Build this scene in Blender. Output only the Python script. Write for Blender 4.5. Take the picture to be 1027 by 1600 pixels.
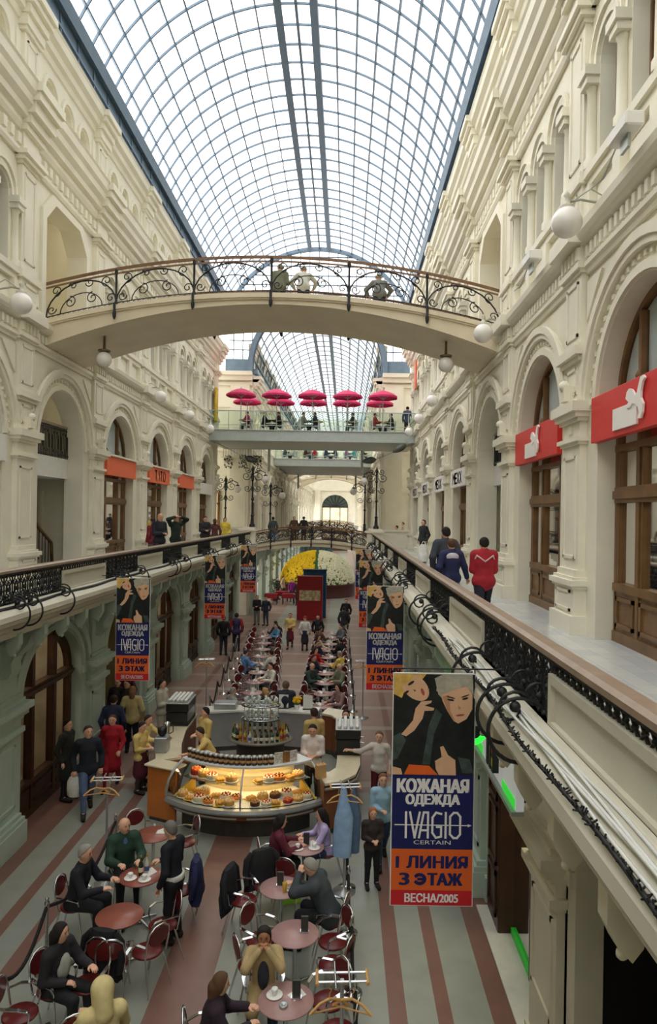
import bpy, math, random
import numpy as np
from mathutils import Matrix, Vector

PI = math.pi
SC = bpy.context.scene
COL = SC.collection
rnd = random.Random(7)
for o in list(bpy.data.objects):
    bpy.data.objects.remove(o)

# ------------------------------------------------------------------ camera
EYE = 6.4            # eye height over the ground floor
FPX = 1080.0         # focal length in pixels of a 1027x1600 frame
ROLL = math.radians(0.9)
cam = bpy.data.cameras.new('camera')
cam.sensor_fit = 'AUTO'
cam.sensor_width = 36.0
cam.lens = FPX * 36.0 / 1600.0
cam.shift_x = -26.5 / 1600.0
cam.shift_y = 6.0 / 1600.0
cam.clip_end = 400
camo = bpy.data.objects.new('camera', cam)
COL.objects.link(camo)
camo.matrix_world = Matrix.Translation((0, 0, EYE)) @ Matrix.Rotation(PI / 2, 4, 'X') @ Matrix.Rotation(ROLL, 4, 'Z')
SC.camera = camo

# ------------------------------------------------------------------ sky, light, exposure
w = bpy.data.worlds.new('overcast_sky')
SC.world = w
w.use_nodes = True
nt = w.node_tree
bg = nt.nodes['Background']
tc = nt.nodes.new('ShaderNodeTexCoord')
sep = nt.nodes.new('ShaderNodeSeparateXYZ')
nt.links.new(tc.outputs['Generated'], sep.inputs[0])
ma = nt.nodes.new('ShaderNodeMath'); ma.operation = 'MULTIPLY_ADD'
nt.links.new(sep.outputs['X'], ma.inputs[0]); ma.inputs[1].default_value = -0.6; ma.inputs[2].default_value = 1.05
mb_ = nt.nodes.new('ShaderNodeMath'); mb_.operation = 'MULTIPLY'
nt.links.new(ma.outputs[0], mb_.inputs[0]); mb_.inputs[1].default_value = 1.55
nt.links.new(mb_.outputs[0], bg.inputs['Strength'])
bg.inputs['Color'].default_value = (1.0, 0.97, 0.945, 1)
SC.view_settings.view_transform = 'Standard'
SC.view_settings.look = 'None'
SC.view_settings.gamma = 1.0
SC.view_settings.use_curve_mapping = False
SC.view_settings.exposure = 0.85
SC.cycles.max_bounces = 9
SC.cycles.diffuse_bounces = 6
SC.cycles.glossy_bounces = 3
SC.cycles.transmission_bounces = 4
SC.cycles.transparent_max_bounces = 12
SC.cycles.sample_clamp_indirect = 6
SC.cycles.caustics_reflective = False
SC.cycles.caustics_refractive = False

# ------------------------------------------------------------------ measures of the place
XC = -1.92           # axis of the passage
HW = 5.69            # half width between the gallery pilasters
HF = 5.81            # wall field behind them
HG = 6.15            # plane of the gallery windows
GW = 4.305           # half width between the ground floor pilasters
GF = 4.40
GG = 4.72
ZD = 4.55            # gallery deck
PITCH = 4.8
PIL0 = 11.6          # a gallery pilaster
GPIL0 = 12.3         # a ground floor pilaster
YEND = 41.0          # where the near passage ends at the crossing
YFAR = 44.2          # where the far passage begins
FSH = 1.55           # how much narrower the far passage is, each side

def at(px, py, z):
    """ground-plan point seen at a pixel of the photograph when it stands z above the floor"""
    dx, dy = px - 540.0, py - 806.0
    u = dx * math.cos(ROLL) + dy * math.sin(ROLL)
    v = dy * math.cos(ROLL) - dx * math.sin(ROLL)
    Y = FPX * (EYE - z) / v
    return Vector((u * Y / FPX, Y, z))

def atY(px, py, Y):
    dx, dy = px - 540.0, py - 806.0
    u = dx * math.cos(ROLL) + dy * math.sin(ROLL)
    v = dy * math.cos(ROLL) - dx * math.sin(ROLL)
    return Vector((u * Y / FPX, Y, EYE - v * Y / FPX))

# ------------------------------------------------------------------ materials
def lin(c):
    out = []
    for x in c[:3]:
        x = x / 255.0
        out.append(x / 12.92 if x <= 0.04045 else ((x + 0.055) / 1.055) ** 2.4)
    return tuple(out) + (1.0,)

MATS = {}
def M(name, c=None, rough=0.55, metal=0.0, noise=0.06, scale=5.0, emit=0.0, spec=0.4, bump=0.0):
    if name in MATS:
        return MATS[name]
    m = bpy.data.materials.new(name)
    MATS[name] = m
    m.use_nodes = True
    n = m.node_tree
    b = n.nodes['Principled BSDF']
    col = lin(c)
    b.inputs['Roughness'].default_value = rough
    b.inputs['Metallic'].default_value = metal
    b.inputs['Specular IOR Level'].default_value = spec
    if noise > 0:
        g = n.nodes.new('ShaderNodeNewGeometry')
        t = n.nodes.new('ShaderNodeTexNoise')
        t.inputs['Scale'].default_value = scale
        t.inputs['Detail'].default_value = 3
        n.links.new(g.outputs['Position'], t.inputs['Vector'])
        r = n.nodes.new('ShaderNodeValToRGB')
        lo = tuple(max(0, v * (1 - noise)) for v in col[:3]) + (1,)
        hi = tuple(min(1, v * (1 + noise)) for v in col[:3]) + (1,)
        r.color_ramp.elements[0].position = 0.3; r.color_ramp.elements[0].color = lo
        r.color_ramp.elements[1].position = 0.7; r.color_ramp.elements[1].color = hi
        n.links.new(t.outputs['Fac'], r.inputs['Fac'])
        n.links.new(r.outputs['Color'], b.inputs['Base Color'])
        if bump > 0:
            bp = n.nodes.new('ShaderNodeBump'); bp.inputs['Strength'].default_value = bump
            n.links.new(t.outputs['Fac'], bp.inputs['Height'])
            n.links.new(bp.outputs['Normal'], b.inputs['Normal'])
    else:
        b.inputs['Base Color'].default_value = col
    if emit > 0:
        b.inputs['Emission Color'].default_value = col
        b.inputs['Emission Strength'].default_value = emit
    return m

def glass(name, tint=(235, 240, 240), refl=0.25, alpha_tint=1.0):
    if name in MATS:
        return MATS[name]
    m = bpy.data.materials.new(name); MATS[name] = m
    m.use_nodes = True
    n = m.node_tree
    n.nodes.remove(n.nodes['Principled BSDF'])
    t = n.nodes.new('ShaderNodeBsdfTransparent'); t.inputs['Color'].default_value = lin(tint)
    g = n.nodes.new('ShaderNodeBsdfGlossy'); g.inputs['Roughness'].default_value = 0.03
    fr = n.nodes.new('ShaderNodeLayerWeight'); fr.inputs['Blend'].default_value = refl
    mx = n.nodes.new('ShaderNodeMixShader')
    n.links.new(fr.outputs['Fresnel'], mx.inputs[0])
    n.links.new(t.outputs[0], mx.inputs[1]); n.links.new(g.outputs[0], mx.inputs[2])
    n.links.new(mx.outputs[0], n.nodes['Material Output'].inputs[0])
    return m

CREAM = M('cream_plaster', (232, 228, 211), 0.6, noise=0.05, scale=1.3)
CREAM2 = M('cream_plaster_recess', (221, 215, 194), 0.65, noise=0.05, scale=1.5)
MINT = M('pale_green_plaster', (184, 201, 191), 0.55, noise=0.06, scale=1.4)
STEEL = M('blue_grey_steel', (112, 132, 150), 0.5, 0.3, noise=0.08, scale=3)
IRON = M('black_wrought_iron', (44, 46, 48), 0.45, 0.3, noise=0.2, scale=20)
WOOD = M('brown_varnished_wood', (116, 86, 54), 0.4, noise=0.25, scale=3)
DWOOD = M('dark_stained_wood', (66, 42, 28), 0.4, noise=0.25, scale=3)
RAILW = M('worn_wooden_rail', (152, 132, 114), 0.35, noise=0.15, scale=4)
CHROME = M('polished_chrome', (215, 218, 220), 0.18, 1.0, noise=0)
PANELC = M('painted_parapet_panel', (206, 203, 186), 0.5, noise=0.04, scale=2)
GLASS = glass('shop_window_glass', (236, 240, 240), 0.1)
RGLASS = glass('roof_glass', (250, 251, 250), 0.12)
RAILGLASS = glass('railing_glass', (218, 234, 225), 0.15)
BLIND = M('white_blind', (226, 232, 234), 0.6, noise=0.03)
WHITE = M('white_paint', (232, 232, 228), 0.5, noise=0.03)
GLOBE = M('opal_glass_globe', (240, 238, 234), 0.25, noise=0, spec=0.6)
SKIN = M('skin', (226, 176, 148), 0.5, noise=0.05, scale=12)

# ------------------------------------------------------------------ mesh builder
class MB:
    def __init__(s):
        s.v = []; s.f = []; s.m = []; s.sm = []
    def add(s, vs, fs, m=0, smooth=False):
        o = len(s.v)
        s.v.extend([tuple(p) for p in vs])
        for f in fs:
            s.f.append(tuple(i + o for i in f)); s.m.append(m); s.sm.append(smooth)
    def quad(s, a, b, c, d, m=0):
        s.add([a, b, c, d], [(0, 1, 2, 3)], m)
    def poly(s, pts, m=0):
        s.add(pts, [tuple(range(len(pts)))], m)
    def box(s, x0, x1, y0, y1, z0, z1, m=0):
        s.add([(x0, y0, z0), (x1, y0, z0), (x1, y1, z0), (x0, y1, z0), (x0, y0, z1), (x1, y0, z1), (x1, y1, z1), (x0, y1, z1)],
              [(0, 3, 2, 1), (4, 5, 6, 7), (0, 1, 5, 4), (1, 2, 6, 5), (2, 3, 7, 6), (3, 0, 4, 7)], m)
    def bbox(s, x0, x1, y0, y1, z0, z1, b=0.01, m=0):
        """box with chamfered vertical and top edges"""
        ring = lambda i, z: [(x0 + i + b, y0 + i, z), (x1 - i - b, y0 + i, z), (x1 - i, y0 + i + b, z), (x1 - i, y1 - i - b, z), (x1 - i - b, y1 - i, z), (x0 + i + b, y1 - i, z), (x0 + i, y1 - i - b, z), (x0 + i, y0 + i + b, z)]
        vs = ring(b, z0) + ring(0, z0 + b) + ring(0, z1 - b) + ring(b, z1)
        fs = [tuple(reversed(range(8))), tuple(range(24, 32))]
        for k in range(3):
            for i in range(8):
                j = (i + 1) % 8
                fs.append((k * 8 + i, k * 8 + j, k * 8 + 8 + j, k * 8 + 8 + i))
        s.add(vs, fs, m)
    def prism(s, prof, y0, y1, m=0, smooth=False):
        """profile of (x, z) pulled along y"""
        n = len(prof)
        vs = [(p[0], y0, p[1]) for p in prof] + [(p[0], y1, p[1]) for p in prof]
        fs = [(i, (i + 1) % n, n + (i + 1) % n, n + i) for i in range(n)]
        s.add(vs, fs, m, smooth)
        s.add(vs, [tuple(range(n)), tuple(range(2 * n - 1, n - 1, -1))], m)
    def plate(s, pts, axis, d0, d1, m=0):
        """outline given in the two other axes, thickness along axis"""
        n = len(pts)
        mk = {0: lambda p, d: (d, p[0], p[1]), 1: lambda p, d: (p[0], d, p[1]), 2: lambda p, d: (p[0], p[1], d)}[axis]
        vs = [mk(p, d0) for p in pts] + [mk(p, d1) for p in pts]
        fs = [(i, (i + 1) % n, n + (i + 1) % n, n + i) for i in range(n)] + [tuple(range(n)), tuple(range(2 * n - 1, n - 1, -1))]
        s.add(vs, fs, m)
    def tube(s, pts, r, n=6, m=0, closed=False, cap=True):
        P = [Vector(p) for p in pts]
        K = len(P)
        rs = r if isinstance(r, (list, tuple)) else [r] * K
        vs = []
        ref = None
        for i, p in enumerate(P):
            a = P[(i - 1) % K] if (closed or i > 0) else P[i]
            b = P[(i + 1) % K] if (closed or i < K - 1) else P[i]
            t = (b - a)
            t = t.normalized() if t.length > 1e-9 else Vector((0, 0, 1))
            if ref is None:
                ref = Vector((0, 0, 1)) if abs(t.z) < 0.9 else Vector((1, 0, 0))
            u = (ref - t * ref.dot(t))
            u = u.normalized() if u.length > 1e-6 else t.orthogonal().normalized()
            ref = u
            w_ = t.cross(u)
            for k in range(n):
                ang = 2 * PI * k / n
                vs.append(p + (u * math.cos(ang) + w_ * math.sin(ang)) * rs[i])
        fs = []
        for i in range(K if closed else K - 1):
            j = (i + 1) % K
            for k in range(n):
                k2 = (k + 1) % n
                fs.append((i * n + k, i * n + k2, j * n + k2, j * n + k))
        s.add(vs, fs, m, True)
        if cap and not closed:
            s.add(vs[:n], [tuple(reversed(range(n)))], m)
            s.add(vs[-n:], [tuple(range(n))], m)
    def lathe(s, prof, c=(0, 0, 0), n=14, m=0, sx=1.0, sy=1.0, smooth=True):
        vs = []; fs = []
        K = len(prof)
        for r, z in prof:
            for k in range(n):
                a = 2 * PI * k / n
                vs.append((c[0] + r * sx * math.cos(a), c[1] + r * sy * math.sin(a), c[2] + z))
        for i in range(K - 1):
            for k in range(n):
                k2 = (k + 1) % n
                fs.append((i * n + k, i * n + k2, (i + 1) * n + k2, (i + 1) * n + k))
        s.add(vs, fs, m, smooth)
        if prof[0][0] > 1e-4: s.add(vs[:n], [tuple(reversed(range(n)))], m)
        if prof[-1][0] > 1e-4: s.add(vs[-n:], [tuple(range(n))], m)
    def ball(s, c, r, n=12, k=8, m=0, sx=1, sy=1, sz=1):
        prof = [(r * math.sin(PI * i / k) + (1e-5), -r * sz * math.cos(PI * i / k)) for i in range(k + 1)]
        s.lathe(prof, c, n, m, sx, sy)
    def mesh(s, name):
        me = bpy.data.meshes.new(name)
        me.from_pydata(s.v, [], s.f)
        me.polygons.foreach_set('material_index', s.m)
        me.polygons.foreach_set('use_smooth', s.sm)
        me.update()
        return me
    def build(s, name, mats, parent=None, loc=None, rotz=0.0, scale=None):
        me = s.mesh(name)
        for m in (mats if isinstance(mats, (list, tuple)) else [mats]):
            me.materials.append(m)
        o = bpy.data.objects.new(name, me)
        COL.objects.link(o)
        if loc is not None: o.location = loc
        if rotz: o.rotation_euler = (0, 0, rotz)
        if scale is not None: o.scale = scale
        if parent is not None: o.parent = parent
        return o

def tag(o, label, cat, group=None, kind=None):
    if label: o['label'] = label
    if cat: o['category'] = cat
    if group: o['group'] = group
    if kind: o['kind'] = kind
    return o

def thing(name, label, cat, loc=(0, 0, 0), rotz=0.0, group=None, kind=None):
    o = bpy.data.objects.new(name, None)
    COL.objects.link(o)
    o.empty_display_size = 0.2
    o.location = loc
    o.rotation_euler = (0, 0, rotz)
    return tag(o, label, cat, group, kind)

def struct(o):
    o['kind'] = 'structure'
    return o

TREE = {}
def tree(o):
    if o.name not in TREE:
        TREE[o.name] = [(ch, tree(ch)) for ch in o.children]
    return TREE[o.name]

def dup(o, loc=None, rotz=None, label=None, group=None, scale=None):
    """a copy of a thing with copies of its parts and sub-parts"""
    c = o.copy(); COL.objects.link(c)
    if loc is not None: c.location = loc
    if rotz is not None: c.rotation_euler = (0, 0, rotz)
    if scale is not None: c.scale = scale
    if label: c['label'] = label
    if group: c['group'] = group
    for ch, sub in tree(o):
        d = ch.copy(); COL.objects.link(d); d.parent = c
        for g, _ in sub:
            e = g.copy(); COL.objects.link(e); e.parent = d
    return c

def text_mesh(body, height, width=None, bold=0.0, depth=0.004, shear=0.0, spacing=1.0):
    """flat lettering, returned as (verts, faces) in x-z with its lower left corner at 0"""
    cu = bpy.data.curves.new('lettering', 'FONT')
    cu.body = body; cu.size = 1.0; cu.resolution_u = 3; cu.space_character = spacing
    ob = bpy.data.objects.new('lettering', cu)
    COL.objects.link(ob)
    dg = bpy.context.evaluated_depsgraph_get()
    me = bpy.data.meshes.new_from_object(ob.evaluated_get(dg))
    V = np.array([v.co[:] for v in me.vertices]); F = [tuple(p.vertices) for p in me.polygons]
    bpy.data.objects.remove(ob); bpy.data.curves.remove(cu); bpy.data.meshes.remove(me)
    lo, hi = V.min(0), V.max(0)
    sy = height / (hi[1] - lo[1])
    sx = (width / (hi[0] - lo[0])) if width else sy
    P = [((v[0] - lo[0]) * sx, (v[1] - lo[1]) * sy) for v in V]
    if bold > 0:                     # heavier strokes: the same outlines laid again a little aside
        n = len(P); P0 = list(P); F0 = list(F); b = bold * height
        for dx, dy in ((b, 0), (-b, 0), (b * 0.5, b * 0.3), (-b * 0.5, b * 0.3), (b * 0.5, -b * 0.3), (-b * 0.5, -b * 0.3), (b, b * 0.3), (-b, -b * 0.3)):
            o_ = len(P); P += [(x + dx, z + dy) for x, z in P0]; F += [tuple(i + o_ for i in f) for f in F0]
    return P, F
# ================================================================== THE HALL
def floor_material():
    m = bpy.data.materials.new('stone_floor_strips'); m.use_nodes = True
    n = m.node_tree; b = n.nodes['Principled BSDF']
    g = n.nodes.new('ShaderNodeNewGeometry')
    sp = n.nodes.new('ShaderNodeSeparateXYZ'); n.links.new(g.outputs['Position'], sp.inputs[0])
    grey = lin((148, 152, 143)); red = lin((126, 94, 83)); pale = lin((176, 172, 162)); rose = lin((152, 127, 116))
    def ramp(stops, src):
        r = n.nodes.new('ShaderNodeValToRGB'); r.color_ramp.interpolation = 'CONSTANT'
        mp = n.nodes.new('ShaderNodeMapRange'); mp.inputs['From Min'].default_value = -7; mp.inputs['From Max'].default_value = 3
        n.links.new(src, mp.inputs['Value'])
        n.links.new(mp.outputs[0], r.inputs['Fac'])
        el = r.color_ramp.elements
        el[0].position = 0; el[0].color = stops[0][1]
        el[1].position = (stops[1][0] + 7) / 10; el[1].color = stops[1][1]
        for x, c in stops[2:]:
            e = el.new((x + 7) / 10); e.color = c
        return r.outputs['Color']
    edges = [0.645, 0.876, 1.25, 1.455, 1.95]
    R = [(edges[0], red), (edges[1], grey), (edges[2], red), (edges[3], grey), (edges[4], red)]
    L = [(-6.0, red)]
    ml = [2 * XC - e for e in edges]
    Ls = [(-7, red), (ml[4], grey), (ml[3], red), (ml[2], grey), (ml[1], red), (ml[0], grey)]
    near = ramp(Ls + [(-2.5, red), (-1.75, grey)] + R, sp.outputs['X'])
    far = ramp([(-7, rose), (ml[3], red), (ml[2], rose), (-4.0, grey), (-2.9, rose), (-1.0, grey), (0.15, rose), (1.25, red), (1.455, rose)], sp.outputs['X'])
    # broken strips: pale slabs every few metres
    wv = n.nodes.new('ShaderNodeMath'); wv.operation = 'PINGPONG'; wv.inputs[1].default_value = 1.1
    n.links.new(sp.outputs['Y'], wv.inputs[0])
    st = n.nodes.new('ShaderNodeMath'); st.operation = 'GREATER_THAN'; st.inputs[1].default_value = 0.93
    n.links.new(wv.outputs[0], st.inputs[0])
    fa = n.nodes.new('ShaderNodeMath'); fa.operation = 'MULTIPLY'; fa.inputs[1].default_value = 0.55
    n.links.new(st.outputs[0], fa.inputs[0])
    mx0 = n.nodes.new('ShaderNodeMixRGB'); n.links.new(fa.outputs[0], mx0.inputs[0])
    n.links.new(far, mx0.inputs[1]); mx0.inputs[2].default_value = pale
    sel = n.nodes.new('ShaderNodeMath'); sel.operation = 'GREATER_THAN'; sel.inputs[1].default_value = 16.0
    n.links.new(sp.outputs['Y'], sel.inputs[0])
    mx = n.nodes.new('ShaderNodeMixRGB'); n.links.new(sel.outputs[0], mx.inputs[0])
    n.links.new(near, mx.inputs[1]); n.links.new(mx0.outputs[0], mx.inputs[2])
    tn = n.nodes.new('ShaderNodeTexNoise'); tn.inputs['Scale'].default_value = 2.2; tn.inputs['Detail'].default_value = 5
    n.links.new(g.outputs['Position'], tn.inputs['Vector'])
    mr = n.nodes.new('ShaderNodeMapRange'); mr.inputs['To Min'].default_value = 0.8; mr.inputs['To Max'].default_value = 1.18
    n.links.new(tn.outputs['Fac'], mr.inputs['Value'])
    mu = n.nodes.new('ShaderNodeMixRGB'); mu.blend_type = 'MULTIPLY'; mu.inputs[0].default_value = 1
    n.links.new(mx.outputs[0], mu.inputs[1]); n.links.new(mr.outputs[0], mu.inputs[2])
    n.links.new(mu.outputs[0], b.inputs['Base Color'])
    b.inputs['Roughness'].default_value = 0.38
    return m

def deck_material():
    m = bpy.data.materials.new('pale_deck_tiles'); m.use_nodes = True
    n = m.node_tree; b = n.nodes['Principled BSDF']
    g = n.nodes.new('ShaderNodeNewGeometry')
    mp = n.nodes.new('ShaderNodeMapping'); mp.inputs['Rotation'].default_value = (0, 0, PI / 2)
    n.links.new(g.outputs['Position'], mp.inputs['Vector'])
    br = n.nodes.new('ShaderNodeTexBrick')
    br.inputs['Scale'].default_value = 2.2; br.inputs['Mortar Size'].default_value = 0.004
    br.inputs['Brick Width'].default_value = 0.9; br.inputs['Row Height'].default_value = 0.55
    br.inputs['Color1'].default_value = lin((186, 193, 196)); br.inputs['Color2'].default_value = lin((204, 206, 202))
    br.inputs['Mortar'].default_value = lin((150, 154, 154))
    n.links.new(mp.outputs[0], br.inputs['Vector'])
    n.links.new(br.outputs['Color'], b.inputs['Base Color'])
    b.inputs['Roughness'].default_value = 0.22
    return m

DECK = deck_material()
mb = MB(); mb.box(-16, 12, -40, 140, -0.3, 0)
struct(mb.build('floor', floor_material()))

def SX(side, h): return XC + side * h

# ---- gallery decks
for side, nm in ((1, 'right'), (-1, 'left')):
    mb = MB()
    mb.box(3.42, 9.8, -40, YEND, ZD - 0.14, ZD)
    struct(mb.build('floor_gallery_' + nm, DECK, loc=(XC, 0, 0), scale=(side, 1, 1)))
    mb = MB()                      # cornice under the gallery edge
    mb.prism([(3.5, 4.9), (3.38, 4.9), (3.34, 4.86), (3.24, 4.84), (3.17, 4.78), (3.16, 4.7), (3.2, 4.68), (3.2, 4.62), (3.28, 4.58), (3.32, 4.5), (3.38, 4.46), (3.4, 4.36), (4.5, 4.36), (4.5, 4.42), (3.5, 4.42)], -10, YEND)
    struct(mb.build('trim_gallery_cornice_' + nm, PANELC, loc=(XC, 0, 0), scale=(side, 1, 1)))

# ---- wall bays of the gallery floors (local: x = distance from the axis, y along the passage)
def arch_pts(yc, r, zs, n, rz=None):
    rz = rz or r
    return [(yc - r * math.cos(PI * i / n), zs + rz * math.sin(PI * i / n)) for i in range(n + 1)]

def arch_wall(mb, h, h2, yc, r, zs, y0, y1, z0, z1, n=16, rz=None, m=0, sill=True):
    P = arch_pts(yc, r, zs, n, rz)
    if yc - r > y0: mb.quad((h, y0, z0), (h, yc - r, z0), (h, yc - r, z1), (h, y0, z1), m)
    if yc + r < y1: mb.quad((h, yc + r, z0), (h, y1, z0), (h, y1, z1), (h, yc + r, z1), m)
    for a, b in zip(P[:-1], P[1:]):
        mb.quad((h, a[0], a[1]), (h, b[0], b[1]), (h, b[0], z1), (h, a[0], z1), m)
        mb.quad((h, a[0], a[1]), (h2, a[0], a[1]), (h2, b[0], b[1]), (h, b[0], b[1]), m)
    for s in (-1, 1):
        mb.quad((h, yc + s * r, z0), (h2, yc + s * r, z0), (h2, yc + s * r, zs), (h, yc + s * r, zs), m)
    if sill:
        mb.quad((h, yc - r, z0), (h, yc + r, z0), (h2, yc + r, z0), (h2, yc - r, z0), m)

def arch_ring(mb, h0, h1, yc, r1, r2, zs, n=18, rz1=None, rz2=None, m=0, foot=None):
    """moulded half ring standing proud from h1 to h0"""
    A = arch_pts(yc, r1, zs, n, rz1); B = arch_pts(yc, r2, zs, n, rz2)
    if foot is not None:
        A = [(A[0][0], foot)] + A + [(A[-1][0], foot)]
        B = [(B[0][0], foot)] + B + [(B[-1][0], foot)]
    for i in range(len(A) - 1):
        a, b, c, d = A[i], A[i + 1], B[i + 1], B[i]
        mb.quad((h0, *a), (h0, *b), (h0, *c), (h0, *d), m)
        mb.quad((h1, *a), (h1, *b), (h0, *b), (h0, *a), m)
        mb.quad((h1, *d), (h0, *d), (h0, *c), (h1, *c), m)

HB = PITCH / 2

def upper_storeys(mb, portal=False):
    """third storey and attic of one bay"""
    if portal:
        # doorway to the bridge with cut upper corners
        w2, zt, ck = 1.35, 14.35, 0.55
        pts = [(-w2, 11.06), (-w2, zt - ck), (-w2 + ck, zt), (w2 - ck, zt), (w2, zt - ck), (w2, 11.06)]
        outer = [(-HB, 11.06), (-HB, 15.2), (HB, 15.2), (HB, 11.06)]
        mb.quad((HF, -HB, 11.06), (HF, -w2, 11.06), (HF, -w2, 15.2), (HF, -HB, 15.2))
        mb.quad((HF, w2, 11.06), (HF, HB, 11.06), (HF, HB, 15.2), (HF, w2, 15.2))
        top = pts[1:5]
        for a, b in zip(top[:-1], top[1:]):
            mb.quad((HF, *a), (HF, *b), (HF, b[0], 15.2), (HF, a[0], 15.2))
        for a, b in zip(pts[:-1], pts[1:]):
            mb.quad((HF, *a), (HF + 0.5, *a), (HF + 0.5, *b), (HF, *b))
            # raised surround
            def off(p, d): return (p[0] + (d if p[0] > 0 else -d), p[1] + (d * 0.9 if p[1] > 12 else 0))
            c, d = off(b, 0.22), off(a, 0.22)
            mb.quad((HF - 0.08, *a), (HF - 0.08, *b), (HF - 0.08, *c), (HF - 0.08, *d))
            mb.quad((HF - 0.08, *d), (HF - 0.08, *c), (HF, *c), (HF, *d))
            mb.quad((HF - 0.08, *a), (HF - 0.08, *b), (HF, *b), (HF, *a))
        # the room behind
        z0 = 11.06
        hb = 8.8
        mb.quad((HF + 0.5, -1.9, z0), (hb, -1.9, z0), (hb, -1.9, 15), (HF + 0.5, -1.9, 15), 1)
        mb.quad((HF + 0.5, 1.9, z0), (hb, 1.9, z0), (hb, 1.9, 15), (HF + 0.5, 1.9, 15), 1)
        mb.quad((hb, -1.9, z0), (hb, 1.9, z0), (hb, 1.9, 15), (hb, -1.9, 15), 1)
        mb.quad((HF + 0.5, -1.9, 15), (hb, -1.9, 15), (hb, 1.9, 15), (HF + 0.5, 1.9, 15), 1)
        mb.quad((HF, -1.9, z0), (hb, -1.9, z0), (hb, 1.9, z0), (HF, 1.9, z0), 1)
    else:
        mb.quad((HF, -HB, 11.06), (HF, HB, 11.06), (HF, HB, 11.96), (HF, -HB, 11.96))
        for i in (-1, 0, 1):
            y0 = -HB if i < 0 else i * 1.22 - 0.61
            y1 = HB if i > 0 else i * 1.22 + 0.61
            arch_wall(mb, HF, HF + 0.36, i * 1.22, 0.41, 13.55, y0, y1, 11.96, 15.2, 10)
            arch_ring(mb, HF - 0.07, HF, i * 1.22, 0.44, 0.55, 13.55, 10)
            arch_ring(mb, HF - 0.12, HF - 0.05, i * 1.22, 0.55, 0.6, 13.6, 10)
        mb.box(HF - 0.16, HF + 0.1, -1.95, 1.95, 11.84, 11.98)
        mb.box(HF - 0.1, HF, -1.9, 1.9, 11.7, 11.84)
        for y in (-1.83, -0.61, 0.61, 1.83):
            mb.lathe([(0.12, 11.98), (0.12, 12.1), (0.085, 12.16), (0.075, 13.2), (0.1, 13.24), (0.1, 13.28)], (HF - 0.06, y, 0), 8)
            mb.box(HF - 0.2, HF + 0.06, y - 0.15, y + 0.15, 13.28, 13.4)
            mb.box(HF - 0.24, HF + 0.06, y - 0.19, y + 0.19, 13.4, 13.55)
            mb.box(HF - 0.13, HF, y - 0.14, y + 0.14, 11.06, 11.7)
        for i in (-1, 0, 1):
            mb.box(HF - 0.03, HF + 0.01, i * 1.22 - 0.36, i * 1.22 + 0.36, 11.2, 11.6)
    # attic
    mb.quad((HF, -HB, 15.2), (HF, HB, 15.2), (HF, HB, 16.55), (HF, -HB, 16.55))
    for i in (-1, 0, 1):
        y0 = -HB if i < 0 else i * 1.12 - 0.56
        y1 = HB if i > 0 else i * 1.12 + 0.56
        arch_wall(mb, HF, HF + 0.22, i * 1.12, 0.3, 17.05, y0, y1, 16.55, 18.4, 10)
        arch_ring(mb, HF - 0.06, HF, i * 1.12, 0.36, 0.47, 17.05, 10, foot=16.6)
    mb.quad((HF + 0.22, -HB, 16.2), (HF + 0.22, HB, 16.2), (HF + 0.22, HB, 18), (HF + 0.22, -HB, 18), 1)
    for s in (-1, 1):
        mb.box(HF - 0.04, HF, s * 1.95 - 0.14, s * 1.95 + 0.14, 16.5, 17.5)

def gallery_bay(kind):
    mb = MB()
    arch_wall(mb, HF, HG if kind == 'shop' else HF + 0.55, 0, 1.5, 8.15, -HB, HB, ZD, 11.06, 24, sill=False)
    arch_ring(mb, HF - 0.05, HF, 0, 1.53, 1.66, 8.15, 24)
    arch_ring(mb, HF - 0.1, HF, 0, 1.84, 2.02, 8.15, 24)
    arch_ring(mb, HF - 0.14, HF - 0.08, 0, 1.94, 2.08, 8.15, 24)
    for k in range(29):                              # beads along the archivolt
        a = PI * (k + 0.5) / 29
        y, z = -1.76 * math.cos(a), 8.15 + 1.76 * math.sin(a)
        mb.box(HF - 0.04, HF, y - 0.035, y + 0.035, z - 0.035, z + 0.035)
    for s in (-1, 1):                                # spandrel panels
        t = [(s * 1.98, 10.25), (s * 1.98, 9.6), (s * 1.35, 10.25)]
        mb.plate([(a, b) for a, b in t], 0, HF - 0.04, HF)
    upper_storeys(mb, kind == 'open')
    if kind == 'open':
        h0, hb = HF + 0.55, 9.4
        mb.box(h0 - 0.1, hb, -1.9, 1.9, 7.35, 7.92, 2)                       # mezzanine slab
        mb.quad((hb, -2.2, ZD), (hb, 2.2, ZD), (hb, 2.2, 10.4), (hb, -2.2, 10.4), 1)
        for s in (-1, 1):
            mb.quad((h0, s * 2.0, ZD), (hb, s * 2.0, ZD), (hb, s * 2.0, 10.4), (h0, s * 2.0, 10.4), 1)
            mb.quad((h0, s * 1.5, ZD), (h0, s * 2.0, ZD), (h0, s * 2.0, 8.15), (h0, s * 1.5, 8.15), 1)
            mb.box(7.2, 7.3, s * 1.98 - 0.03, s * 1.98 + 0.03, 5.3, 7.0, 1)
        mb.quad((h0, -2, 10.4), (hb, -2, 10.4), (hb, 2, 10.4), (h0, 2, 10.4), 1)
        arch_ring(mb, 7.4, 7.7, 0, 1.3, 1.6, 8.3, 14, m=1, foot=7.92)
    return mb

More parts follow.
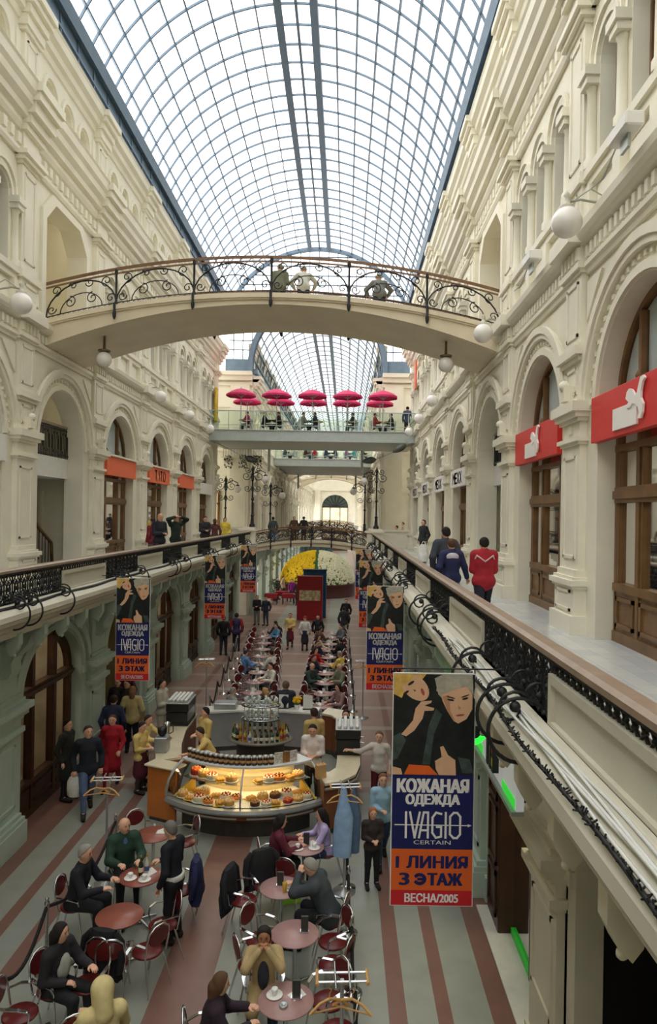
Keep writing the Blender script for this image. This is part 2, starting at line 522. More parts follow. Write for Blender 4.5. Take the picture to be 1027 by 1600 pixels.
def gallery_pilaster():
    mb = MB()
    st = [(ZD, 4.85, .56, 5.53), (4.85, 5.28, .49, 5.6), (5.28, 5.33, .53, 5.56), (5.33, 5.42, .57, 5.52), (5.42, 5.47, .51, 5.58), (5.47, 5.58, .46, 5.63),
          (5.58, 7.62, .42, 5.69), (7.62, 7.67, .46, 5.65), (7.67, 7.74, .5, 5.6), (7.74, 8.0, .42, 5.69), (8.0, 8.06, .48, 5.63), (8.06, 8.14, .54, 5.57), (8.14, 8.3, .59, 5.51),
          (8.3, 8.36, .52, 5.6), (8.36, 8.98, .42, 5.69), (8.98, 9.06, .47, 5.63), (9.06, 9.2, .53, 5.56), (9.2, 9.26, .46, 5.63), (9.26, 10.4, .40, 5.69), (10.4, 10.46, .45, 5.65), (10.46, 10.56, .48, 5.6),
          (10.56, 10.85, .43, 5.66), (10.85, 11.1, .52, 5.42), (11.1, 11.2, .5, 5.5), (11.2, 11.8, .46, 5.64), (11.8, 11.88, .52, 5.58), (11.88, 12.0, .5, 5.6), (12.0, 12.1, .43, 5.66),
          (12.1, 14.45, .38, 5.69), (14.45, 14.52, .43, 5.65), (14.52, 14.62, .5, 5.57), (14.62, 14.72, .56, 5.5), (14.72, 15.2, .41, 5.66),
          (15.2, 15.35, .48, 5.55), (15.35, 15.55, .5, 5.45), (15.55, 15.8, .56, 5.32), (15.8, 16.0, .6, 5.2), (16.0, 16.2, .64, 5.13),
          (16.2, 16.35, .48, 5.6), (16.35, 17.55, .36, 5.69), (17.55, 17.65, .42, 5.63), (17.65, 17.9, .46, 5.58), (17.9, 18.1, .5, 5.5), (18.1, 18.25, .54, 5.4), (18.25, 18.42, .58, 5.32)]
    for z0, z1, hw, h in st:
        mb.box(h, 6.0, -hw, hw, z0, z1)
    def frame(z0, z1, hw, h, t=0.05):
        d = 0.025
        for y0, y1, a, b in ((-hw, -hw + t, z0, z1), (hw - t, hw, z0, z1), (-hw, hw, z0, z0 + t), (-hw, hw, z1 - t, z1)):
            mb.box(h - d, h, y0, y1, a, b)
    frame(5.75, 7.45, .3, 5.69); frame(4.9, 5.25, .36, 5.6); frame(8.45, 8.9, .26, 5.69); frame(9.4, 10.3, .28, 5.69)
    frame(12.25, 14.3, .27, 5.69); frame(16.5, 17.4, .24, 5.69); frame(11.28, 11.7, .34, 5.64)
    mb.box(5.52, 5.69, -.12, .12, 8.36, 8.62); mb.ball((5.56, 0, 8.62), 0.1, 8, 6)          # little boss on the impost
    mb.box(5.66, 5.69, -.08, .08, 7.82, 7.94)
    for k in range(5):
        mb.box(5.6, 5.68, -.36 + k * .18 - .05, -.36 + k * .18 + .05, 10.6, 10.8)
    return mb

def bay_cornices(ymin, ymax):
    """the long mouldings between the storeys"""
    mb = MB()
    mb.prism([(5.86, 10.36), (5.76, 10.36), (5.74, 10.42), (5.7, 10.46), (5.7, 10.54), (5.77, 10.56), (5.77, 10.8), (5.66, 10.84), (5.6, 10.88), (5.55, 10.95), (5.53, 11.06), (5.6, 11.08), (5.86, 11.12)], ymin, ymax)
    y = ymin
    while y < ymax:
        mb.box(5.7, 5.8, y, y + 0.1, 10.6, 10.78); y += 0.2
    mb.prism([(5.86, 14.62), (5.74, 14.62), (5.7, 14.7), (5.7, 14.78), (5.78, 14.8), (5.78, 15.15), (5.7, 15.2), (5.64, 15.3), (5.64, 15.42), (5.52, 15.46), (5.5, 15.6), (5.38, 15.7), (5.36, 15.86), (5.28, 15.95), (5.26, 16.15), (5.22, 16.2), (5.86, 16.24)], ymin, ymax)
    y = ymin
    while y < ymax:
        mb.box(5.69, 5.8, y, y + 0.16, 14.86, 15.1); y += 0.34
    mb.prism([(5.86, 17.75), (5.76, 17.78), (5.72, 17.9), (5.62, 17.95), (5.6, 18.1), (5.48, 18.18), (5.46, 18.36), (5.42, 18.42), (5.86, 18.44)], ymin, ymax)
    mb.prism([(5.86, 16.24), (5.74, 16.24), (5.74, 16.4), (5.8, 16.42)], ymin, ymax)
    return mb

WALLM = [CREAM, CREAM2, WHITE]
bay_shop = gallery_bay('shop').mesh('wall'); bay_open = gallery_bay('open').mesh('wall')
pil_me = gallery_pilaster().mesh('trim')
for me in (bay_shop, bay_open):
    for m in WALLM: me.materials.append(m)
pil_me.materials.append(CREAM)

def put(name, me, loc, scale=(1, 1, 1)):
    o = bpy.data.objects.new(name, me); COL.objects.link(o)
    o.location = loc; o.scale = scale
    return struct(o)

for side, nm in ((1, 'right'), (-1, 'left')):
    for j in range(-4, 6):
        yc = PIL0 + PITCH * j + HB
        put('wall_' + nm, bay_open if j == 1 else bay_shop, (XC, yc, 0), (side, 1, 1))
    for j in range(-4, 7):
        put('trim_pilaster_' + nm, pil_me, (XC, PIL0 + PITCH * j, 0), (side, 1, 1))
    o = bay_cornices(-8, YEND).build('trim_cornice_' + nm, CREAM, loc=(XC, 0, 0), scale=(side, 1, 1)); struct(o)
    mb = MB()                                    # corner block closing the row
    mb.box(5.82, 9.8, YEND - 0.8, YEND - 0.05, ZD, 18.4)
    struct(mb.build('wall_corner_' + nm, CREAM, loc=(XC, 0, 0), scale=(side, 1, 1)))
    mb = MB()                                    # steel skirt under the roof
    mb.box(5.74, 5.9, -10, YFAR, 18.4, 19.66)
    for z in (18.5, 19.0, 19.5): mb.box(5.68, 5.76, -10, YFAR, z, z + 0.07)
    y = -9.6
    while y < YFAR:
        mb.box(5.7, 5.76, y, y + 0.08, 18.42, 19.66); y += 1.2
    struct(mb.build('trim_gutter_' + nm, STEEL, loc=(XC, 0, 0), scale=(side, 1, 1)))

# ---- the wooden windows in the gallery arches
def arch_window():
    fr = MB(); gl = MB(); bl = MB()
    h0, h1 = HG - 0.06, HG + 0.05
    arch_ring(fr, h0, h1, 0, 1.41, 1.5, 8.15, 20, foot=ZD + 0.02)
    for y in (-0.62, 0.62):
        fr.box(h0 - 0.02, h1, y - 0.045, y + 0.045, ZD, 9.38)
        fr.lathe([(0.05, 8.42), (0.065, 8.46), (0.03, 8.54)], (h0 - 0.02, y, 0), 8)
    fr.box(h0 - 0.04, h1, -1.45, 1.45, 8.2, 8.36)
    fr.box(h0 - 0.03, h1, -1.45, 1.45, 7.44, 7.54)
    fr.box(h0 - 0.06, h1, -1.45, 1.45, 6.72, 6.84); fr.box(h0 - 0.03, h1, -1.45, 1.45, 6.66, 6.9)
    fr.box(h0 - 0.04, h1, -1.45, 1.45, 5.32, 5.44)
    fr.box(h0, h1, -1.45, 1.45, ZD, 5.32)
    fr.box(h0 - 0.04, h1, -1.45, 1.45, ZD, ZD + 0.16)
    for y0, y1 in ((-1.36, -0.72), (-0.52, 0.52), (0.72, 1.36)):
        t = 0.06
        for a, b, c, d in ((y0, y0 + t, 4.78, 5.24), (y1 - t, y1, 4.78, 5.24), (y0, y1, 4.78, 4.78 + t), (y0, y1, 5.24 - t, 5.24)):
            fr.box(h0 - 0.03, h0, a, b, c, d)
        for a, b in ((y0 - 0.03, y0 + 0.02), (y1 - 0.02, y1 + 0.03)):
            fr.box(h0, h1, a, b, 5.4, 7.5)
    gl.quad((HG, -1.45, 5.3), (HG, 1.45, 5.3), (HG, 1.45, 8.15), (HG, -1.45, 8.15))
    P = arch_pts(0, 1.46, 8.15, 20)
    gl.add([(HG, a, b) for a, b in P], [tuple(range(len(P)))])
    bl.add([(HG + 0.03, a * 0.98, b) for a, b in P], [tuple(range(len(P)))])
    bl.box(HG + 0.03, HG + 0.06, -1.45, 1.45, 7.6, 8.16)
    return fr, gl, bl
fr, gl, bl = arch_window()
wfr, wgl, wbl = fr.mesh('frame'), gl.mesh('pane'), bl.mesh('blind')
wfr.materials.append(WOOD); wgl.materials.append(GLASS); wbl.materials.append(BLIND)
WINN = [0]
def window_at(loc, scale):
    WINN[0] += 1
    o = bpy.data.objects.new('window_%d' % WINN[0], None); COL.objects.link(o); o.location = loc; o.scale = scale; struct(o)
    for nm, me in (('frame', wfr), ('pane', wgl), ('blind', wbl)):
        c = bpy.data.objects.new(nm, me); COL.objects.link(c); c.parent = o
# shop room behind a window
SHOPW = M('shop_interior_wall', (226, 214, 190), 0.7, noise=0.05)
SHOPF = M('shop_interior_floor', (150, 120, 96), 0.5, noise=0.1)
SHOPL = M('shop_ceiling_light', (255, 236, 205), 0.5, noise=0, emit=7.0)
def shop_room():
    mb = MB()
    a, b = HG + 0.15, 9.4
    mb.quad((b, -2.2, ZD), (b, 2.2, ZD), (b, 2.2, 8.15), (b, -2.2, 8.15))
    for s in (-1, 1):
        mb.quad((a, s * 2.2, ZD), (b, s * 2.2, ZD), (b, s * 2.2, 8.15), (a, s * 2.2, 8.15))
        mb.quad((a, s * 1.48, ZD), (a, s * 2.2, ZD), (a, s * 2.2, 8.15), (a, s * 1.48, 8.15))
    mb.quad((a, -2.2, 8.1), (b, -2.2, 8.1), (b, 2.2, 8.1), (a, 2.2, 8.1))
    mb.box(6.25, 7.0, -1.4, 1.4, ZD, 5.35, 0)
    for y in (-1.1, 1.1): mb.box(7.2, 7.9, y - 0.2, y + 0.2, 8.02, 8.09, 2)
    mb.quad((a, -2.2, ZD + .01), (b, -2.2, ZD + .01), (b, 2.2, ZD + .01), (a, 2.2, ZD + .01), 1)
    return mb
room_me = shop_room().mesh('wall_shop')
for m in (SHOPW, SHOPF, SHOPL): room_me.materials.append(m)
# dark panes of the third storey
tw = MB()
for i in (-1, 0, 1):
    P = [(i * 1.22 - .41, 11.96)] + arch_pts(i * 1.22, 0.41, 13.55, 10) + [(i * 1.22 + .41, 11.96)]
    tw.add([(HF + 0.3, a, b) for a, b in P], [tuple(range(len(P)))], 0)
    arch_ring(tw, HF + 0.24, HF + 0.3, i * 1.22, 0.35, 0.41, 13.55, 10, m=1, foot=11.98)
    tw.box(HF + 0.24, HF + 0.31, i * 1.22 - .02, i * 1.22 + .02, 11.96, 13.9, 1)
tw_me = tw.mesh('window')
tw_me.materials.append(M('third_storey_pane', (120, 140, 150), 0.12, noise=0.1, scale=2, spec=0.8)); tw_me.materials.append(WOOD)
for side in (1, -1):
    for j in range(-4, 6):
        yc = PIL0 + PITCH * j + HB
        if j != 1:
            window_at((XC, yc, 0), (side, 1, 1))
            put('wall_shop', room_me, (XC, yc, 0), (side, 1, 1))
            WINN[0] += 1
            put('window_%d' % WINN[0], tw_me, (XC, yc, 0), (side, 1, 1))

# ---- the open stair bays: mezzanine railing and stair flight
for side, nm in ((1, 'right'), (-1, 'left')):
    yc = PIL0 + PITCH + HB
    r = thing('mezzanine_railing', 'black iron railing above the white beam in the open %s arch' % nm, 'railing', (SX(side, 6.26), yc, 7.92))
    mb = MB()
    k = -1.45
    while k <= 1.46:
        mb.box(-0.012, 0.012, k - 0.012, k + 0.012, 0, 0.86); k += 0.1
    for y in (-1.2, -0.6, 0, 0.6, 1.2):
        mb.tube([(0, y + 0.22 * math.cos(a * PI / 8), 0.43 + 0.3 * math.sin(a * PI / 8)) for a in range(16)], 0.016, 4, closed=True)
    mb.box(-0.02, 0.02, -1.48, 1.48, 0.05, 0.1); mb.box(-0.02, 0.02, -1.48, 1.48, 0.78, 0.82)
    mb.build('iron_bars', IRON, r)
    mb = MB(); mb.box(-0.05, 0.05, -1.48, 1.48, 0.86, 0.93); mb.build('handrail', RAILW, r)
st = thing('staircase', 'stone stair with a wooden handrail going up inside the open left bay', 'stairs', (SX(-1, 7.6), PIL0 + PITCH + HB, ZD))
mb = MB()
for k in range(9):
    mb.box(-0.7, 0.7, 1.9 - 0.3 * (k + 1), 1.9 - 0.3 * k, 0, 0.17 * (k + 1))
mb.build('steps', M('stair_stone', (150, 146, 128), 0.6), st)
mb = MB(); mb.tube([(0.72, 1.9, 0.9), (0.72, -0.8, 2.4)], 0.05, 6); mb.tube([(0.72, 1.9, 0.9), (0.72, 2.0, 0.0)], 0.05, 6); mb.build('handrail', WOOD, st)
mb = MB()
for k in range(14):
    t = k / 13; mb.tube([(0.72, 1.9 - 2.7 * t, 1.5 * t), (0.72, 1.9 - 2.7 * t, 0.88 + 1.5 * t)], 0.014, 4)
mb.build('iron_bars', IRON, st)

# ---- ground floor walls
def ground_bay():
    mb = MB()
    arch_wall(mb, GF, GG - 0.02, 0, 1.55, 2.7, -HB, HB, 0, 4.45, 22, rz=1.1, sill=False)
    arch_ring(mb, GF - 0.05, GF, 0, 1.58, 1.7, 2.7, 22, 1.13, 1.25)
    arch_ring(mb, GF - 0.09, GF, 0, 1.8, 1.98, 2.7, 22, 1.32, 1.5)
    for s in (-1, 1):
        mb.box(GF - 0.05, GF, s * 1.72 - 0.12, s * 1.72 + 0.12, 0, 0.4)
        mb.box(GF - 0.06, GF, s * 1.75 - 0.17, s * 1.75 + 0.17, 2.5, 2.68)
        mb.plate([(s * 1.9, 4.0), (s * 1.9, 3.5), (s * 1.4, 4.0)], 0, GF - 0.03, GF)
    mb.prism([(GF, 4.1), (GF - 0.05, 4.1), (GF - 0.12, 4.2), (GF - 0.14, 4.36), (GF, 4.36)], -HB, HB)
    for k in range(5):                                # little consoles under the gallery edge
        y = -1.92 + k * 0.96
        mb.prism([(3.36, 4.4), (3.36, 4.22), (3.42, 4.1), (3.5, 4.02), (3.56, 4.1), (3.6, 4.4)], y - 0.07, y + 0.07)
        mb.ball((3.47, y, 4.03), 0.035, 8, 6)
    mb.box(3.4, GF, -HB, HB, 4.36, 4.42)
    return mb
def ground_pilaster(low=False):
    mb = MB()
    for z0, z1, hw, h in [(0, .42, .66, 4.16), (.42, .5, .63, 4.19), (.5, .58, .58, 4.24), (.58, 2.1, .52, 4.305), (2.1, 2.16, .56, 4.26), (2.16, 2.26, .6, 4.2), (2.26, 2.42, .54, 4.28), (2.42, 2.5, .58, 4.22), (2.5, 2.62, .64, 4.15), (2.62, 2.74, .7, 4.07),
                           (2.74, 2.82, .6, 4.2), (2.82, 2.9, .56, 4.25), (2.9, 3.9, .44, 4.3), (3.9, 4.0, .5, 4.22), (4.0, 4.36, .46, 4.26)]:
        mb.box(h, 4.6, -hw, hw, z0, z1)
    if low:                    # a plain low foot instead of the tall base
        mb = MB(); cut = True
        for z0, z1, hw, h in [(0, .14, .56, 4.26), (.14, 2.1, .52, 4.305), (2.1, 2.16, .56, 4.26), (2.16, 2.26, .6, 4.2), (2.26, 2.42, .54, 4.28), (2.42, 2.5, .58, 4.22), (2.5, 2.62, .64, 4.15), (2.62, 2.74, .7, 4.07), (2.74, 2.82, .6, 4.2), (2.82, 2.9, .56, 4.25), (2.9, 3.9, .44, 4.3), (3.9, 4.0, .5, 4.22), (4.0, 4.36, .46, 4.26)]:
            mb.box(h, 4.6, -hw, hw, z0, z1)
    for y0, y1, a, b in ((-.4, -.34, .75, 1.95), (.34, .4, .75, 1.95), (-.4, .4, .75, .81), (-.4, .4, 1.89, 1.95)):
        mb.box(4.28, 4.305, y0, y1, a, b)
    # scroll bracket carrying the gallery
    mb.prism([(4.3, 3.3), (4.16, 3.34), (4.1, 3.46), (4.12, 3.6), (4.06, 3.72), (3.94, 3.84), (3.82, 3.98), (3.74, 4.16), (3.72, 4.4), (4.3, 4.4)], -.2, .2)
    return mb
gb_me = ground_bay().mesh('wall'); gp_me = ground_pilaster().mesh('trim')
gb_me.materials.append(MINT); gp_me.materials.append(MINT)
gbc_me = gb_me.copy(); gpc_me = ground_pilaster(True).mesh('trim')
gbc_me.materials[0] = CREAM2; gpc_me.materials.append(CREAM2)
# dark wooden shop doors of the ground floor
def ground_door():
    fr = MB(); gl = MB()
    h0, h1 = GG - 0.08, GG + 0.06
    arch_ring(fr, h0, h1, 0, 1.4, 1.56, 2.7, 20, 0.96, 1.1, foot=0)
    fr.box(h0 - 0.05, h1, -1.5, 1.5, 2.52, 2.7); fr.box(h0 - 0.09, h1, -1.5, 1.5, 2.58, 2.64)
    for y in (-0.55, 0.55): fr.box(h0 - 0.03, h1, y - 0.07, y + 0.07, 0, 3.7)
    fr.box(h0, h1, -1.5, 1.5, 0, 0.72); fr.box(h0 - 0.04, h1, -1.5, 1.5, 0.66, 0.76); fr.box(h0 - 0.04, h1, -1.5, 1.5, 0, 0.14)
    for y0, y1 in ((-1.36, -0.68), (-0.44, 0.44), (0.68, 1.36)):
        fr.box(h0 - 0.03, h0, y0, y1, 0.24, 0.3); fr.box(h0 - 0.03, h0, y0, y1, 0.52, 0.58)
    P = [(-1.5, 0.7)] + arch_pts(0, 1.5, 2.7, 20, 1.05) + [(1.5, 0.7)]
    gl.add([(GG, a, b) for a, b in P], [tuple(range(len(P)))])
    return fr, gl
fr, gl = ground_door()
gfr, ggl = fr.mesh('frame'), gl.mesh('pane'); gfr.materials.append(DWOOD); ggl.materials.append(GLASS)
GROOMW = M('ground_shop_wall', (186, 174, 150), 0.7, noise=0.25, scale=1.5)
def ground_room():
    mb = MB(); a, b = GG + 0.1, 7.6
    mb.quad((b, -2.3, 0), (b, 2.3, 0), (b, 2.3, 4.2), (b, -2.3, 4.2))
    for s in (-1, 1): mb.quad((a, s * 2.3, 0), (b, s * 2.3, 0), (b, s * 2.3, 4.2), (a, s * 2.3, 4.2))
    mb.quad((a, -2.3, 4.2), (b, -2.3, 4.2), (b, 2.3, 4.2), (a, 2.3, 4.2))
    for y in (-1.3, 0.2, 1.4): mb.box(6.9, 7.5, y - 0.4, y + 0.4, 0, 1.5)
    mb.box(5.6, 6.0, -1, 1, 4.1, 4.18, 1)
    return mb
groom_me = ground_room().mesh('wall_shop'); groom_me.materials.append(GROOMW); groom_me.materials.append(M('ground_shop_light', (255, 236, 208), 0.5, noise=0, emit=6.0))
DN = [0]
def door_at(loc, scale):
    DN[0] += 1
    o = bpy.data.objects.new('door_%d' % DN[0], None); COL.objects.link(o); o.location = loc; o.scale = scale; struct(o)
    for nm, me in (('frame', gfr), ('pane', ggl)):
        c = bpy.data.objects.new(nm, me); COL.objects.link(c); c.parent = o
for side, nm in ((1, 'right'), (-1, 'left')):
    for j in range(-4, 6):
        y = GPIL0 + PITCH * j
        near = side == 1 and j <= -1
        if side < 0: y += 0.45
        if near: y += 0.6
        put('wall_ground_' + nm, gbc_me if near and j < -1 else gb_me, (XC, y + HB - (0.6 if near and j == -1 else 0), 0), (side, 1, 1))
        put('trim_pilaster_ground_' + nm, gpc_me if near else gp_me, (XC, y, 0), (side, 1, 1))
        if side == -1 and j == 1:          # open passage behind the first banner
            mb = MB()
            for s in (-1, 1): mb.quad((GG, s * 1.55, 0), (9, s * 1.55, 0), (9, s * 1.55, 4.2), (GG, s * 1.55, 4.2))
            mb.quad((9, -1.6, 0), (9, 1.6, 0), (9, 1.6, 4.2), (9, -1.6, 4.2)); mb.quad((GG, -1.6, 4.0), (9, -1.6, 4.0), (9, 1.6, 4.0), (GG, 1.6, 4.0))
            struct(mb.build('wall_passage', M('passage_wall', (176, 164, 120), 0.7), loc=(XC, y + HB, 0), scale=(side, 1, 1)))
            continue
        if side == 1 and j == -2:          # open arch at the right edge; near-black walls paint in its shade
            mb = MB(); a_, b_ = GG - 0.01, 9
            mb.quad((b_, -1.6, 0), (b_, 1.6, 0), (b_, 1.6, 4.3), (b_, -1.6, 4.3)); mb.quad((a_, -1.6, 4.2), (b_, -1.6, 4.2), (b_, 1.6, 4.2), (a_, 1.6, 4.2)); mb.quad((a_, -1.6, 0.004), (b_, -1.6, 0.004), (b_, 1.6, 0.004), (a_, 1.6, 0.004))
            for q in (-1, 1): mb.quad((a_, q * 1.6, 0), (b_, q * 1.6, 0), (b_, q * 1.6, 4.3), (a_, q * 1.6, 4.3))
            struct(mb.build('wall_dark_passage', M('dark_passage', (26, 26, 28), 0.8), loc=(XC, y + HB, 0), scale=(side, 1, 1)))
            continue
        if near: y -= 0.6
        if side == 1 and j == -1:
            mb = MB()
            for q in (-1, 1): mb.quad((GG, q * 2.0, 0), (7, q * 2.0, 0), (7, q * 2.0, 4.2), (GG, q * 2.0, 4.2))
            mb.quad((7, -2, 0), (7, 2, 0), (7, 2, 4.2), (7, -2, 4.2)); mb.quad((GG, -2, 3.9), (7, -2, 3.9), (7, 2, 3.9), (GG, 2, 3.9))
            mb.box(5.4, 6.6, -1, 1, 3.8, 3.86, 1)
            o = mb.build('wall_shop', M('green_shop_wall', (150, 168, 150), 0.7, noise=0.2, scale=2), loc=(XC, y + HB, 0)); o.data.materials.append(SHOPL); struct(o)
            DN[0] += 1
            o = bpy.data.objects.new('door_%d' % DN[0], None); COL.objects.link(o); o.location = (XC, y + HB, 0); struct(o)
            mb = MB(); mb.bbox(4.36, 4.66, 0.72, 1.52, 0.0, 3.75, 0.02)
            for z0, z1 in ((0.2, 0.9), (1.0, 1.9), (2.0, 3.0)): mb.box(4.33, 4.36, 0.84, 1.4, z0, z0 + 0.06); mb.box(4.33, 4.36, 0.84, 1.4, z1 - 0.06, z1); mb.box(4.33, 4.36, 0.84, 0.9, z0, z1); mb.box(4.33, 4.36, 1.34, 1.4, z0, z1)
            mb.box(4.55, 4.63, -1.5, -1.42, 0, 3.0); mb.box(4.55, 4.63, -0.4, -0.34, 0, 3.0); mb.box(4.55, 4.63, -1.5, 0.75, 2.9, 3.0)
            mb.build('frame', DWOOD, o)
            mb = MB(); mb.quad((4.6, -1.5, 0.1), (4.6, 0.75, 0.1), (4.6, 0.75, 3.7), (4.6, -1.5, 3.7)); mb.build('pane', GLASS, o)
            mb = MB(); mb.box(4.56, 4.62, -1.42, 0.72, 0.02, 0.12); mb.build('green_sill', M('green_stripe', (60, 214, 70), 0.4, noise=0), o)
            mb = MB(); mb.box(4.18, 4.62, -1.9, 1.5, 0.0, 0.025); struct(mb.build('trim_threshold', M('pale_threshold_stone', (214, 212, 202), 0.5), loc=(XC, y + HB, 0)))
            continue
        door_at((XC, y + HB, 0), (side, 1, 1))
        put('wall_shop', groom_me, (XC, y + HB, 0), (side, 1, 1))

# ---- the parapets: rail, painted panels, wrought iron between them
def scroll(c, r, turns, a0, d, n=22):
    return [(c[0] + r * (1 - 0.82 * t) * math.cos(a0 + d * 2 * PI * turns * t), c[1] + r * (1 - 0.82 * t) * math.sin(a0 + d * 2 * PI * turns * t)) for t in [i / (n - 1) for i in range(n)]]

def iron_panel(L, H):
    mb = MB()
    def t2(pts, r=0.009): mb.tube([(0, p[0], p[1]) for p in pts], r, 4, cap=False)
    n = max(2, int(L / 0.27)); st = L / n
    for i in range(n):
        y = -L / 2 + st * (i + 0.5)
        mb.tube([(0, y - st / 2, 0), (0, y - st / 2, H)], 0.014, 4)
        for s in (-1, 1):
            t2(scroll((y + s * st * 0.23, H * 0.26), st * 0.24, 1.4, PI / 2, s))
            t2(scroll((y + s * st * 0.23, H * 0.72), st * 0.24, 1.4, -PI / 2, -s))
            t2([(y, H * 0.02), (y + s * st * 0.4, H * 0.3), (y, H * 0.5), (y + s * st * 0.4, H * 0.72), (y, H * 0.98)], 0.012)
        t2([(y + 0.07 * math.cos(k * PI / 6), H * 0.5 + 0.085 * math.sin(k * PI / 6)) for k in range(13)], 0.013)
        mb.ball((0, y, H * 0.5), 0.035, 6, 4)
        for s in (-1, 1): mb.ball((0, y + s * st * 0.3, H * 0.06), 0.03, 6, 4); mb.ball((0, y + s * st * 0.3, H * 0.94), 0.03, 6, 4)
    mb.tube([(0, L / 2, 0), (0, L / 2, H)], 0.014, 4)
    mb.box(-0.015, 0.015, -L / 2, L / 2, -0.01, 0.02); mb.box(-0.015, 0.015, -L / 2, L / 2, H - 0.02, H + 0.01)
    return mb
def lattice_strip(L, H):
    mb = MB(); n = int(L / 0.12); st = L / n
    for i in range(n):
        y = -L / 2 + i * st
        mb.tube([(0, y, 0), (0, y + st, H)], 0.014, 4); mb.tube([(0, y + st, 0), (0, y, H)], 0.014, 4)
        mb.ball((0, y + st / 2, H / 2), 0.024, 6, 4)
    mb.box(-0.015, 0.015, -L / 2, L / 2, -0.012, 0.012); mb.box(-0.015, 0.015, -L / 2, L / 2, H - 0.012, H + 0.012)
    return mb
def hoop_bracket():
    """iron hoop curling over the cornice with a balled scroll inside it"""
    mb = MB()
    c = (-0.1, -0.1)
    pts = [(c[0] + 0.25 * math.cos(a), 0, c[1] + 0.25 * math.sin(a)) for a in [math.radians(25 + k * 12) for k in range(22)]]
    mb.tube(pts, 0.016, 6)
    sp = [(p[0], 0, p[1]) for p in scroll((c[0] - 0.06, c[1] + 0.16), 0.16, 1.1, math.radians(20), 1, 18)]
    mb.tube(sp, 0.014, 5); mb.ball(sp[-1], 0.045, 8, 6)
    sp = [(p[0], 0, p[1]) for p in scroll((0.02, 0.16), 0.15, 1.2, math.radians(-60), 1, 18)]
    mb.tube(sp, 0.012, 5); mb.ball(sp[-1], 0.03, 8, 6)
    return mb
IL, PL, IH = 2.46, 2.34, 0.5
ip_me = iron_panel(IL, IH).mesh('iron_scrollwork'); ip_me.materials.append(IRON)
ls_me = lattice_strip(PL, 0.14).mesh('lattice_strip'); ls_me.materials.append(IRON)
hb_me = hoop_bracket().mesh('hoop_bracket'); hb_me.materials.append(IRON)
mb = MB()
mb.box(0, 0.06, -PL / 2, PL / 2, 4.88, 5.27)
for a, b, c, d in ((-PL / 2, PL / 2, 4.88, 4.93), (-PL / 2, PL / 2, 5.2, 5.27), (-PL / 2, -PL / 2 + .06, 4.93, 5.2), (PL / 2 - .06, PL / 2, 4.93, 5.2)):
    mb.box(-0.035, 0.005, a, b, c, d)
pp_me = mb.mesh('painted_panel'); pp_me.materials.append(PANELC)
def child(nm, me, parent, loc, scale=None, rot=None):
    c = bpy.data.objects.new(nm, me); COL.objects.link(c); c.parent = parent; c.location = loc
    if scale: c.scale = scale
    if rot: c.rotation_euler = rot
    return c
for side, nm, ph, lab in ((1, 'right', 3.9, 'black iron parapet with pale panels along the right gallery under a worn wooden rail'), (-1, 'left', 4.7, 'black iron parapet with pale panels along the left gallery under a worn wooden rail')):
    bal = thing('parapet_railing', lab, 'railing', (XC, 0, 0)); bal.scale = (side, 1, 1)
    mb = MB(); mb.prism([(3.4, 5.40), (3.4, 5.44), (3.43, 5.465), (3.53, 5.465), (3.56, 5.44), (3.56, 5.40)], -8, YEND - 1.2); mb.build('handrail', RAILW, bal)
    mb = MB(); mb.box(3.43, 3.53, -8, YEND - 1.2, 5.36, 5.4); mb.box(3.42, 3.54, -8, YEND - 1.2, 4.84, 4.9); mb.build('iron_channel', IRON, bal)
    y = ph - 2 * PITCH
    while y < YEND - 2.2:
        child('painted_panel', pp_me, bal, (3.46, y, 0))
        child('lattice_strip', ls_me, bal, (3.47, y, 5.25), (1, 1, 0.85))
        if y + HB < YEND - 2.2:
            child('iron_scrollwork', ip_me, bal, (3.47, y + HB, 4.88))
            for d in (-0.95, -0.5, 0.85):
                child('hoop_bracket', hb_me, bal, (3.4, y + HB + d, 4.86))
        y += PITCH

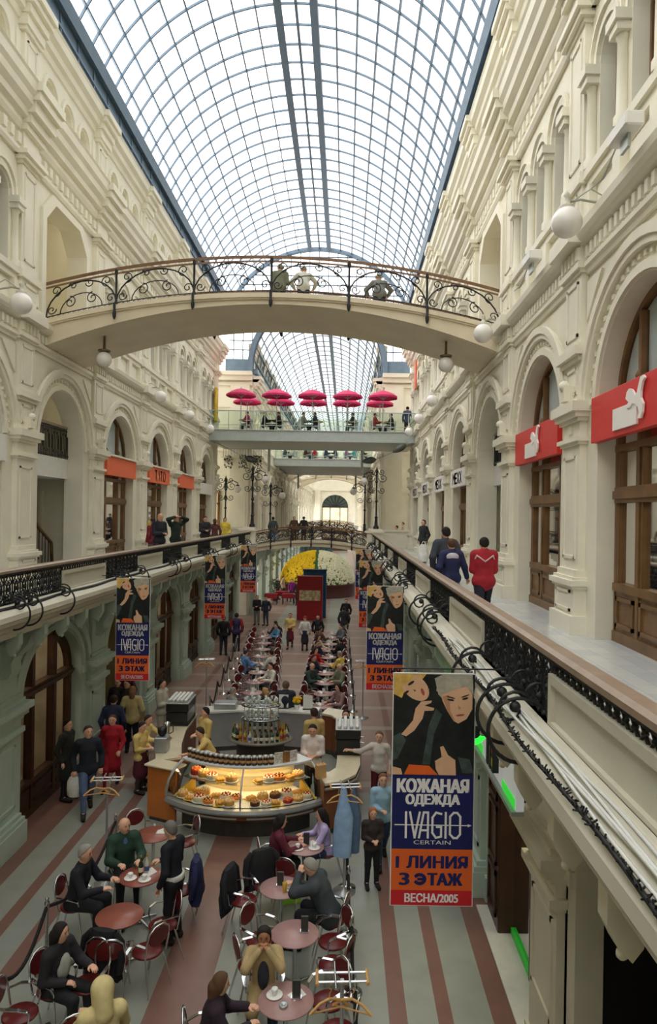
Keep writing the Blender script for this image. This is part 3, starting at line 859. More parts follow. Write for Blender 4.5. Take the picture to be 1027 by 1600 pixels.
# ---- the glass roof
def arc3(half, rise, zs, n):
    R = (half * half + rise * rise) / (2 * rise); zc = zs + rise - R
    a0 = math.asin(min(1, half / R)); a0 = a0 if rise <= half else PI - a0
    return [(R * math.sin(-a0 + 2 * a0 * i / n), zc + R * math.cos(-a0 + 2 * a0 * i / n)) for i in range(n + 1)], R, zc, a0
def barrel(name, half, rise, zs, y0, y1, step, nl, bar=0.05, long_=0.05):
    root = bpy.data.objects.new(name, None); COL.objects.link(root); root.location = (XC, 0, 0); struct(root)
    P, R, zc, a0 = arc3(half, rise, zs, 48)
    g = MB()
    for a, b in zip(P[:-1], P[1:]):
        g.add([(a[0], y0, a[1]), (a[0], y1, a[1]), (b[0], y1, b[1]), (b[0], y0, b[1])], [(0, 1, 2, 3)], 0, True)
    g.build('roof_glazing', RGLASS, root)
    ribs = MB()
    y = y0
    def hoop(y, wd, dp):
        for a, b in zip(P[:-1], P[1:]):
            k = (R - dp) / R
            q = lambda p, kk: (p[0] * kk, zc + (p[1] - zc) * kk)
            a1, b1 = q(a, k), q(b, k)
            ribs.quad((a1[0], y - wd, a1[1]), (b1[0], y - wd, b1[1]), (b1[0], y + wd, b1[1]), (a1[0], y + wd, a1[1]))
            ribs.quad((a[0], y - wd, a[1]), (b[0], y - wd, b[1]), (b1[0], y - wd, b1[1]), (a1[0], y - wd, a1[1]))
            ribs.quad((a[0], y + wd, a[1]), (b[0], y + wd, b[1]), (b1[0], y + wd, b1[1]), (a1[0], y + wd, a1[1]))
    while y <= y1 + 0.01:
        hoop(y, bar / 2, 0.07); y += step
    hoop(y1 - 0.1, 0.16, 0.2)
    ribs.build('curved_ribs', STEEL, root)
    bars = MB()
    def bar_at(ang, w_, dp):
        c = (R - dp / 2) ; x = c * math.sin(ang); z = zc + c * math.cos(ang)
        e1 = (math.cos(ang), -math.sin(ang)); e2 = (math.sin(ang), math.cos(ang))
        pr = [(x + e1[0] * i * w_ / 2 + e2[0] * j * dp / 2, z + e1[1] * i * w_ / 2 + e2[1] * j * dp / 2) for i, j in ((-1, -1), (1, -1), (1, 1), (-1, 1))]
        bars.prism(pr, y0, y1)
    cg = 0.62 / R
    for s in (-1, 1):
        bar_at(s * cg, 0.26, 0.22)
        for k in range(1, nl + 1):
            bar_at(s * (cg + (a0 - cg) * k / (nl + 1)), long_, 0.1)
        bar_at(s * a0 * 0.995, 0.3, 0.3)
    bar_at(0, 0.09, 0.12)
    bars.build('long_bars', STEEL, root)
    return root
barrel('ceiling_roof', HW + 0.1, 3.85, 19.62, -40, YFAR, 1.0, 8, 0.05, 0.05)
barrel('ceiling_far_roof', 4.14, 4.5, 15.5, YFAR, 130, 1.6, 7, 0.08, 0.07)

# gable between the two roofs
gb = bpy.data.objects.new('window_gable', None); COL.objects.link(gb); gb.location = (XC, YFAR, 0); struct(gb)
Po, Ro, zo, ao = arc3(HW + 0.1, 3.85, 19.62, 48)
Pi, Ri, zi, ai = arc3(4.14, 4.5, 15.5, 48)
g = MB()
def top_main(x): return zo + math.sqrt(max(0, Ro * Ro - x * x))
def top_far(x): return (zi + math.sqrt(max(0, Ri * Ri - x * x))) if abs(x) < 4.14 else 16.3
N = 60
xs = [-5.79 + 11.58 * i / N for i in range(N + 1)]
for a, b in zip(xs[:-1], xs[1:]):
    g.quad((a, 0, max(16.3, top_far(a))), (b, 0, max(16.3, top_far(b))), (b, 0, max(19.62, top_main(b))), (a, 0, max(19.62, top_main(a))))
g.build('gable_glazing', RGLASS, gb)
br = MB()
x = -5.4
while x < 5.5:
    br.box(x - 0.025, x + 0.025, -0.05, 0.05, max(16.3, top_far(x)), max(19.6, top_main(x))); x += 0.6
z = 16.9
while z < 23.3:
    xm = HW if z < 19.62 else math.sqrt(max(0, Ro * Ro - (z - zo) ** 2))
    xi = math.sqrt(max(0, Ri * Ri - (z - zi) ** 2)) if z < zi + Ri else 0
    for s in (-1, 1): br.box(min(s * xi, s * xm), max(s * xi, s * xm), -0.05, 0.05, z - 0.025, z + 0.025)
    z += 0.6
for s in (-1, 1):
    br.box(s * 5.0 - 0.9, s * 5.0 + 0.9, -0.1, 0.1, 15.4, 16.3)
br.build('gable_bars', STEEL, gb)
br = MB()
for k, (dr) in enumerate((0.0,)):
    A = [(p[0] * 1.0, p[1]) for p in Pi]
    for a, b in zip(A[:-1], A[1:]):
        k1 = (Ri + 0.3) / Ri
        q = lambda p: (p[0] * k1, zi + (p[1] - zi) * k1)
        a1, b1 = q(a), q(b)
        br.quad((a[0], -0.3, a[1]), (b[0], -0.3, b[1]), (b1[0], -0.3, b1[1]), (a1[0], -0.3, a1[1]))
        br.quad((a[0], -0.3, a[1]), (b[0], -0.3, b[1]), (b[0], 0.1, b[1]), (a[0], 0.1, a[1]))
        br.quad((a1[0], -0.3, a1[1]), (b1[0], -0.3, b1[1]), (b1[0], 0.1, b1[1]), (a1[0], 0.1, a1[1]))
br.build('gable_arch', STEEL, gb)

# ---- crossing: walls that face us and the arms to either side
mb = MB()
for s in (-1, 1):
    mb.box(s * 9.8 - 4.15 - 0.0 if s > 0 else -13.95, s * 9.8 + 4.15 if s > 0 else -5.65, YFAR - 0.1, YFAR + 0.4, 0, 15.4)
mb = MB()
for s in (-1, 1):
    x0, x1 = (4.14, 13.8) if s > 0 else (-13.8, -4.14)
    mb.box(x0, x1, YFAR - 0.1, YFAR + 0.4, 0, 15.4)
    for z0, z1, d in ((4.3, 4.6, .3), (7.9, 8.3, .12), (10.4, 10.6, .15), (10.8, 11.1, .3), (13.2, 13.4, .12), (14.6, 14.8, .15), (14.9, 15.2, .35), (15.2, 15.45, .5), (5.2, 5.4, .1), (11.9, 12.05, .1)):
        mb.box(x0, x1, YFAR - 0.1 - d, YFAR, z0, z1)
    a = s * 4.9
    mb.box(a - 0.6, a + 0.6, YFAR - 0.3, YFAR, 0, 14.6); mb.box(a - 0.45, a + 0.45, YFAR - 0.33, YFAR, 5.6, 7.7); mb.box(a - 0.45, a + 0.45, YFAR - 0.33, YFAR, 11.9, 14.3)
    a = s * 9.0
    mb.box(a - 0.6, a + 0.6, YFAR - 0.3, YFAR, 0, 14.6)
struct(mb.build('wall_crossing_far', CREAM, loc=(XC, 0, 0)))
for s, nm in ((1, 'right'), (-1, 'left')):
    mb = MB(); mb.box(13.6, 13.9, YEND - 1, YFAR + 0.4, 0, 20); struct(mb.build('wall_crossing_' + nm, CREAM, loc=(XC, 0, 0), scale=(s, 1, 1)))
    mb = MB(); mb.quad((5.9, YEND - 0.4, 19), (13.9, YEND - 0.4, 19), (13.9, YFAR, 19), (5.9, YFAR, 19)); struct(mb.build('ceiling_crossing_' + nm, RGLASS, loc=(XC, 0, 0), scale=(s, 1, 1)))
    mb = MB(); mb.box(4.2, 13.9, YEND, YFAR, ZD - 0.14, ZD); struct(mb.build('floor_crossing_' + nm, DECK, loc=(XC, 0, 0), scale=(s, 1, 1)))
    # shop window glowing in the crossing wall
    o = bpy.data.objects.new('window_crossing_' + nm, None); COL.objects.link(o); o.location = (XC + s * 7.2, YFAR - 0.12, 0); struct(o)
    mb = MB()
    for a, b, c, d in ((-1.1, -.95, ZD, 8), (.95, 1.1, ZD, 8), (-1.1, 1.1, 7.85, 8.0), (-1.1, 1.1, ZD, 4.8), (-.05, .05, ZD, 8), (-1.1, 1.1, 7.0, 7.1)): mb.box(a, b, -0.1, 0.05, c, d)
    mb.build('frame', WOOD, o)
    mb = MB(); mb.box(-1, 1, -0.02, 0.0, ZD, 8); mb.build('lit_shop', M('lit_shop_window', (255, 214, 158), 0.5, noise=0.35, scale=2.5, emit=0.5), o)
# wall behind the camera
mb = MB(); mb.box(-9, 6, -40.2, -40, 0, 24); struct(mb.build('wall_back', CREAM))
for side, nm in ((1, 'right'), (-1, 'left')):
    mb = MB(); mb.box(5.82, 6.0, -40, PIL0 - 4 * PITCH, ZD, 18.5); mb.box(5.74, 5.9, -40, -10, 18.4, 19.66)
    struct(mb.build('wall_rear_' + nm, CREAM, loc=(XC, 0, 0), scale=(side, 1, 1)))
    mb = MB(); mb.box(4.4, 4.6, -40, GPIL0 - 4 * PITCH, 0, 4.4)
    struct(mb.build('wall_rear_ground_' + nm, MINT, loc=(XC, 0, 0), scale=(side, 1, 1)))

# ---- the far passage
for side, nm in ((1, 'right'), (-1, 'left')):
    x0 = XC - side * FSH
    n = 0
    for j in range(17):
        yc = YFAR + 0.6 + HB + PITCH * j
        far_me = bay_shop
        put('wall_far_' + nm, far_me, (x0, yc, 0), (side, 1, 0.94))
        if j < 9:
            put('wall_shop', room_me, (x0, yc, 0), (side, 1, 0.94))
            window_at((x0, yc, 0), (side, 1, 0.94))
        put('trim_pilaster_far_' + nm, pil_me, (x0, yc - HB, 0), (side, 1, 0.94))
        put('wall_far_ground_' + nm, gb_me, (XC - side * 0.5, yc, 0), (side, 1, 0.94))
        put('trim_pilaster_ground_far_' + nm, gp_me, (XC - side * 0.5, yc - HB, 0), (side, 1, 0.94))
    o = bay_cornices(YFAR, 126).build('trim_cornice_far_' + nm, CREAM, loc=(x0, 0, 0), scale=(side, 1, 0.94)); struct(o)
    mb = MB(); mb.box(2.9, 4.5, YFAR, 126, 4.2, 4.36); struct(mb.build('floor_far_gallery_' + nm, DECK, loc=(XC, 0, 0), scale=(side, 1, 1)))
# end of the far passage
mb = MB()
arch_wall(mb, 0, 0.5, 0, 2.4, 8.0, -7, 7, 0, 24, 20, rz=2.2, sill=False)
mb.box(-0.3, 0, -7, 7, 10.9, 11.3); mb.box(-0.3, 0, -7, 7, 13.9, 14.3); mb.box(-0.4, 0, -7, 7, 4.2, 4.6)
for s in (-1, 1):
    mb.box(-0.3, 0, s * 3.2 - 0.5, s * 3.2 + 0.5, 4.6, 10.9)
e = mb.build('wall_end', CREAM, loc=(XC, 126, 0), rotz=PI / 2); struct(e)
o = bpy.data.objects.new('door_end', None); COL.objects.link(o); o.location = (XC, 126.4, 0); struct(o)
mb = MB(); P = arch_pts(0, 2.4, 8.0, 20, 2.2)
mb.add([(a, 0, b) for a, b in P], [tuple(range(len(P)))]); mb.build('fanlight', M('dark_fanlight', (70, 84, 78), 0.2), o)
mb = MB(); mb.quad((-2.4, 0, 4), (2.4, 0, 4), (2.4, 0, 8), (-2.4, 0, 8)); mb.build('lit_shop', M('lit_end_shop', (244, 226, 190), 0.5, noise=0.35, scale=1.2, emit=0.35), o)
mb = MB(); mb.quad((-2.4, 0, 0), (2.4, 0, 0), (2.4, 0, 4), (-2.4, 0, 4)); mb.build('dark_shopfront', DWOOD, o)
mb = MB()
for k in range(9):
    a = PI * k / 8; mb.tube([(0, -0.06, 8.0), (-2.4 * math.cos(a), -0.06, 8 + 2.2 * math.sin(a))], 0.05, 4)
mb.box(-2.4, 2.4, -0.1, 0, 7.85, 8.1)
for x in (-2.35, -0.9, 0.9, 2.35): mb.box(x - 0.06, x + 0.06, -0.1, 0, 4.3, 8)
mb.build('frame', IRON, o)
# ================================================================== BRIDGES
FASCIA = M('bridge_plaster', (222, 210, 184), 0.6, noise=0.05, scale=1.5)
def bridge(name, label, half, y0, y1, zt_end, zt_mid, zb_end, zb_mid, posts, rail_h=0.95, detail=True, axis=XC):
    root = thing(name, label, 'bridge', (axis, 0, 0))
    N = 36
    X = [-half + 2 * half * i / N for i in range(N + 1)]
    zt = lambda x: zt_end + (zt_mid - zt_end) * (1 - (x / half) ** 2)
    zb = lambda x: zb_end + (zb_mid - zb_end) * (1 - (x / half) ** 2)
    mb = MB()
    for a, b in zip(X[:-1], X[1:]):
        mb.quad((a, y0, zt(a)), (b, y0, zt(b)), (b, y1, zt(b)), (a, y1, zt(a)))
        mb.quad((a, y0, zb(a)), (b, y0, zb(b)), (b, y1, zb(b)), (a, y1, zb(a)))
        for y, s in ((y0, -1), (y1, 1)):
            mb.quad((a, y, zb(a)), (b, y, zb(b)), (b, y, zt(b)), (a, y, zt(a)))
            for p0, p1, d in ((-0.1, 0.02, 0.09), (-0.14, -0.1, 0.05)):
                yy = y + s * d
                q = [(a, zt(a) + p0), (b, zt(b) + p0), (b, zt(b) + p1), (a, zt(a) + p1)]
                mb.add([(x, yy, z) for x, z in q] + [(x, y, z) for x, z in q], [(0, 1, 2, 3), (0, 1, 5, 4), (3, 2, 6, 7)])
    mb.build('deck', FASCIA, root)
    for y, s in ((y0 + 0.02, -1), (y1 - 0.02, 1)):
        hr = MB()
        for a, b in zip(X[:-1], X[1:]):
            for d, t in ((rail_h, 0.03), (rail_h - 0.11, 0.018)):
                hr.add([(a, y - t, zt(a) + d - t), (b, y - t, zt(b) + d - t), (b, y + t, zt(b) + d - t), (a, y + t, zt(a) + d - t), (a, y - t, zt(a) + d + t), (b, y - t, zt(b) + d + t), (b, y + t, zt(b) + d + t), (a, y + t, zt(a) + d + t)],
                       [(0, 1, 5, 4), (3, 2, 6, 7), (4, 5, 6, 7), (0, 1, 2, 3)])
        rail = hr.build('railing', M('bridge_handrail', (124, 92, 66), 0.4, noise=0.15), root)
        sw = MB()
        def T(pts, r=0.014): sw.tube([(px_, y, zt(px_) + pz) for px_, pz in pts], r, 4, cap=False)
        ed = [-half + 0.03] + posts + [half - 0.03]
        for p in posts:
            pm = MB()
            pm.lathe([(0.045, 0), (0.05, 0.1), (0.028, 0.16), (0.028, rail_h - 0.15), (0.05, rail_h - 0.1), (0.035, rail_h)], (p, y, zt(p)), 8)
            pm.lathe([(0.01, -0.36), (0.04, -0.3), (0.05, -0.2), (0.03, -0.14), (0.035, 0.02)], (p, y + s * 0.13, zt(p)), 8)
            pm.box(p - 0.02, p + 0.02, min(y, y + s * 0.13), max(y, y + s * 0.13), zt(p) + 0.0, zt(p) + 0.04)
            pm.build('post', IRON, rail)
        T([(x, 0.1) for x in X]); 
        if detail:
            for a, b in zip(ed[:-1], ed[1:]):
                L = b - a; m_ = (a + b) / 2; H = rail_h - 0.2
                T([(a + L * (0.5 - 0.5 * math.cos(PI * k / 12)), 0.1 + H * 0.95 * math.sin(PI * k / 12)) for k in range(13)], 0.02)
                T([(m_ + L * 0.3 * math.cos(PI * k / 12), 0.1 + H * 0.55 * math.sin(PI * k / 12)) for k in range(13)])
                for q in (-1, 1):
                    T(scroll((m_ + q * L * 0.16, 0.12 + H * 0.3), 0.15, 1.3, PI / 2, q)); T(scroll((m_ + q * L * 0.36, 0.12 + H * 0.78), 0.14, 1.3, -PI / 2, -q)); T(scroll((m_ + q * L * 0.42, 0.1 + H * 0.2), 0.12, 1.2, 0, q))
                    T(scroll((m_ + q * L * 0.12, 0.14 + H * 0.8), 0.11, 1.2, PI, q))
                k = a
                while k < b - 0.05: T([(k, 0.02), (k + 0.06, 0.1), (k + 0.12, 0.02)], 0.008); k += 0.13
        sw.build('scrollwork', IRON, rail)
    return root
bridge('footbridge', 'cream arched footbridge with iron scroll railing crossing high between the third storey doorways', 5.78, 17.5, 20.2, 11.2, 11.98, 10.58, 11.73, [-3.98, -2.01, -0.05, 1.92, 3.9])
bridge('footbridge', 'low cream arched footbridge joining both galleries in front of the flower mound', 3.45, 39.2, 41.0, 4.56, 4.95, 4.2, 4.62, [-2.3, -1.15, 0, 1.15, 2.3], 0.8)
bridge('footbridge', 'distant pale arched footbridge nearer of two high ones under the far roof', 4.1, 72, 74.4, 10.9, 11.6, 10.0, 11.2, [-2, 0, 2], 0.9, False)
bridge('footbridge', 'distant pale arched footbridge farther of two high ones under the far roof', 4.1, 90, 92.4, 10.9, 11.6, 10.0, 11.2, [-2, 0, 2], 0.9, False)
bridge('footbridge', 'distant low footbridge in the far passage just beyond the crossing', 3.0, 57, 58.5, 4.55, 4.9, 4.2, 4.6, [-2, -1, 0, 1, 2], 0.95, True)
bridge('footbridge', 'distant low footbridge in front of the lit end shop', 3.0, 82, 83.5, 4.55, 4.9, 4.2, 4.6, [-2, -1, 0, 1, 2], 0.95, True)
for s, nm in ((1, 'right'), (-1, 'left')):     # pedestals closing the parapets at the crossing
    mb = MB(); mb.box(-0.45, 0.45, -0.35, 0.35, ZD, 5.45); mb.box(-0.55, 0.55, -0.45, 0.45, 5.45, 5.55); mb.box(-0.38, 0.38, -0.3, 0.3, 5.55, 5.68); mb.box(-0.52, 0.52, -0.42, 0.42, ZD, 4.75)
    struct(mb.build('trim_pedestal_' + nm, CREAM, loc=(XC + s * 3.6, 39.5, 0)))
mb = MB(); mb.box(-2.2, 2.2, -0.12, 0.12, ZD, 5.5); mb.box(-2.3, 2.3, -0.2, 0.2, 5.5, 5.62)
struct(mb.build('trim_parapet_right', CREAM, loc=(XC + 3.6 + 2.6, 40.6, 0)))
o = mb.build('trim_parapet_left', CREAM, loc=(XC - 3.6 - 2.6, 40.6, 0)); struct(o)

# ---- lamps under the high bridge and on the walls
def globe_lamp():
    t = thing('globe_lamp', 'x', 'lamp')
    mb = MB(); mb.ball((0, 0, 0), 0.225, 20, 14); mb.build('globe', GLOBE, t)
    mb = MB(); mb.lathe([(0.1, 0.2), (0.11, 0.24), (0.05, 0.27), (0.03, 0.36), (0.05, 0.4), (0.001, 0.46)], n=10); mb.build('cap', PANELC, t)
    mb = MB(); mb.tube([(0, 0, 0.3), (0.2, 0, 0.34), (0.45, 0, 0.3), (0.62, 0, 0.28)], 0.02, 6); mb.tube([(0.1, 0, 0.33), (0.35, 0, 0.5), (0.6, 0, 0.36)], 0.012, 5); mb.build('bracket', M('pale_metal', (170, 172, 160), 0.4, 0.4, noise=0.1), t)
    return t
lamp0 = globe_lamp(); first = True
ordn = ['on the first', 'on the second', 'on the third', 'on the fourth', 'on the fifth']
for s, nm in ((1, 'right'), (-1, 'left')):
    for k, j in enumerate([0, 1, 3, 4, 5]):
        if s < 0 and j == 0: continue
        if s > 0: d = ['large in front of the nearest right pillar', 'beside the right foot of the high footbridge', 'on the right wall just beyond the high footbridge', 'second beyond the footbridge on the right wall', 'last on the right wall before the crossing'][k]
        else: d = ['', 'beside the left foot of the high footbridge', 'on the left wall just beyond the high footbridge', 'second beyond the footbridge on the left wall', 'last on the left wall before the crossing'][k]
        X, Y, Z = SX(s, 5.12), PIL0 + PITCH * j, 10.78
        if s > 0 and j == 0: Y = 10.2
        if s < 0 and j == 1: X, Y = SX(-1, 5.0), 14.6
        o = lamp0 if first else dup(lamp0)
        first = False
        o.location = (X, Y, Z); o.scale = (s, 1, 1)
        o['label'] = 'white opal globe lamp ' + d; o['group'] = 'globe lamps along the walls'
for s, nm in ((1, 'right'), (-1, 'left')):
    t = thing('globe_lamp', 'white opal globe lamp hanging under the %s end of the high footbridge' % nm, 'lamp', (XC + s * 4.5, 18.2, 10.42), group='globe lamps under the footbridge')
    mb = MB(); mb.ball((0, 0, 0), 0.2, 18, 12); mb.build('globe', GLOBE, t)
    mb = MB(); mb.lathe([(0.05, 0.18), (0.16, 0.2), (0.16, 0.24), (0.04, 0.27), (0.03, 0.62)], n=12); mb.build('cap', M('bronze', (120, 104, 80), 0.4, 0.5), t)

def lamp_post():
    t = thing('lamp_post', 'x', 'lamp')
    mb = MB()
    mb.lathe([(0.16, 0), (0.16, 0.12), (0.1, 0.2), (0.07, 0.6), (0.1, 0.66), (0.05, 0.72), (0.045, 1.5), (0.09, 1.56), (0.045, 1.64), (0.04, 2.6), (0.09, 2.68), (0.05, 2.76), (0.06, 3.2), (0.11, 3.3), (0.04, 3.4), (0.001, 3.55)], n=10)
    mb.build('post', IRON, t)
    mb = MB()
    for a in range(4):
        c, s_ = math.cos(a * PI / 2), math.sin(a * PI / 2)
        for z0, r in ((2.9, 0.26), (2.2, 0.2), (3.25, 0.18)):
            mb.tube([(c * (0.1 + r + p[0]), s_ * (0.1 + r + p[0]), z0 + p[1]) for p in scroll((0, 0), r, 1.4, PI, 1, 16)], 0.02, 4)
    mb.tube([(0, 0, 3.0), (0.4, 0, 3.25), (0.72, 0, 3.1), (0.72, 0, 2.95)], 0.03, 5)
    mb.build('scrollwork', IRON, t)
    mb = MB(); mb.ball((0.72, 0, 2.72), 0.22, 16, 10); mb.build('globe', GLOBE, t)
    mb = MB(); mb.lathe([(0.1, 2.9), (0.12, 2.95), (0.03, 3.0)], (0.72, 0, 0), 10); mb.build('cap', IRON, t)
    return t
lp = lamp_post()
LPS = [((-5.32, 39.4, 5.68), 0, 'black iron lamp post on the left pedestal at the end of the left parapet'), ((1.75, 39.4, 5.68), PI, 'black iron lamp post on the right pedestal at the end of the right parapet'),
       ((-4.7, 43.2, 4.9), 0, 'black iron lamp post behind the man in grey jacket on the low footbridge'), ((1.2, 43.2, 5.2), PI, 'slimmer looking black lamp post just beyond the right pedestal lamp'),
       ((-7.3, 42.0, 5.2), 0, 'black iron lamp post before the lit shop window left of the crossing')]
for k, (p, rz, lb) in enumerate(LPS):
    o = lp if k == 0 else dup(lp)
    o.location = p; o.rotation_euler = (0, 0, rz); o['label'] = lb; o['group'] = 'iron lamp posts at the crossing'
for k, (p, w_) in enumerate((((-4.7, 43.2), .5), ((1.2, 43.2), .5), ((-7.3, 42.0), .5))):
    mb = MB(); mb.box(p[0] - .3, p[0] + .3, p[1] - .3, p[1] + .3, ZD - 0.2, (4.9, 5.2, 5.2)[k]); struct(mb.build('trim_plinth', CREAM))

# ================================================================== UMBRELLA DECKS
ALU = M('pale_grey_metal', (178, 186, 184), 0.4, 0.4, noise=0.05)
PINK = M('magenta_umbrella_cloth', (208, 50, 104), 0.7, noise=0.08, scale=3)
PALEWOOD = M('pale_table_wood', (206, 190, 158), 0.5, noise=0.1)
def terrace(label, y0, y1, half, z, nm):
    t = bpy.data.objects.new('floor_terrace_' + nm, None); COL.objects.link(t); t.location = (XC, 0, 0); struct(t)
    mb = MB(); mb.box(-half, half, y0, y1, z - 0.1, z); mb.box(-half, half, y0 + 0.1, y1, z - 0.62, z - 0.5)
    k = -half + 0.6
    while k < half: mb.box(k - 0.06, k + 0.06, y0 + 0.1, y1, z - 0.5, z - 0.1); k += 1.3
    mb.build('platform', M('terrace_soffit', (172, 178, 172), 0.5, noise=0.05), t)
    for y in (y0, y1):
        mb = MB(); mb.box(-half, half, y - 0.08, y + 0.08, z - 0.6, z - 0.02); mb.box(-half, half, y - 0.16, y + 0.16, z - 0.05, z); mb.box(-half, half, y - 0.16, y + 0.16, z - 0.62, z - 0.56)
        mb.build('edge_beam', ALU, t)
    for s in (-1, 1):
        mb = MB(); mb.tube([(s * 2.9, y1 - 0.2, z - 0.6), (s * 2.9, y1 - 0.2, z - 2.0)], 0.09, 8); mb.build('strut', ALU, t)
    t = thing('glass_railing', label, 'railing', (XC, y0, z))
    y0 = 0
    mb = MB(); mb.quad((-half, 0, 0.05), (half, 0, 0.05), (half, 0, 1.02), (-half, 0, 1.02)); mb.build('glass_panel', RAILGLASS, t)
    mb = MB(); mb.box(-half, half, -0.025, 0.025, 1.02, 1.07); mb.build('handrail', ALU, t)
    mb = MB(); mb.box(-half, half, -0.015, 0.015, 0.25, 0.28)
    k = -half + 0.1
    while k < half: mb.box(k - 0.02, k + 0.02, -0.02, 0.02, 0, 1.02); k += 1.0
    mb.build('rail_frame', ALU, t)
TZ = 11.1
terrace('pale glass railing along the near terrace with the pairs of magenta umbrellas', 38.4, 43.3, 5.75, TZ, 'near')
terrace('glass railing of the farther terrace seen below the near one', 57.6, 70, 4.1, TZ, 'far')
def umbrella():
    t = thing('parasol', 'x', 'umbrella')
    n = 8
    mb = MB()
    rings = [(0.02, 2.52), (0.3, 2.45), (0.6, 2.33), (0.86, 2.16)]
    vs = []
    for r, z in rings:
        for k in range(n * 2):
            a = PI * k / n
            rr = r * (1.0 if k % 2 == 0 else 0.955); zz = z + (0 if k % 2 == 0 else 0.012)
            vs.append((rr * math.cos(a), rr * math.sin(a), zz))
    fs = []
    m2 = n * 2
    for i in range(3):
        for k in range(m2): fs.append((i * m2 + k, i * m2 + (k + 1) % m2, (i + 1) * m2 + (k + 1) % m2, (i + 1) * m2 + k))
    mb.add(vs, fs, 0, True)
    va = [(v[0], v[1], v[2]) for v in vs[-m2:]]; vb = [(v[0], v[1], v[2] - 0.11) for v in va]
    mb.add(va + vb, [(k, (k + 1) % m2, m2 + (k + 1) % m2, m2 + k) for k in range(m2)])
    mb.build('canopy', PINK, t)
    mb = MB(); mb.tube([(0, 0, 0), (0, 0, 2.58)], 0.025, 6); mb.ball((0, 0, 2.58), 0.04, 6, 5); mb.build('pole', ALU, t)
    mb = MB(); mb.lathe([(0.28, 0), (0.28, 0.05), (0.05, 0.1)], n=14); mb.build('base', ALU, t)
    mb = MB()
    for k in range(n):
        a = 2 * PI * k / n; mb.tube([(0, 0, 2.0), (0.55 * math.cos(a), 0.55 * math.sin(a), 2.34)], 0.01, 4)
    mb.build('spoke', ALU, t)
    return t
um = umbrella(); first = True
def hi_table(loc, label, group):
    global hit
    if hit is None:
        hit = thing('bistro_table', 'x', 'table')
        mb = MB(); mb.lathe([(0.36, 0.72), (0.37, 0.735), (0.36, 0.75)], n=16); mb.build('table_top', PALEWOOD, hit)
        mb = MB(); mb.lathe([(0.22, 0), (0.22, 0.03), (0.035, 0.06), (0.035, 0.72)], n=10); mb.build('pedestal', ALU, hit)
        o = hit
    else: o = dup(hit)
    o.location = loc; o['label'] = label; o['group'] = group
    return o
hit = None
pos5 = ['leftmost', 'second from the left', 'middle', 'second from the right', 'rightmost']
for row, (Y, xs) in enumerate(((39.7, [-6.1, -4.05, -2.0, 0.02, 2.05]), (42.2, [-6.1, -4.05, -2.05, -0.02, 2.0]))):
    for k, x in enumerate(xs):
        o = um if first else dup(um); first = False
        o.location = (x, Y, TZ); o.rotation_euler = (0, 0, rnd.uniform(0, 0.7))
        o['label'] = 'magenta umbrella, %s of the %s row on the near terrace' % (pos5[k], 'front' if row == 0 else 'rear'); o['group'] = 'magenta umbrellas on the near terrace'
        if row == 0: hi_table((x + 0.3, Y + 0.5, TZ), 'pale terrace table beneath the %s front umbrella' % pos5[k], 'tables on the near terrace')
for k in range(5):
    o = dup(um); x = -5.5 + 1.8 * k; o.location = (x, 66.5, TZ); o.rotation_euler = (0, 0, rnd.uniform(0, 0.7))
    o['label'] = 'magenta umbrella, %s on the farther terrace' % pos5[k]; o['group'] = 'magenta umbrellas on the farther terrace'
    hi_table((x + 0.2, 61.5, TZ), 'pale table beneath the %s umbrella of the farther terrace' % pos5[k], 'tables on the farther terrace')
for p0, p1, lb in (((3.3, 38.2, 10.4), (2.55, 38.2, 9.95), 'dark lens shaped floodlight under the right end of the near terrace'), ((1.75, 40, 9.7), (0.9, 40, 9.55), 'dark lens shaped floodlight lower down on the right cable'), ((-5.9, 40, 9.7), (-5.1, 40, 9.45), 'dark lens shaped floodlight at the end of the left cable')):
    t = thing('floodlight', lb, 'lamp', p0)
    a, b = Vector(p0), Vector(p1); d = b - a
    mb = MB(); mb.tube([d * (i / 8) for i in range(9)], [0.02, 0.12, 0.18, 0.2, 0.2, 0.18, 0.15, 0.1, 0.02], 8); mb.build('housing', M('dark_grey_metal', (92, 98, 92), 0.5, 0.3), t)
    mb = MB(); far = Vector((3.7 if p0[0] > 0 else -7.6, p0[1], 10.55)); mb.tube([Vector((0, 0, 0)), far - a], 0.02, 5); mb.build('cable', ALU, t)

# ================================================================== SIGNS
SIGNRED = M('sign_red', (214, 48, 44), 0.45, noise=0.03); SIGNORANGE = M('sign_orange', (236, 110, 70), 0.5, noise=0.04); SIGNWHITE = M('sign_white', (242, 240, 236), 0.4, noise=0.02)
def plate_thing(name, label, w_, h_, mat, side, yc, z0, group=None, hh=5.745):
    t = thing(name, label, 'sign', (SX(side, hh), yc, z0), rotz=-side * PI / 2, group=group)
    mb = MB(); mb.bbox(-w_ / 2, w_ / 2, -0.03, 0.09, 0, h_, 0.008); mb.build('panel', mat, t)
    return t
def letters(t, name, body, x, z, h_, w_, mat, bold=0.03, y=-0.036, d=0.012, spacing=1.0):
    P, F = text_mesh(body, h_, w_, bold, spacing=spacing)
    mb = MB(); mb.add([(x + a, y, z + b) for a, b in P], F); mb.build(name, mat, t)
cat_pts = [(0.0, 0.62), (0.06, 0.78), (0.16, 0.84), (0.26, 0.8), (0.34, 0.72), (0.42, 0.6), (0.5, 0.66), (0.58, 0.86), (0.64, 1.0), (0.76, 1.02), (0.82, 0.94), (0.72, 0.86), (0.66, 0.66), (0.66, 0.5), (0.76, 0.34), (0.74, 0.14), (0.66, 0.0), (0.54, 0.02), (0.6, 0.16), (0.54, 0.3), (0.42, 0.4), (0.3, 0.44), (0.2, 0.36), (0.06, 0.36), (0.04, 0.44), (0.14, 0.5)]
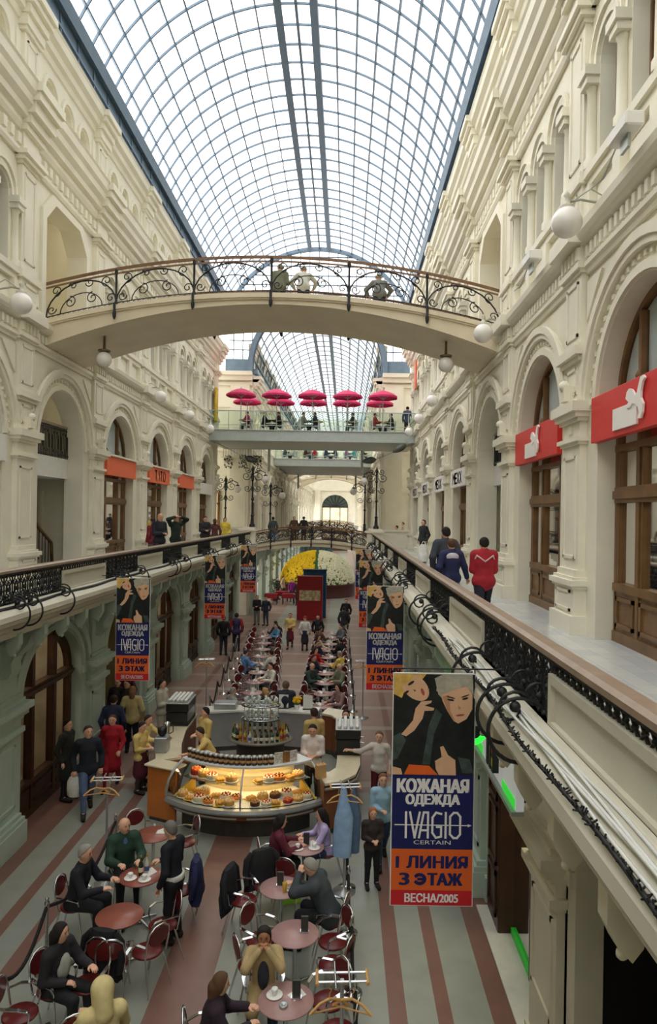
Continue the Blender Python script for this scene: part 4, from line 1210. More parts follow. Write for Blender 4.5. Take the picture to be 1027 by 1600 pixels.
for j, yb, lb in ((-1, 9.2, 'large red shop sign with white leaping cat on the nearest right arch'), (0, 14.0, 'red shop sign with white leaping cat on the second right arch')):
    t = plate_thing('shop_sign', lb, 3.08, 0.7, SIGNRED, 1, yb, 7.58)
    mb = MB(); mb.box(-0.6, 0.2, -0.06, -0.03, 0.08, 0.38)
    mb.build('word_block', SIGNWHITE, t)
    mb = MB(); mb.plate([(-0.12 + a * 0.72, 0.13 + b * 0.53) for a, b in cat_pts], 1, -0.075, -0.045); mb.build('leaping_cat', SIGNWHITE, t)
RED2 = M('letter_red', (214, 70, 96), 0.5, noise=0); BLUE2 = M('letter_blue', (58, 84, 190), 0.5, noise=0); PURP = M('letter_purple', (150, 90, 160), 0.5, noise=0)
for j, nm in ((2, 'first beyond the right stair arch'), (3, 'second beyond the right stair arch'), (4, 'third beyond the right stair arch'), (5, 'last before the crossing on the right')):
    t = plate_thing('shop_sign', 'white shop sign with red and blue letters, ' + nm, 3.05, 0.6, SIGNWHITE, 1, PIL0 + PITCH * j + HB, 7.45, 'white signs of the right gallery')
    for k, (ch, m) in enumerate((('M', PURP), ('E', RED2), ('X', BLUE2), ('X', BLUE2))):
        letters(t, 'letter', ch, -0.95 + k * 0.48, 0.11, 0.38, 0.42, m, 0.05)
for j, nm in ((2, 'nearest of three on the left gallery, right of the stair arch'), (3, 'middle one on the left gallery with pale lettering'), (4, 'farthest of three on the left gallery')):
    t = plate_thing('shop_sign', 'orange shop sign, ' + nm, 3.05, 0.62, SIGNORANGE, -1, PIL0 + PITCH * j + HB, 7.6, 'orange signs of the left gallery')
    mb = MB(); mb.box(-1.5, 1.5, -0.1, 0.1, 0.62, 0.68); mb.build('top_ledge', CREAM, t)
    if j == 3: letters(t, 'lettering', 'ТАТО', -0.8, 0.1, 0.42, 1.6, M('letter_pale', (248, 214, 196), 0.5, noise=0), 0.03)
t = plate_thing('shop_sign', 'white shop sign at the far left end before the crossing', 3.05, 0.6, SIGNWHITE, -1, PIL0 + PITCH * 5 + HB, 7.45)
t = plate_thing('shop_sign', 'plain white band over the brown window at the left edge', 3.05, 0.6, WHITE, -1, PIL0 + HB, 7.5)
# pharmacy-green sign over the ground floor window on the right
GREEN = M('green_neon', (40, 230, 60), 0.4, noise=0, emit=0.9); GREENP = M('green_lit_stripe', (50, 214, 64), 0.4, noise=0, emit=0.35)
t = thing('shop_sign', 'white and green slanting shop fascia below the right gallery beside the big banner', 'sign', (SX(1, 3.97), 9.25, 3.02), -PI / 2)
mb = MB(); mb.bbox(-1.3, 1.3, -0.04, 0.06, 0, 0.46, 0.01); mb.build('panel', M('sign_pale', (206, 208, 206), 0.45, noise=0.03, emit=0.18), t)
mb = MB(); mb.box(-1.27, -0.6, -0.05, -0.04, 0.02, 0.14); mb.build('green_stripe', GREENP, t); mb = MB(); mb.box(0.65, 1.27, -0.05, -0.04, 0.02, 0.14); mb.build('green_stripe', GREENP, t)
mb = MB(); mb.box(-1.3, 1.3, -0.09, 0.06, -0.05, 0.0); mb.build('lower_edge', ALU, t)
mb = MB()
for k in range(3): mb.box(0.0 + k * 0.16, 0.1 + k * 0.16, -0.12, -0.04, 0.12, 0.5)
mb.build('dark_emblem', IRON, t)
mb = MB(); mb.box(0.34, 0.4, -0.125, -0.12, 0.36, 0.46); mb.build('red_emblem', SIGNRED, t)
mb = MB(); mb.box(0.34, 0.4, -0.125, -0.12, 0.2, 0.3); mb.build('yellow_emblem', M('emblem_yellow', (220, 200, 60), 0.5), t)
t = thing('neon_sign', 'small oval green glowing sign jutting out above the right shop fascia', 'sign', (1.74, 9.2, 3.72))
mb = MB(); mb.tube([(0.19 * math.cos(a * PI / 12), 0, 0.3 * math.sin(a * PI / 12)) for a in range(24)], 0.05, 6, closed=True); mb.build('glowing_ring', GREEN, t)
mb = MB(); mb.tube([(0.0, 0, -0.16), (0.03, 0, 0.0), (-0.04, 0, 0.04), (0.02, 0, 0.2)], 0.03, 5); mb.build('glowing_mark', GREEN, t)
mb = MB(); mb.lathe([(0.16, -0.03), (0.16, 0.03)], n=16); mb.v = [(a[0], a[2], a[1] * 1.6) for a in mb.v]; mb.build('backing', IRON, t)
mb = MB(); mb.box(0.18, 0.62, -0.015, 0.015, -0.02, 0.02); mb.build('bracket', IRON, t)

# cables along the right cornice
t = thing('cable_bundle', 'bundle of white and black cables lying along the right cornice below the parapet', 'cable', (0, 0, 0))
WCAB = M('white_cable', (214, 216, 212), 0.5, noise=0.05); BCAB = M('black_cable', (28, 28, 28), 0.6, noise=0.1)
for k in range(5):
    mb = MB()
    mb.tube([(1.36 + 0.03 * (k - 2) + 0.025 * math.sin(y * 1.7 + k * 2), y, 4.885 + 0.015 * (k % 2) + 0.006 * math.sin(y * 3 + k)) for y in [2.0 + 0.2 * i for i in range(34)]], 0.012, 5)
    mb.build('white_cable', WCAB, t)
mb = MB(); mb.tube([(1.24 + 0.02 * math.sin(y * 2.3), y, 4.87) for y in [1.8 + 0.2 * i for i in range(40)]], 0.014, 5)
for i in range(420):
    y = 1.8 + i * 0.0186; a = rnd.uniform(0, 2 * PI); L = rnd.uniform(0.02, 0.04); x = 1.24 + 0.02 * math.sin(y * 2.3)
    mb.tube([(x, y, 4.87), (x + L * math.cos(a), y + rnd.uniform(-.02, .02), 4.87 + L * abs(math.sin(a)))], 0.006, 3, cap=False)
mb.build('black_garland', BCAB, t)
t = thing('cable_bundle', 'thin dark garland lying along the left cornice below the parapet', 'cable', (0, 0, 0))
mb = MB(); mb.tube([(SX(-1, 3.3) + 0.03 * math.sin(y * 2.3), y, 4.87) for y in [9 + 0.4 * i for i in range(70)]], 0.03, 5); mb.build('black_garland', BCAB, t)

# ================================================================== BANNERS
NAVY = M('banner_navy', (24, 30, 92), 0.55, noise=0.05); ORANGE = M('banner_orange', (232, 104, 40), 0.55, noise=0.04); BRED = M('banner_red', (206, 34, 44), 0.55, noise=0.04)
BWHITE = M('banner_white', (240, 238, 236), 0.55, noise=0); LEATHER = M('print_black_leather', (26, 30, 30), 0.5, noise=0.5, scale=9); LEATH2 = M('print_leather_sheen', (66, 78, 76), 0.5, noise=0.3, scale=14)
PFACE = M('print_face', (226, 182, 146), 0.55, noise=0.05, scale=12); PFACE2 = M('print_face_shade', (196, 146, 112), 0.55, noise=0.05, scale=12); PBLOND = M('print_blond_hair', (222, 182, 96), 0.55, noise=0.2, scale=14); PGREY = M('print_grey_hair', (176, 172, 156), 0.55, noise=0.2, scale=16)
PDARK = M('print_dark', (48, 30, 28), 0.55, noise=0); PLIP = M('print_lips', (178, 84, 74), 0.55, noise=0)
BW, BH = 0.92, 2.62
def ell(cx, cz, rx, rz, rot=0.0, n=22, a0=0, a1=2 * PI):
    out = []
    for k in range(n):
        a = a0 + (a1 - a0) * k / (n if abs(a1 - a0 - 2 * PI) < 1e-6 else n - 1)
        x, z = rx * math.cos(a), rz * math.sin(a)
        out.append((cx + x * math.cos(rot) - z * math.sin(rot), cz + x * math.sin(rot) + z * math.cos(rot)))
    return out
def banner_proto():
    t = thing('hanging_banner', 'x', 'banner')
    W, H = BW, BH
    mb = MB(); mb.box(-W / 2 - 0.01, W / 2 + 0.01, 0.0, 0.025, -H - 0.01, 0.01); mb.build('backing', WHITE, t)
    for q in (-1, 1):
        mb = MB(); mb.tube([(q * W / 2, 0.012, 0.0), (q * W / 2, 0.012, 0.06)], 0.008, 4); mb.build('wire', IRON, t)
    def field(nm, f0, f1, mat):
        mb = MB(); mb.box(-W / 2, W / 2, -0.004, 0.0, -H * f1, -H * f0); return mb.build(nm, mat, t)
    pic = field('photo_print', 0, 0.435, LEATHER)
    # the picture: local u from 0..1 across, v from 0 (top) to 1 (bottom of the print)
    ph = H * 0.435
    def layer(nm, polys, mat, d):
        mb = MB()
        for pl in polys: mb.add([(-W / 2 + min(1, max(0, u)) * W, -0.004 - d * 0.0012, -min(1, max(0, v)) * ph) for u, v in pl], [tuple(range(len(pl)))])
        mb.build(nm, mat, pic)
    layer('orange_strip', [[(0.14, 1), (0.2, 0.9), (0.45, 0.91), (0.56, 1)]], ORANGE, 1)
    layer('leather_sheen', [[(0.36, 0.9), (0.44, 0.5), (0.52, 0.34), (0.6, 0.4), (0.5, 0.6), (0.46, 0.9)], [(0, 0.62), (0.1, 0.58), (0.16, 0.66), (0.06, 0.84), (0, 0.86)], [(0.86, 0.98), (0.8, 0.82), (0.95, 0.84), (1, 0.98)]], LEATH2, 1)
    layer('blond_hair', [[(0, 0), (0.4, 0), (0.3, 0.1), (0.12, 0.2), (0.1, 0.24), (0, 0.2)]], PBLOND, 2)
    layer('woman_face', [ell(0.26, 0.13, 0.19, 0.115, 0.5)], PFACE, 3)
    layer('blond_fringe', [[(0, 0), (0.26, 0), (0.2, 0.07), (0.1, 0.12), (0.06, 0.2), (0, 0.16)]], PBLOND, 4)
    layer('woman_features', [ell(0.21, 0.09, 0.045, 0.014, -0.5, 10), ell(0.15, 0.185, 0.04, 0.013, -0.5, 10), [(0.235, 0.15), (0.27, 0.16), (0.26, 0.175)]], PDARK, 5)
    layer('woman_lips', [ell(0.355, 0.175, 0.02, 0.04, -0.5, 10)], PLIP, 5)
    layer('grey_hair', [[(0.5, 0.04), (0.6, 0), (0.97, 0), (0.98, 0.2), (0.9, 0.14), (0.74, 0.16), (0.6, 0.24), (0.55, 0.2)]], PGREY, 2)
    layer('man_face', [[(0.58, 0.18), (0.7, 0.1), (0.88, 0.1), (0.97, 0.2), (0.97, 0.34), (0.9, 0.44), (0.8, 0.485), (0.74, 0.46), (0.66, 0.36), (0.6, 0.26)]], PFACE, 3)
    layer('man_shade', [[(0.6, 0.22), (0.68, 0.2), (0.7, 0.36), (0.76, 0.46), (0.74, 0.46), (0.66, 0.36)], [(0.79, 0.3), (0.835, 0.33), (0.8, 0.35)]], PFACE2, 4)
    layer('grey_fringe', [[(0.52, 0.16), (0.56, 0.03), (0.75, 0), (0.97, 0), (0.95, 0.11), (0.82, 0.13), (0.7, 0.16), (0.58, 0.2)]], PGREY, 5)
    layer('man_features', [ell(0.7, 0.25, 0.045, 0.01, 0.1, 10), ell(0.88, 0.235, 0.04, 0.01, -0.2, 10), ell(0.7, 0.225, 0.06, 0.007, 0.2, 10), ell(0.88, 0.21, 0.055, 0.007, -0.3, 10)], PDARK, 6)
    layer('man_lips', [ell(0.82, 0.4, 0.055, 0.01, -0.1, 10)], PLIP, 6)
    layer('woman_hand', [[(0.1, 0.6), (0.24, 0.46), (0.27, 0.34), (0.34, 0.27), (0.47, 0.26), (0.46, 0.285), (0.38, 0.31), (0.5, 0.335), (0.49, 0.36), (0.38, 0.365), (0.36, 0.44), (0.26, 0.56), (0.16, 0.62)]], PFACE, 4)
    layer('thumb_up_hand', [[(0.52, 0.86), (0.6, 0.82), (0.58, 0.72), (0.62, 0.71), (0.68, 0.8), (0.77, 0.85), (0.78, 1.0), (0.57, 1.0), (0.53, 0.94)]], PFACE, 4)
    layer('fingertips', [[(0, 0.92), (0.1, 0.94), (0.12, 1), (0, 1)]], PFACE, 4)
    nav = field('navy_field', 0.435, 0.757, NAVY)
    org = field('orange_field', 0.757, 0.935, ORANGE)
    red = field('red_field', 0.935, 1.0, BRED)
    def txt(nm, body, f, hh, ww, mat, par, bold=0.045, spacing=1.0, xo=0):
        P, F = text_mesh(body, hh, ww, bold, spacing=spacing)
        mb = MB(); mb.add([(xo - ww / 2 + a, -0.0075, -H * f - hh / 2 + b) for a, b in P], F); mb.build(nm, mat, par)
    txt('lettering', 'КОЖАНАЯ', 0.482, 0.155, 0.80, BWHITE, nav, 0.075)
    txt('lettering', 'ОДЕЖДА', 0.545, 0.135, 0.60, BWHITE, nav, 0.075)
    # drawn-out word with a needle through it
    mb = MB(); zc = -H * 0.652; hh = 0.285
    def st(pts, w_=0.024):
        for a, b in zip(pts[:-1], pts[1:]):
            d = Vector((b[0] - a[0], b[1] - a[1])); L = d.length; d = d / L if L else Vector((1, 0)); nrm = Vector((-d.y, d.x)) * w_ / 2; e = d * w_ * 0.4
            q = [Vector(a) - e + nrm, Vector(b) + e + nrm, Vector(b) + e - nrm, Vector(a) - e - nrm]
            mb.add([(v.x, -0.0075, zc + v.y) for v in q], [(0, 1, 2, 3)])
    h2 = hh / 2
    st([(-0.3, -h2), (-0.3, h2)])
    st([(-0.255, h2), (-0.2, -h2), (-0.145, h2)])
    st([(-0.15, -h2), (-0.1, h2), (-0.05, h2), (-0.05, -h2)]); st([(-0.135, -0.06), (-0.05, -0.06)])
    st([(0.1, h2 * 0.9), (0.04, h2), (0.0, h2 * 0.6), (0.0, -h2 * 0.6), (0.04, -h2), (0.1, -h2 * 0.9), (0.1, -0.02), (0.05, -0.02)])
    st([(0.15, -h2), (0.15, h2)])
    st([(0.2, -h2 * 0.7), (0.2, h2 * 0.7), (0.24, h2), (0.28, h2), (0.315, h2 * 0.7), (0.315, -h2 * 0.7), (0.28, -h2), (0.24, -h2), (0.2, -h2 * 0.7)])
    mb.build('lettering', BWHITE, nav)
    mb = MB(); mb.add([(-0.43, -0.0078, zc - 0.006), (0.42, -0.0078, zc - 0.006), (0.42, -0.0078, zc + 0.006), (-0.43, -0.0078, zc + 0.006)], [(0, 1, 2, 3)]); mb.add([(0.4, -0.0079, zc - 0.018), (0.445, -0.0079, zc), (0.4, -0.0079, zc + 0.018)], [(0, 1, 2)]); mb.build('needle', BWHITE, nav)
    txt('lettering', 'CERTAIN', 0.727, 0.045, 0.42, BWHITE, nav, 0.0)
    txt('lettering', '1 ЛИНИЯ', 0.812, 0.135, 0.8, NAVY, org, 0.075)
    txt('lettering', '3', 0.886, 0.135, 0.1, NAVY, org, 0.08, xo=-0.31)
    mb = MB(); zc0 = zc; zc = -H * 0.886
    st([(-0.135 + 0.058 * math.cos(a), 0.05 * math.sin(a)) for a in [math.radians(140 - 280 * k / 12) for k in range(13)]], 0.036); st([(-0.15, 0), (-0.08, 0)], 0.03)
    mb.build('letter', NAVY, org)
    txt('lettering', 'ТАЖ', 0.886, 0.135, 0.38, NAVY, org, 0.08, xo=0.15)
    txt('lettering', 'ВЕСНА/2005', 0.967, 0.1, 0.6, BWHITE, red, 0.05)
    return t
bn = banner_proto()
BN = [((1.04, 7.84, 4.62), 'largest printed banner, hanging beside the right cornice in the foreground'), ((1.05, 17.5, 4.63), 'second printed banner along the right gallery, behind the large one'), ((1.05, 27.3, 4.63), 'third printed banner along the right gallery'), ((1.05, 36.6, 4.63), 'fourth and farthest printed banner along the right gallery'),
      ((-5.28, 17.3, 4.75), 'nearest printed banner along the left gallery over the open passage'), ((-5.24, 28.0, 4.7), 'second printed banner along the left gallery'), ((-5.24, 37.6, 4.7), 'farthest printed banner along the left gallery')]
for k, (p, lb) in enumerate(BN):
    o = bn if k == 0 else dup(bn)
    o.location = p; o['label'] = lb; o['group'] = 'printed banners hanging from the galleries'
    k_ = 0.885 if p[0] < 0 else 0.835           # hung clear of the cornice
    o.location = (p[0] * k_, p[1] * k_, EYE - (EYE - p[2]) * k_)
    o.scale = (0.8, 1, 0.86) if p[0] < 0 else (0.835, 1, 0.835)

for o in [o for o in COL.objects if o.name.startswith('hanging_banner') and o.parent is None]:
    mb = MB(); L = 0.8 if o.location[0] > 0 else -0.98
    mb.tube([(-0.46 if L > 0 else 0.46, 0.012, 0.06), (L, 0.012, 0.06)], 0.01, 5); mb.build('hanging_rod', IRON, o)
# ================================================================== THE BAR
CC = Vector((-1.95, 15.7, 0))
def sweep(mb, prof, f0, f1, n=24, m=0, close=True, smooth=False):
    """profile of (radius, z) swept round the vertical through the origin, angle measured from the side that faces us"""
    K = len(prof); vs = []
    for i in range(n + 1):
        f = math.radians(f0 + (f1 - f0) * i / n)
        vs += [(r * math.sin(f), -r * math.cos(f), z) for r, z in prof]
    fs = []
    for i in range(n):
        for k in range(K if close else K - 1):
            k2 = (k + 1) % K
            fs.append((i * K + k, i * K + k2, (i + 1) * K + k2, (i + 1) * K + k))
    mb.add(vs, fs, m, smooth)
    if close: mb.add(vs, [tuple(range(K)), tuple(range(n * K + K - 1, n * K - 1, -1))], m)
BARWOOD = M('bar_brown_wood', (122, 74, 48), 0.4, noise=0.15, scale=4); BARDARK = M('bar_dark_base', (62, 58, 54), 0.5, noise=0.1)
ORWOOD = M('orange_veneer', (190, 112, 50), 0.4, noise=0.12, scale=3); COUNTER = M('cream_counter_top', (214, 204, 176), 0.25, noise=0.06, scale=6)
BRUSH = M('brushed_steel', (176, 180, 182), 0.35, 0.6, noise=0.05); CASEGLASS = glass('case_glass', (238, 242, 240), 0.2)
TRAYW = M('white_tray', (236, 232, 224), 0.3, noise=0.02); CASELIGHT = M('case_light', (255, 226, 170), 0.5, noise=0, emit=6)
A0 = 43
t = thing('display_case', 'curved glass pastry display case lit from inside at the front of the bar', 'display case', CC)
mb = MB(); sweep(mb, [(1.3, 0), (2.0, 0), (2.0, 0.34), (1.3, 0.34)], -A0 + 2, A0 - 2); mb.build('plinth', BARDARK, t)
mb = MB(); sweep(mb, [(1.3, 0.34), (2.12, 0.34), (2.26, 0.44), (2.26, 0.56), (1.3, 0.56)], -A0, A0)
cb = mb.build('body', BARWOOD, t)
for f0, f1 in ((-38, -2), (3, 38)):
    mb = MB(); sweep(mb, [(2.255, 0.45), (2.275, 0.45), (2.275, 0.485), (2.255, 0.485)], f0, f1); mb.build('steel_strip', BRUSH, cb)
mb = MB(); sweep(mb, [(2.2, 0.56), (2.36, 0.56), (2.38, 0.6), (2.36, 0.66), (2.2, 0.66)], -A0, A0); mb.build('bumper', BRUSH, t)
mb = MB(); sweep(mb, [(1.35, 0.64), (2.25, 0.64), (2.25, 0.66), (1.35, 0.66)], -A0 + 1, A0 - 1); mb.build('floor_tray', TRAYW, t)
mb = MB(); sweep(mb, [(1.45, 0.98), (1.95, 0.98), (1.95, 1.0), (1.45, 1.0)], -A0 + 1, A0 - 1); mb.build('glass_shelf', CASEGLASS, t)
mb = MB(); sweep(mb, [(1.35, 0.66), (1.38, 0.66), (1.38, 1.32), (1.35, 1.32)], -A0, A0); mb.build('back_panel', M('case_back', (206, 190, 150), 0.5, noise=0.05), t)
gp = [(2.32, 0.66), (2.33, 0.8), (2.28, 0.98), (2.17, 1.14), (2.02, 1.27), (1.92, 1.33)]
for f0, f1 in ((-A0 + 1, -0.7), (0.7, A0 - 1)):
    mb = MB(); sweep(mb, gp, f0, f1, 14, close=False, smooth=True); mb.build('glass_front', CASEGLASS, t)
for f in (-A0, 0, A0):
    a = math.radians(f); mb = MB(); mb.tube([((r + 0.005) * math.sin(a), -(r + 0.005) * math.cos(a), z) for r, z in gp], 0.028 if f else 0.018, 6); mb.build('frame', BRUSH, t)
for f in (-A0, A0):
    a = math.radians(f); mb = MB(); mb.poly([(r * math.sin(a), -r * math.cos(a), z) for r, z in gp + [(1.36, 1.33), (1.36, 0.66)]]); mb.build('glass_end', CASEGLASS, t)
mb = MB(); sweep(mb, [(1.35, 1.32), (1.9, 1.32), (1.97, 1.335), (1.97, 1.37), (1.35, 1.37)], -A0, A0); mb.build('top_shelf', M('case_top_white', (224, 226, 224), 0.25, noise=0.02), t)
mb = MB(); sweep(mb, [(1.7, 1.285), (1.76, 1.285), (1.76, 1.31), (1.7, 1.31)], -A0 + 3, A0 - 3); mb.build('light_strip', CASELIGHT, t)
mb = MB(); sweep(mb, [(1.5, 0.955), (1.56, 0.955), (1.56, 0.975), (1.5, 0.975)], -A0 + 3, A0 - 3); mb.build('light_strip', CASELIGHT, t)
def cpos(r, f, z):
    a = math.radians(f); return Vector((CC.x + r * math.sin(a), CC.y - r * math.cos(a), z))
# pastries and cakes in the case
PAST = [M('pastry_golden', (226, 166, 84), 0.5, noise=0.2, scale=20), M('cake_orange', (232, 140, 60), 0.4, noise=0.15, scale=20), M('cake_pale_cream', (240, 224, 190), 0.5, noise=0.08, scale=14), M('cake_chocolate', (96, 52, 34), 0.4, noise=0.15, scale=14), M('cake_red_berry', (190, 60, 46), 0.35, noise=0.25, scale=22)]
PN = ['golden', 'orange glazed', 'pale cream', 'chocolate brown', 'red berry']
GOLDT = M('gold_paper_tray', (222, 184, 70), 0.35, noise=0.05)
def cake_proto(kind):
    c = thing('cake' if kind > 1 else 'pastry', 'x', 'cake')
    mb = MB(); mb.lathe([(0.15, 0), (0.16, 0.008), (0.15, 0.016)], n=18); mb.build('doily', TRAYW, c)
    mb = MB(); mb.lathe([(0.125, 0.016), (0.13, 0.03), (0.13, 0.085), (0.115, 0.1), (0.001, 0.103)], n=18); mb.build('cake_body', PAST[kind], c)
    mb = MB()
    for k in range(8):
        a = 2 * PI * k / 8; mb.ball((0.09 * math.cos(a), 0.09 * math.sin(a), 0.105), 0.022, 6, 5)
    mb.ball((0, 0, 0.11), 0.03, 6, 5); mb.build('topping', PAST[(kind + 2) % 5], c)
    return c
def croissant_proto():
    c = thing('pastry', 'x', 'pastry')
    mb = MB()
    for q in range(3):
        pts = [(0.09 * math.cos(a), -0.06 + q * 0.06 + 0.03 * math.sin(a), 0.035) for a in [PI * k / 8 for k in range(9)]]
        mb.tube(pts, [0.006, 0.02, 0.03, 0.036, 0.038, 0.036, 0.03, 0.02, 0.006], 7)
    mb.build('buns', PAST[0], c)
    mb = MB(); mb.bbox(-0.13, 0.13, -0.13, 0.13, 0, 0.01, 0.003); mb.build('tray', GOLDT, c)
    return c
cps = [cake_proto(k) for k in range(5)] ; cro = croissant_proto(); used = set()
side_w = lambda f: 'left half' if f < 0 else 'right half'
nn = 0
for lev, r, z, fs in (('lower front row', 2.1, 0.66, [-37, -31, -25, -19, -13, -7, 7, 13, 19, 25, 31, 37]), ('lower back row', 1.78, 0.66, [-36, -28, -20, -12, -5, 5, 12, 20, 28, 36]), ('glass shelf', 1.75, 1.0, [-37, -30, -23, -16, -9, 9, 16, 23, 30, 37])):
    for f in fs:
        k = (0, 5, 2, 1, 5, 0, 3, 2, 5, 4, 0, 2, 5)[nn % 13]; nn += 1
        p = cps[k] if k < 5 else cro
        nm = (PN[k] + ' round cake') if k < 5 else 'golden buns'
        if k in used: o = dup(p)
        else: o = p; used.add(k)
        o.location = cpos(r, f, z + 0.001); o.rotation_euler = (0, 0, rnd.uniform(0, 6)); s_ = rnd.uniform(0.72, 1.0); o.scale = (s_, s_, s_ * rnd.uniform(0.9, 1.4))
        o['label'] = '%s on the %s, %s of the case' % (nm, lev, side_w(f)); o['group'] = nm + ' in the case, ' + lev + ' ' + side_w(f)
for s in (-1, 1):
    tr = thing('cake_wedge', 'yellow slanted price board at the %s end inside the pastry display case' % ('left' if s < 0 else 'right'), 'board', cpos(1.95, s * 40, 0.665), rotz=math.radians(s * 40))
    mb = MB(); mb.add([(-0.02, -0.3, 0), (0.02, -0.3, 0), (0.02, 0.25, 0), (-0.02, 0.25, 0), (-0.02, 0.25, 0.3), (0.02, 0.25, 0.3)], [(0, 1, 2, 3), (3, 2, 5, 4), (0, 3, 4), (1, 5, 2), (0, 4, 5, 1)]); mb.build('board', GOLDT, tr)
# jars standing on the case
def jar():
    t = thing('jar', 'x', 'jar')
    mb = MB(); mb.lathe([(0.05, 0), (0.056, 0.01), (0.056, 0.13), (0.046, 0.15)], n=12); mb.build('jar_body', M('jar_coffee_brown', (64, 42, 34), 0.2, noise=0.2, scale=20), t)
    mb = MB(); mb.lathe([(0.048, 0.15), (0.052, 0.155), (0.052, 0.185), (0.001, 0.19)], n=12); mb.build('lid', M('jar_lid', (206, 204, 198), 0.3, 0.3, noise=0), t)
    mb = MB(); mb.lathe([(0.057, 0.05), (0.0575, 0.051), (0.0575, 0.1), (0.057, 0.101)], n=12); mb.build('paper_label', M('jar_label', (190, 150, 100), 0.5, noise=0.2, scale=30), t)
    return t
j0 = jar()
for k in range(17):
    o = j0 if k == 0 else dup(j0)
    o.location = cpos(1.84, -40 + k * 3.55, 1.371); o['label'] = 'brown glass jar with silver lid in the row along the top of the pastry case'; o['group'] = 'jars on the pastry case'
for k, (f, cc, lb) in enumerate(((21.5, (206, 200, 186), 'pale patterned menu board at left of three on the pastry case'), (26.5, (150, 104, 56), 'brown menu board, middle of three on the pastry case'), (31.5, (210, 196, 190), 'pale menu board with dark print at right of three on the pastry case'))):
    p = cpos(1.84, f, 1.371); t = thing('menu_board', lb, 'menu', p, rotz=math.radians(f))
    mb = MB(); mb.bbox(-0.085, 0.085, -0.01, 0.01, 0, 0.22, 0.004); mb.build('board', M('menu_%d' % k, cc, 0.4, noise=0.35, scale=25), t)
    mb = MB(); mb.box(-0.05, 0.05, 0.01, 0.06, 0, 0.01); mb.build('foot', IRON, t)
# counters round the bar
def counter(name, label, outer, inner, z=1.08, body=BARWOOD, top=COUNTER):
    t = thing(name, label, 'counter')
    poly = outer + inner[::-1]
    mb = MB(); mb.plate([(a, b) for a, b in poly], 2, z - 0.05, z); mb.build('counter_top', top, t)
    def shrink(o, i, d=0.1): return [(a[0] + (b[0] - a[0]) * d, a[1] + (b[1] - a[1]) * d) for a, b in zip(o, i)]
    so, si = shrink(outer, inner, 0.14), shrink(inner, outer, 0.06)
    mb = MB(); mb.plate(so + si[::-1], 2, 0.12, z - 0.05); mb.build('body', body, t)
    mb = MB(); mb.plate(shrink(outer, inner, 0.25) + si[::-1], 2, 0.0, 0.12); mb.build('plinth', BARDARK, t)
    mb = MB(); mb.tube([(a, b, z - 0.12) for a, b in outer], 0.03, 6); mb.build('edge_trim', M('counter_edge', (150, 146, 132), 0.4, 0.2, noise=0.05), t)
    return t
counter('bar_counter', 'cream topped counter sweeping round the right side of the bar', [(-0.32, 13.72), (0.0, 13.86), (0.3, 14.25), (0.4, 14.8), (0.42, 16.0), (0.42, 17.4), (0.36, 18.3), (0.1, 18.9), (-0.4, 19.15)], [(-0.5, 14.3), (-0.25, 14.36), (-0.12, 14.6), (-0.1, 15.0), (-0.1, 16.0), (-0.1, 17.4), (-0.14, 18.1), (-0.3, 18.45), (-0.55, 18.6)])
counter('bar_counter', 'counter along the left side of the bar under the coffee machines', [(-4.45, 18.4), (-4.42, 17.0), (-4.25, 15.8), (-4.0, 14.85)], [(-3.85, 18.4), (-3.84, 17.0), (-3.7, 15.95), (-3.5, 15.1)])
counter('bar_counter', 'pale counter closing the back of the bar towards the far tables', [(-0.6, 19.15), (-1.6, 19.3), (-2.8, 19.3), (-3.8, 19.1)], [(-0.7, 18.6), (-1.6, 18.75), (-2.8, 18.75), (-3.6, 18.55)], top=M('white_counter_top', (224, 222, 214), 0.25, noise=0.04), body=BRUSH)
t = thing('bar_flap', 'orange veneer panel standing at the left end of the pastry case', 'panel', (-3.72, 14.35, 0), rotz=math.radians(-24))
mb = MB(); mb.bbox(-0.36, 0.36, -0.03, 0.03, 0.06, 1.12, 0.008); mb.build('panel', ORWOOD, t)
mb = MB(); mb.box(-0.3, 0.3, -0.025, 0.025, 0, 0.06); mb.build('plinth', BARDARK, t)
mb = MB(); mb.bbox(-0.4, 0.4, -0.1, 0.3, 1.12, 1.16, 0.01); mb.build('counter_top', COUNTER, t)
# bottle island with the glass tower
t = thing('bottle_stand', 'round dark bottle stand with a two tier glass rack in the middle of the bar', 'stand', (-1.95, 16.55, 0))
mb = MB(); mb.lathe([(0.5, 0), (0.5, 0.95), (0.62, 1.0), (0.66, 1.02)], n=28, sx=1.15, sy=0.8); mb.build('drum', BARDARK, t)
mb = MB(); mb.lathe([(0.66, 1.02), (0.68, 1.04), (0.66, 1.07), (0.001, 1.072)], n=28, sx=1.15, sy=0.8); mb.build('round_top', M('stand_rim', (122, 116, 104), 0.3, noise=0.05), t)
for z in (1.5, 1.83):
    mb = MB(); mb.lathe([(0.4, z), (0.41, z + 0.008), (0.4, z + 0.016), (0.001, z + 0.016)], n=24, sx=1.15, sy=0.7); mb.build('glass_tier', CASEGLASS, t)
    mb = MB(); mb.tube([(0.465 * math.cos(a * PI / 14), 0.285 * math.sin(a * PI / 14), z + 0.03) for a in range(28)], 0.01, 5, closed=True); mb.build('rail_ring', CHROME, t)
for a in range(5):
    a_ = 2 * PI * a / 5 + 0.3; mb = MB(); mb.tube([(0.43 * math.cos(a_), 0.26 * math.sin(a_), 1.07), (0.43 * math.cos(a_), 0.26 * math.sin(a_), 1.86)], 0.012, 5); mb.build('rod', CHROME, t)
BOTC = [((40, 60, 34), 'dark green'), ((92, 56, 26), 'amber'), ((206, 200, 180), 'clear'), ((176, 150, 60), 'yellow'), ((30, 26, 28), 'black'), ((70, 110, 80), 'light green')]
bps = []
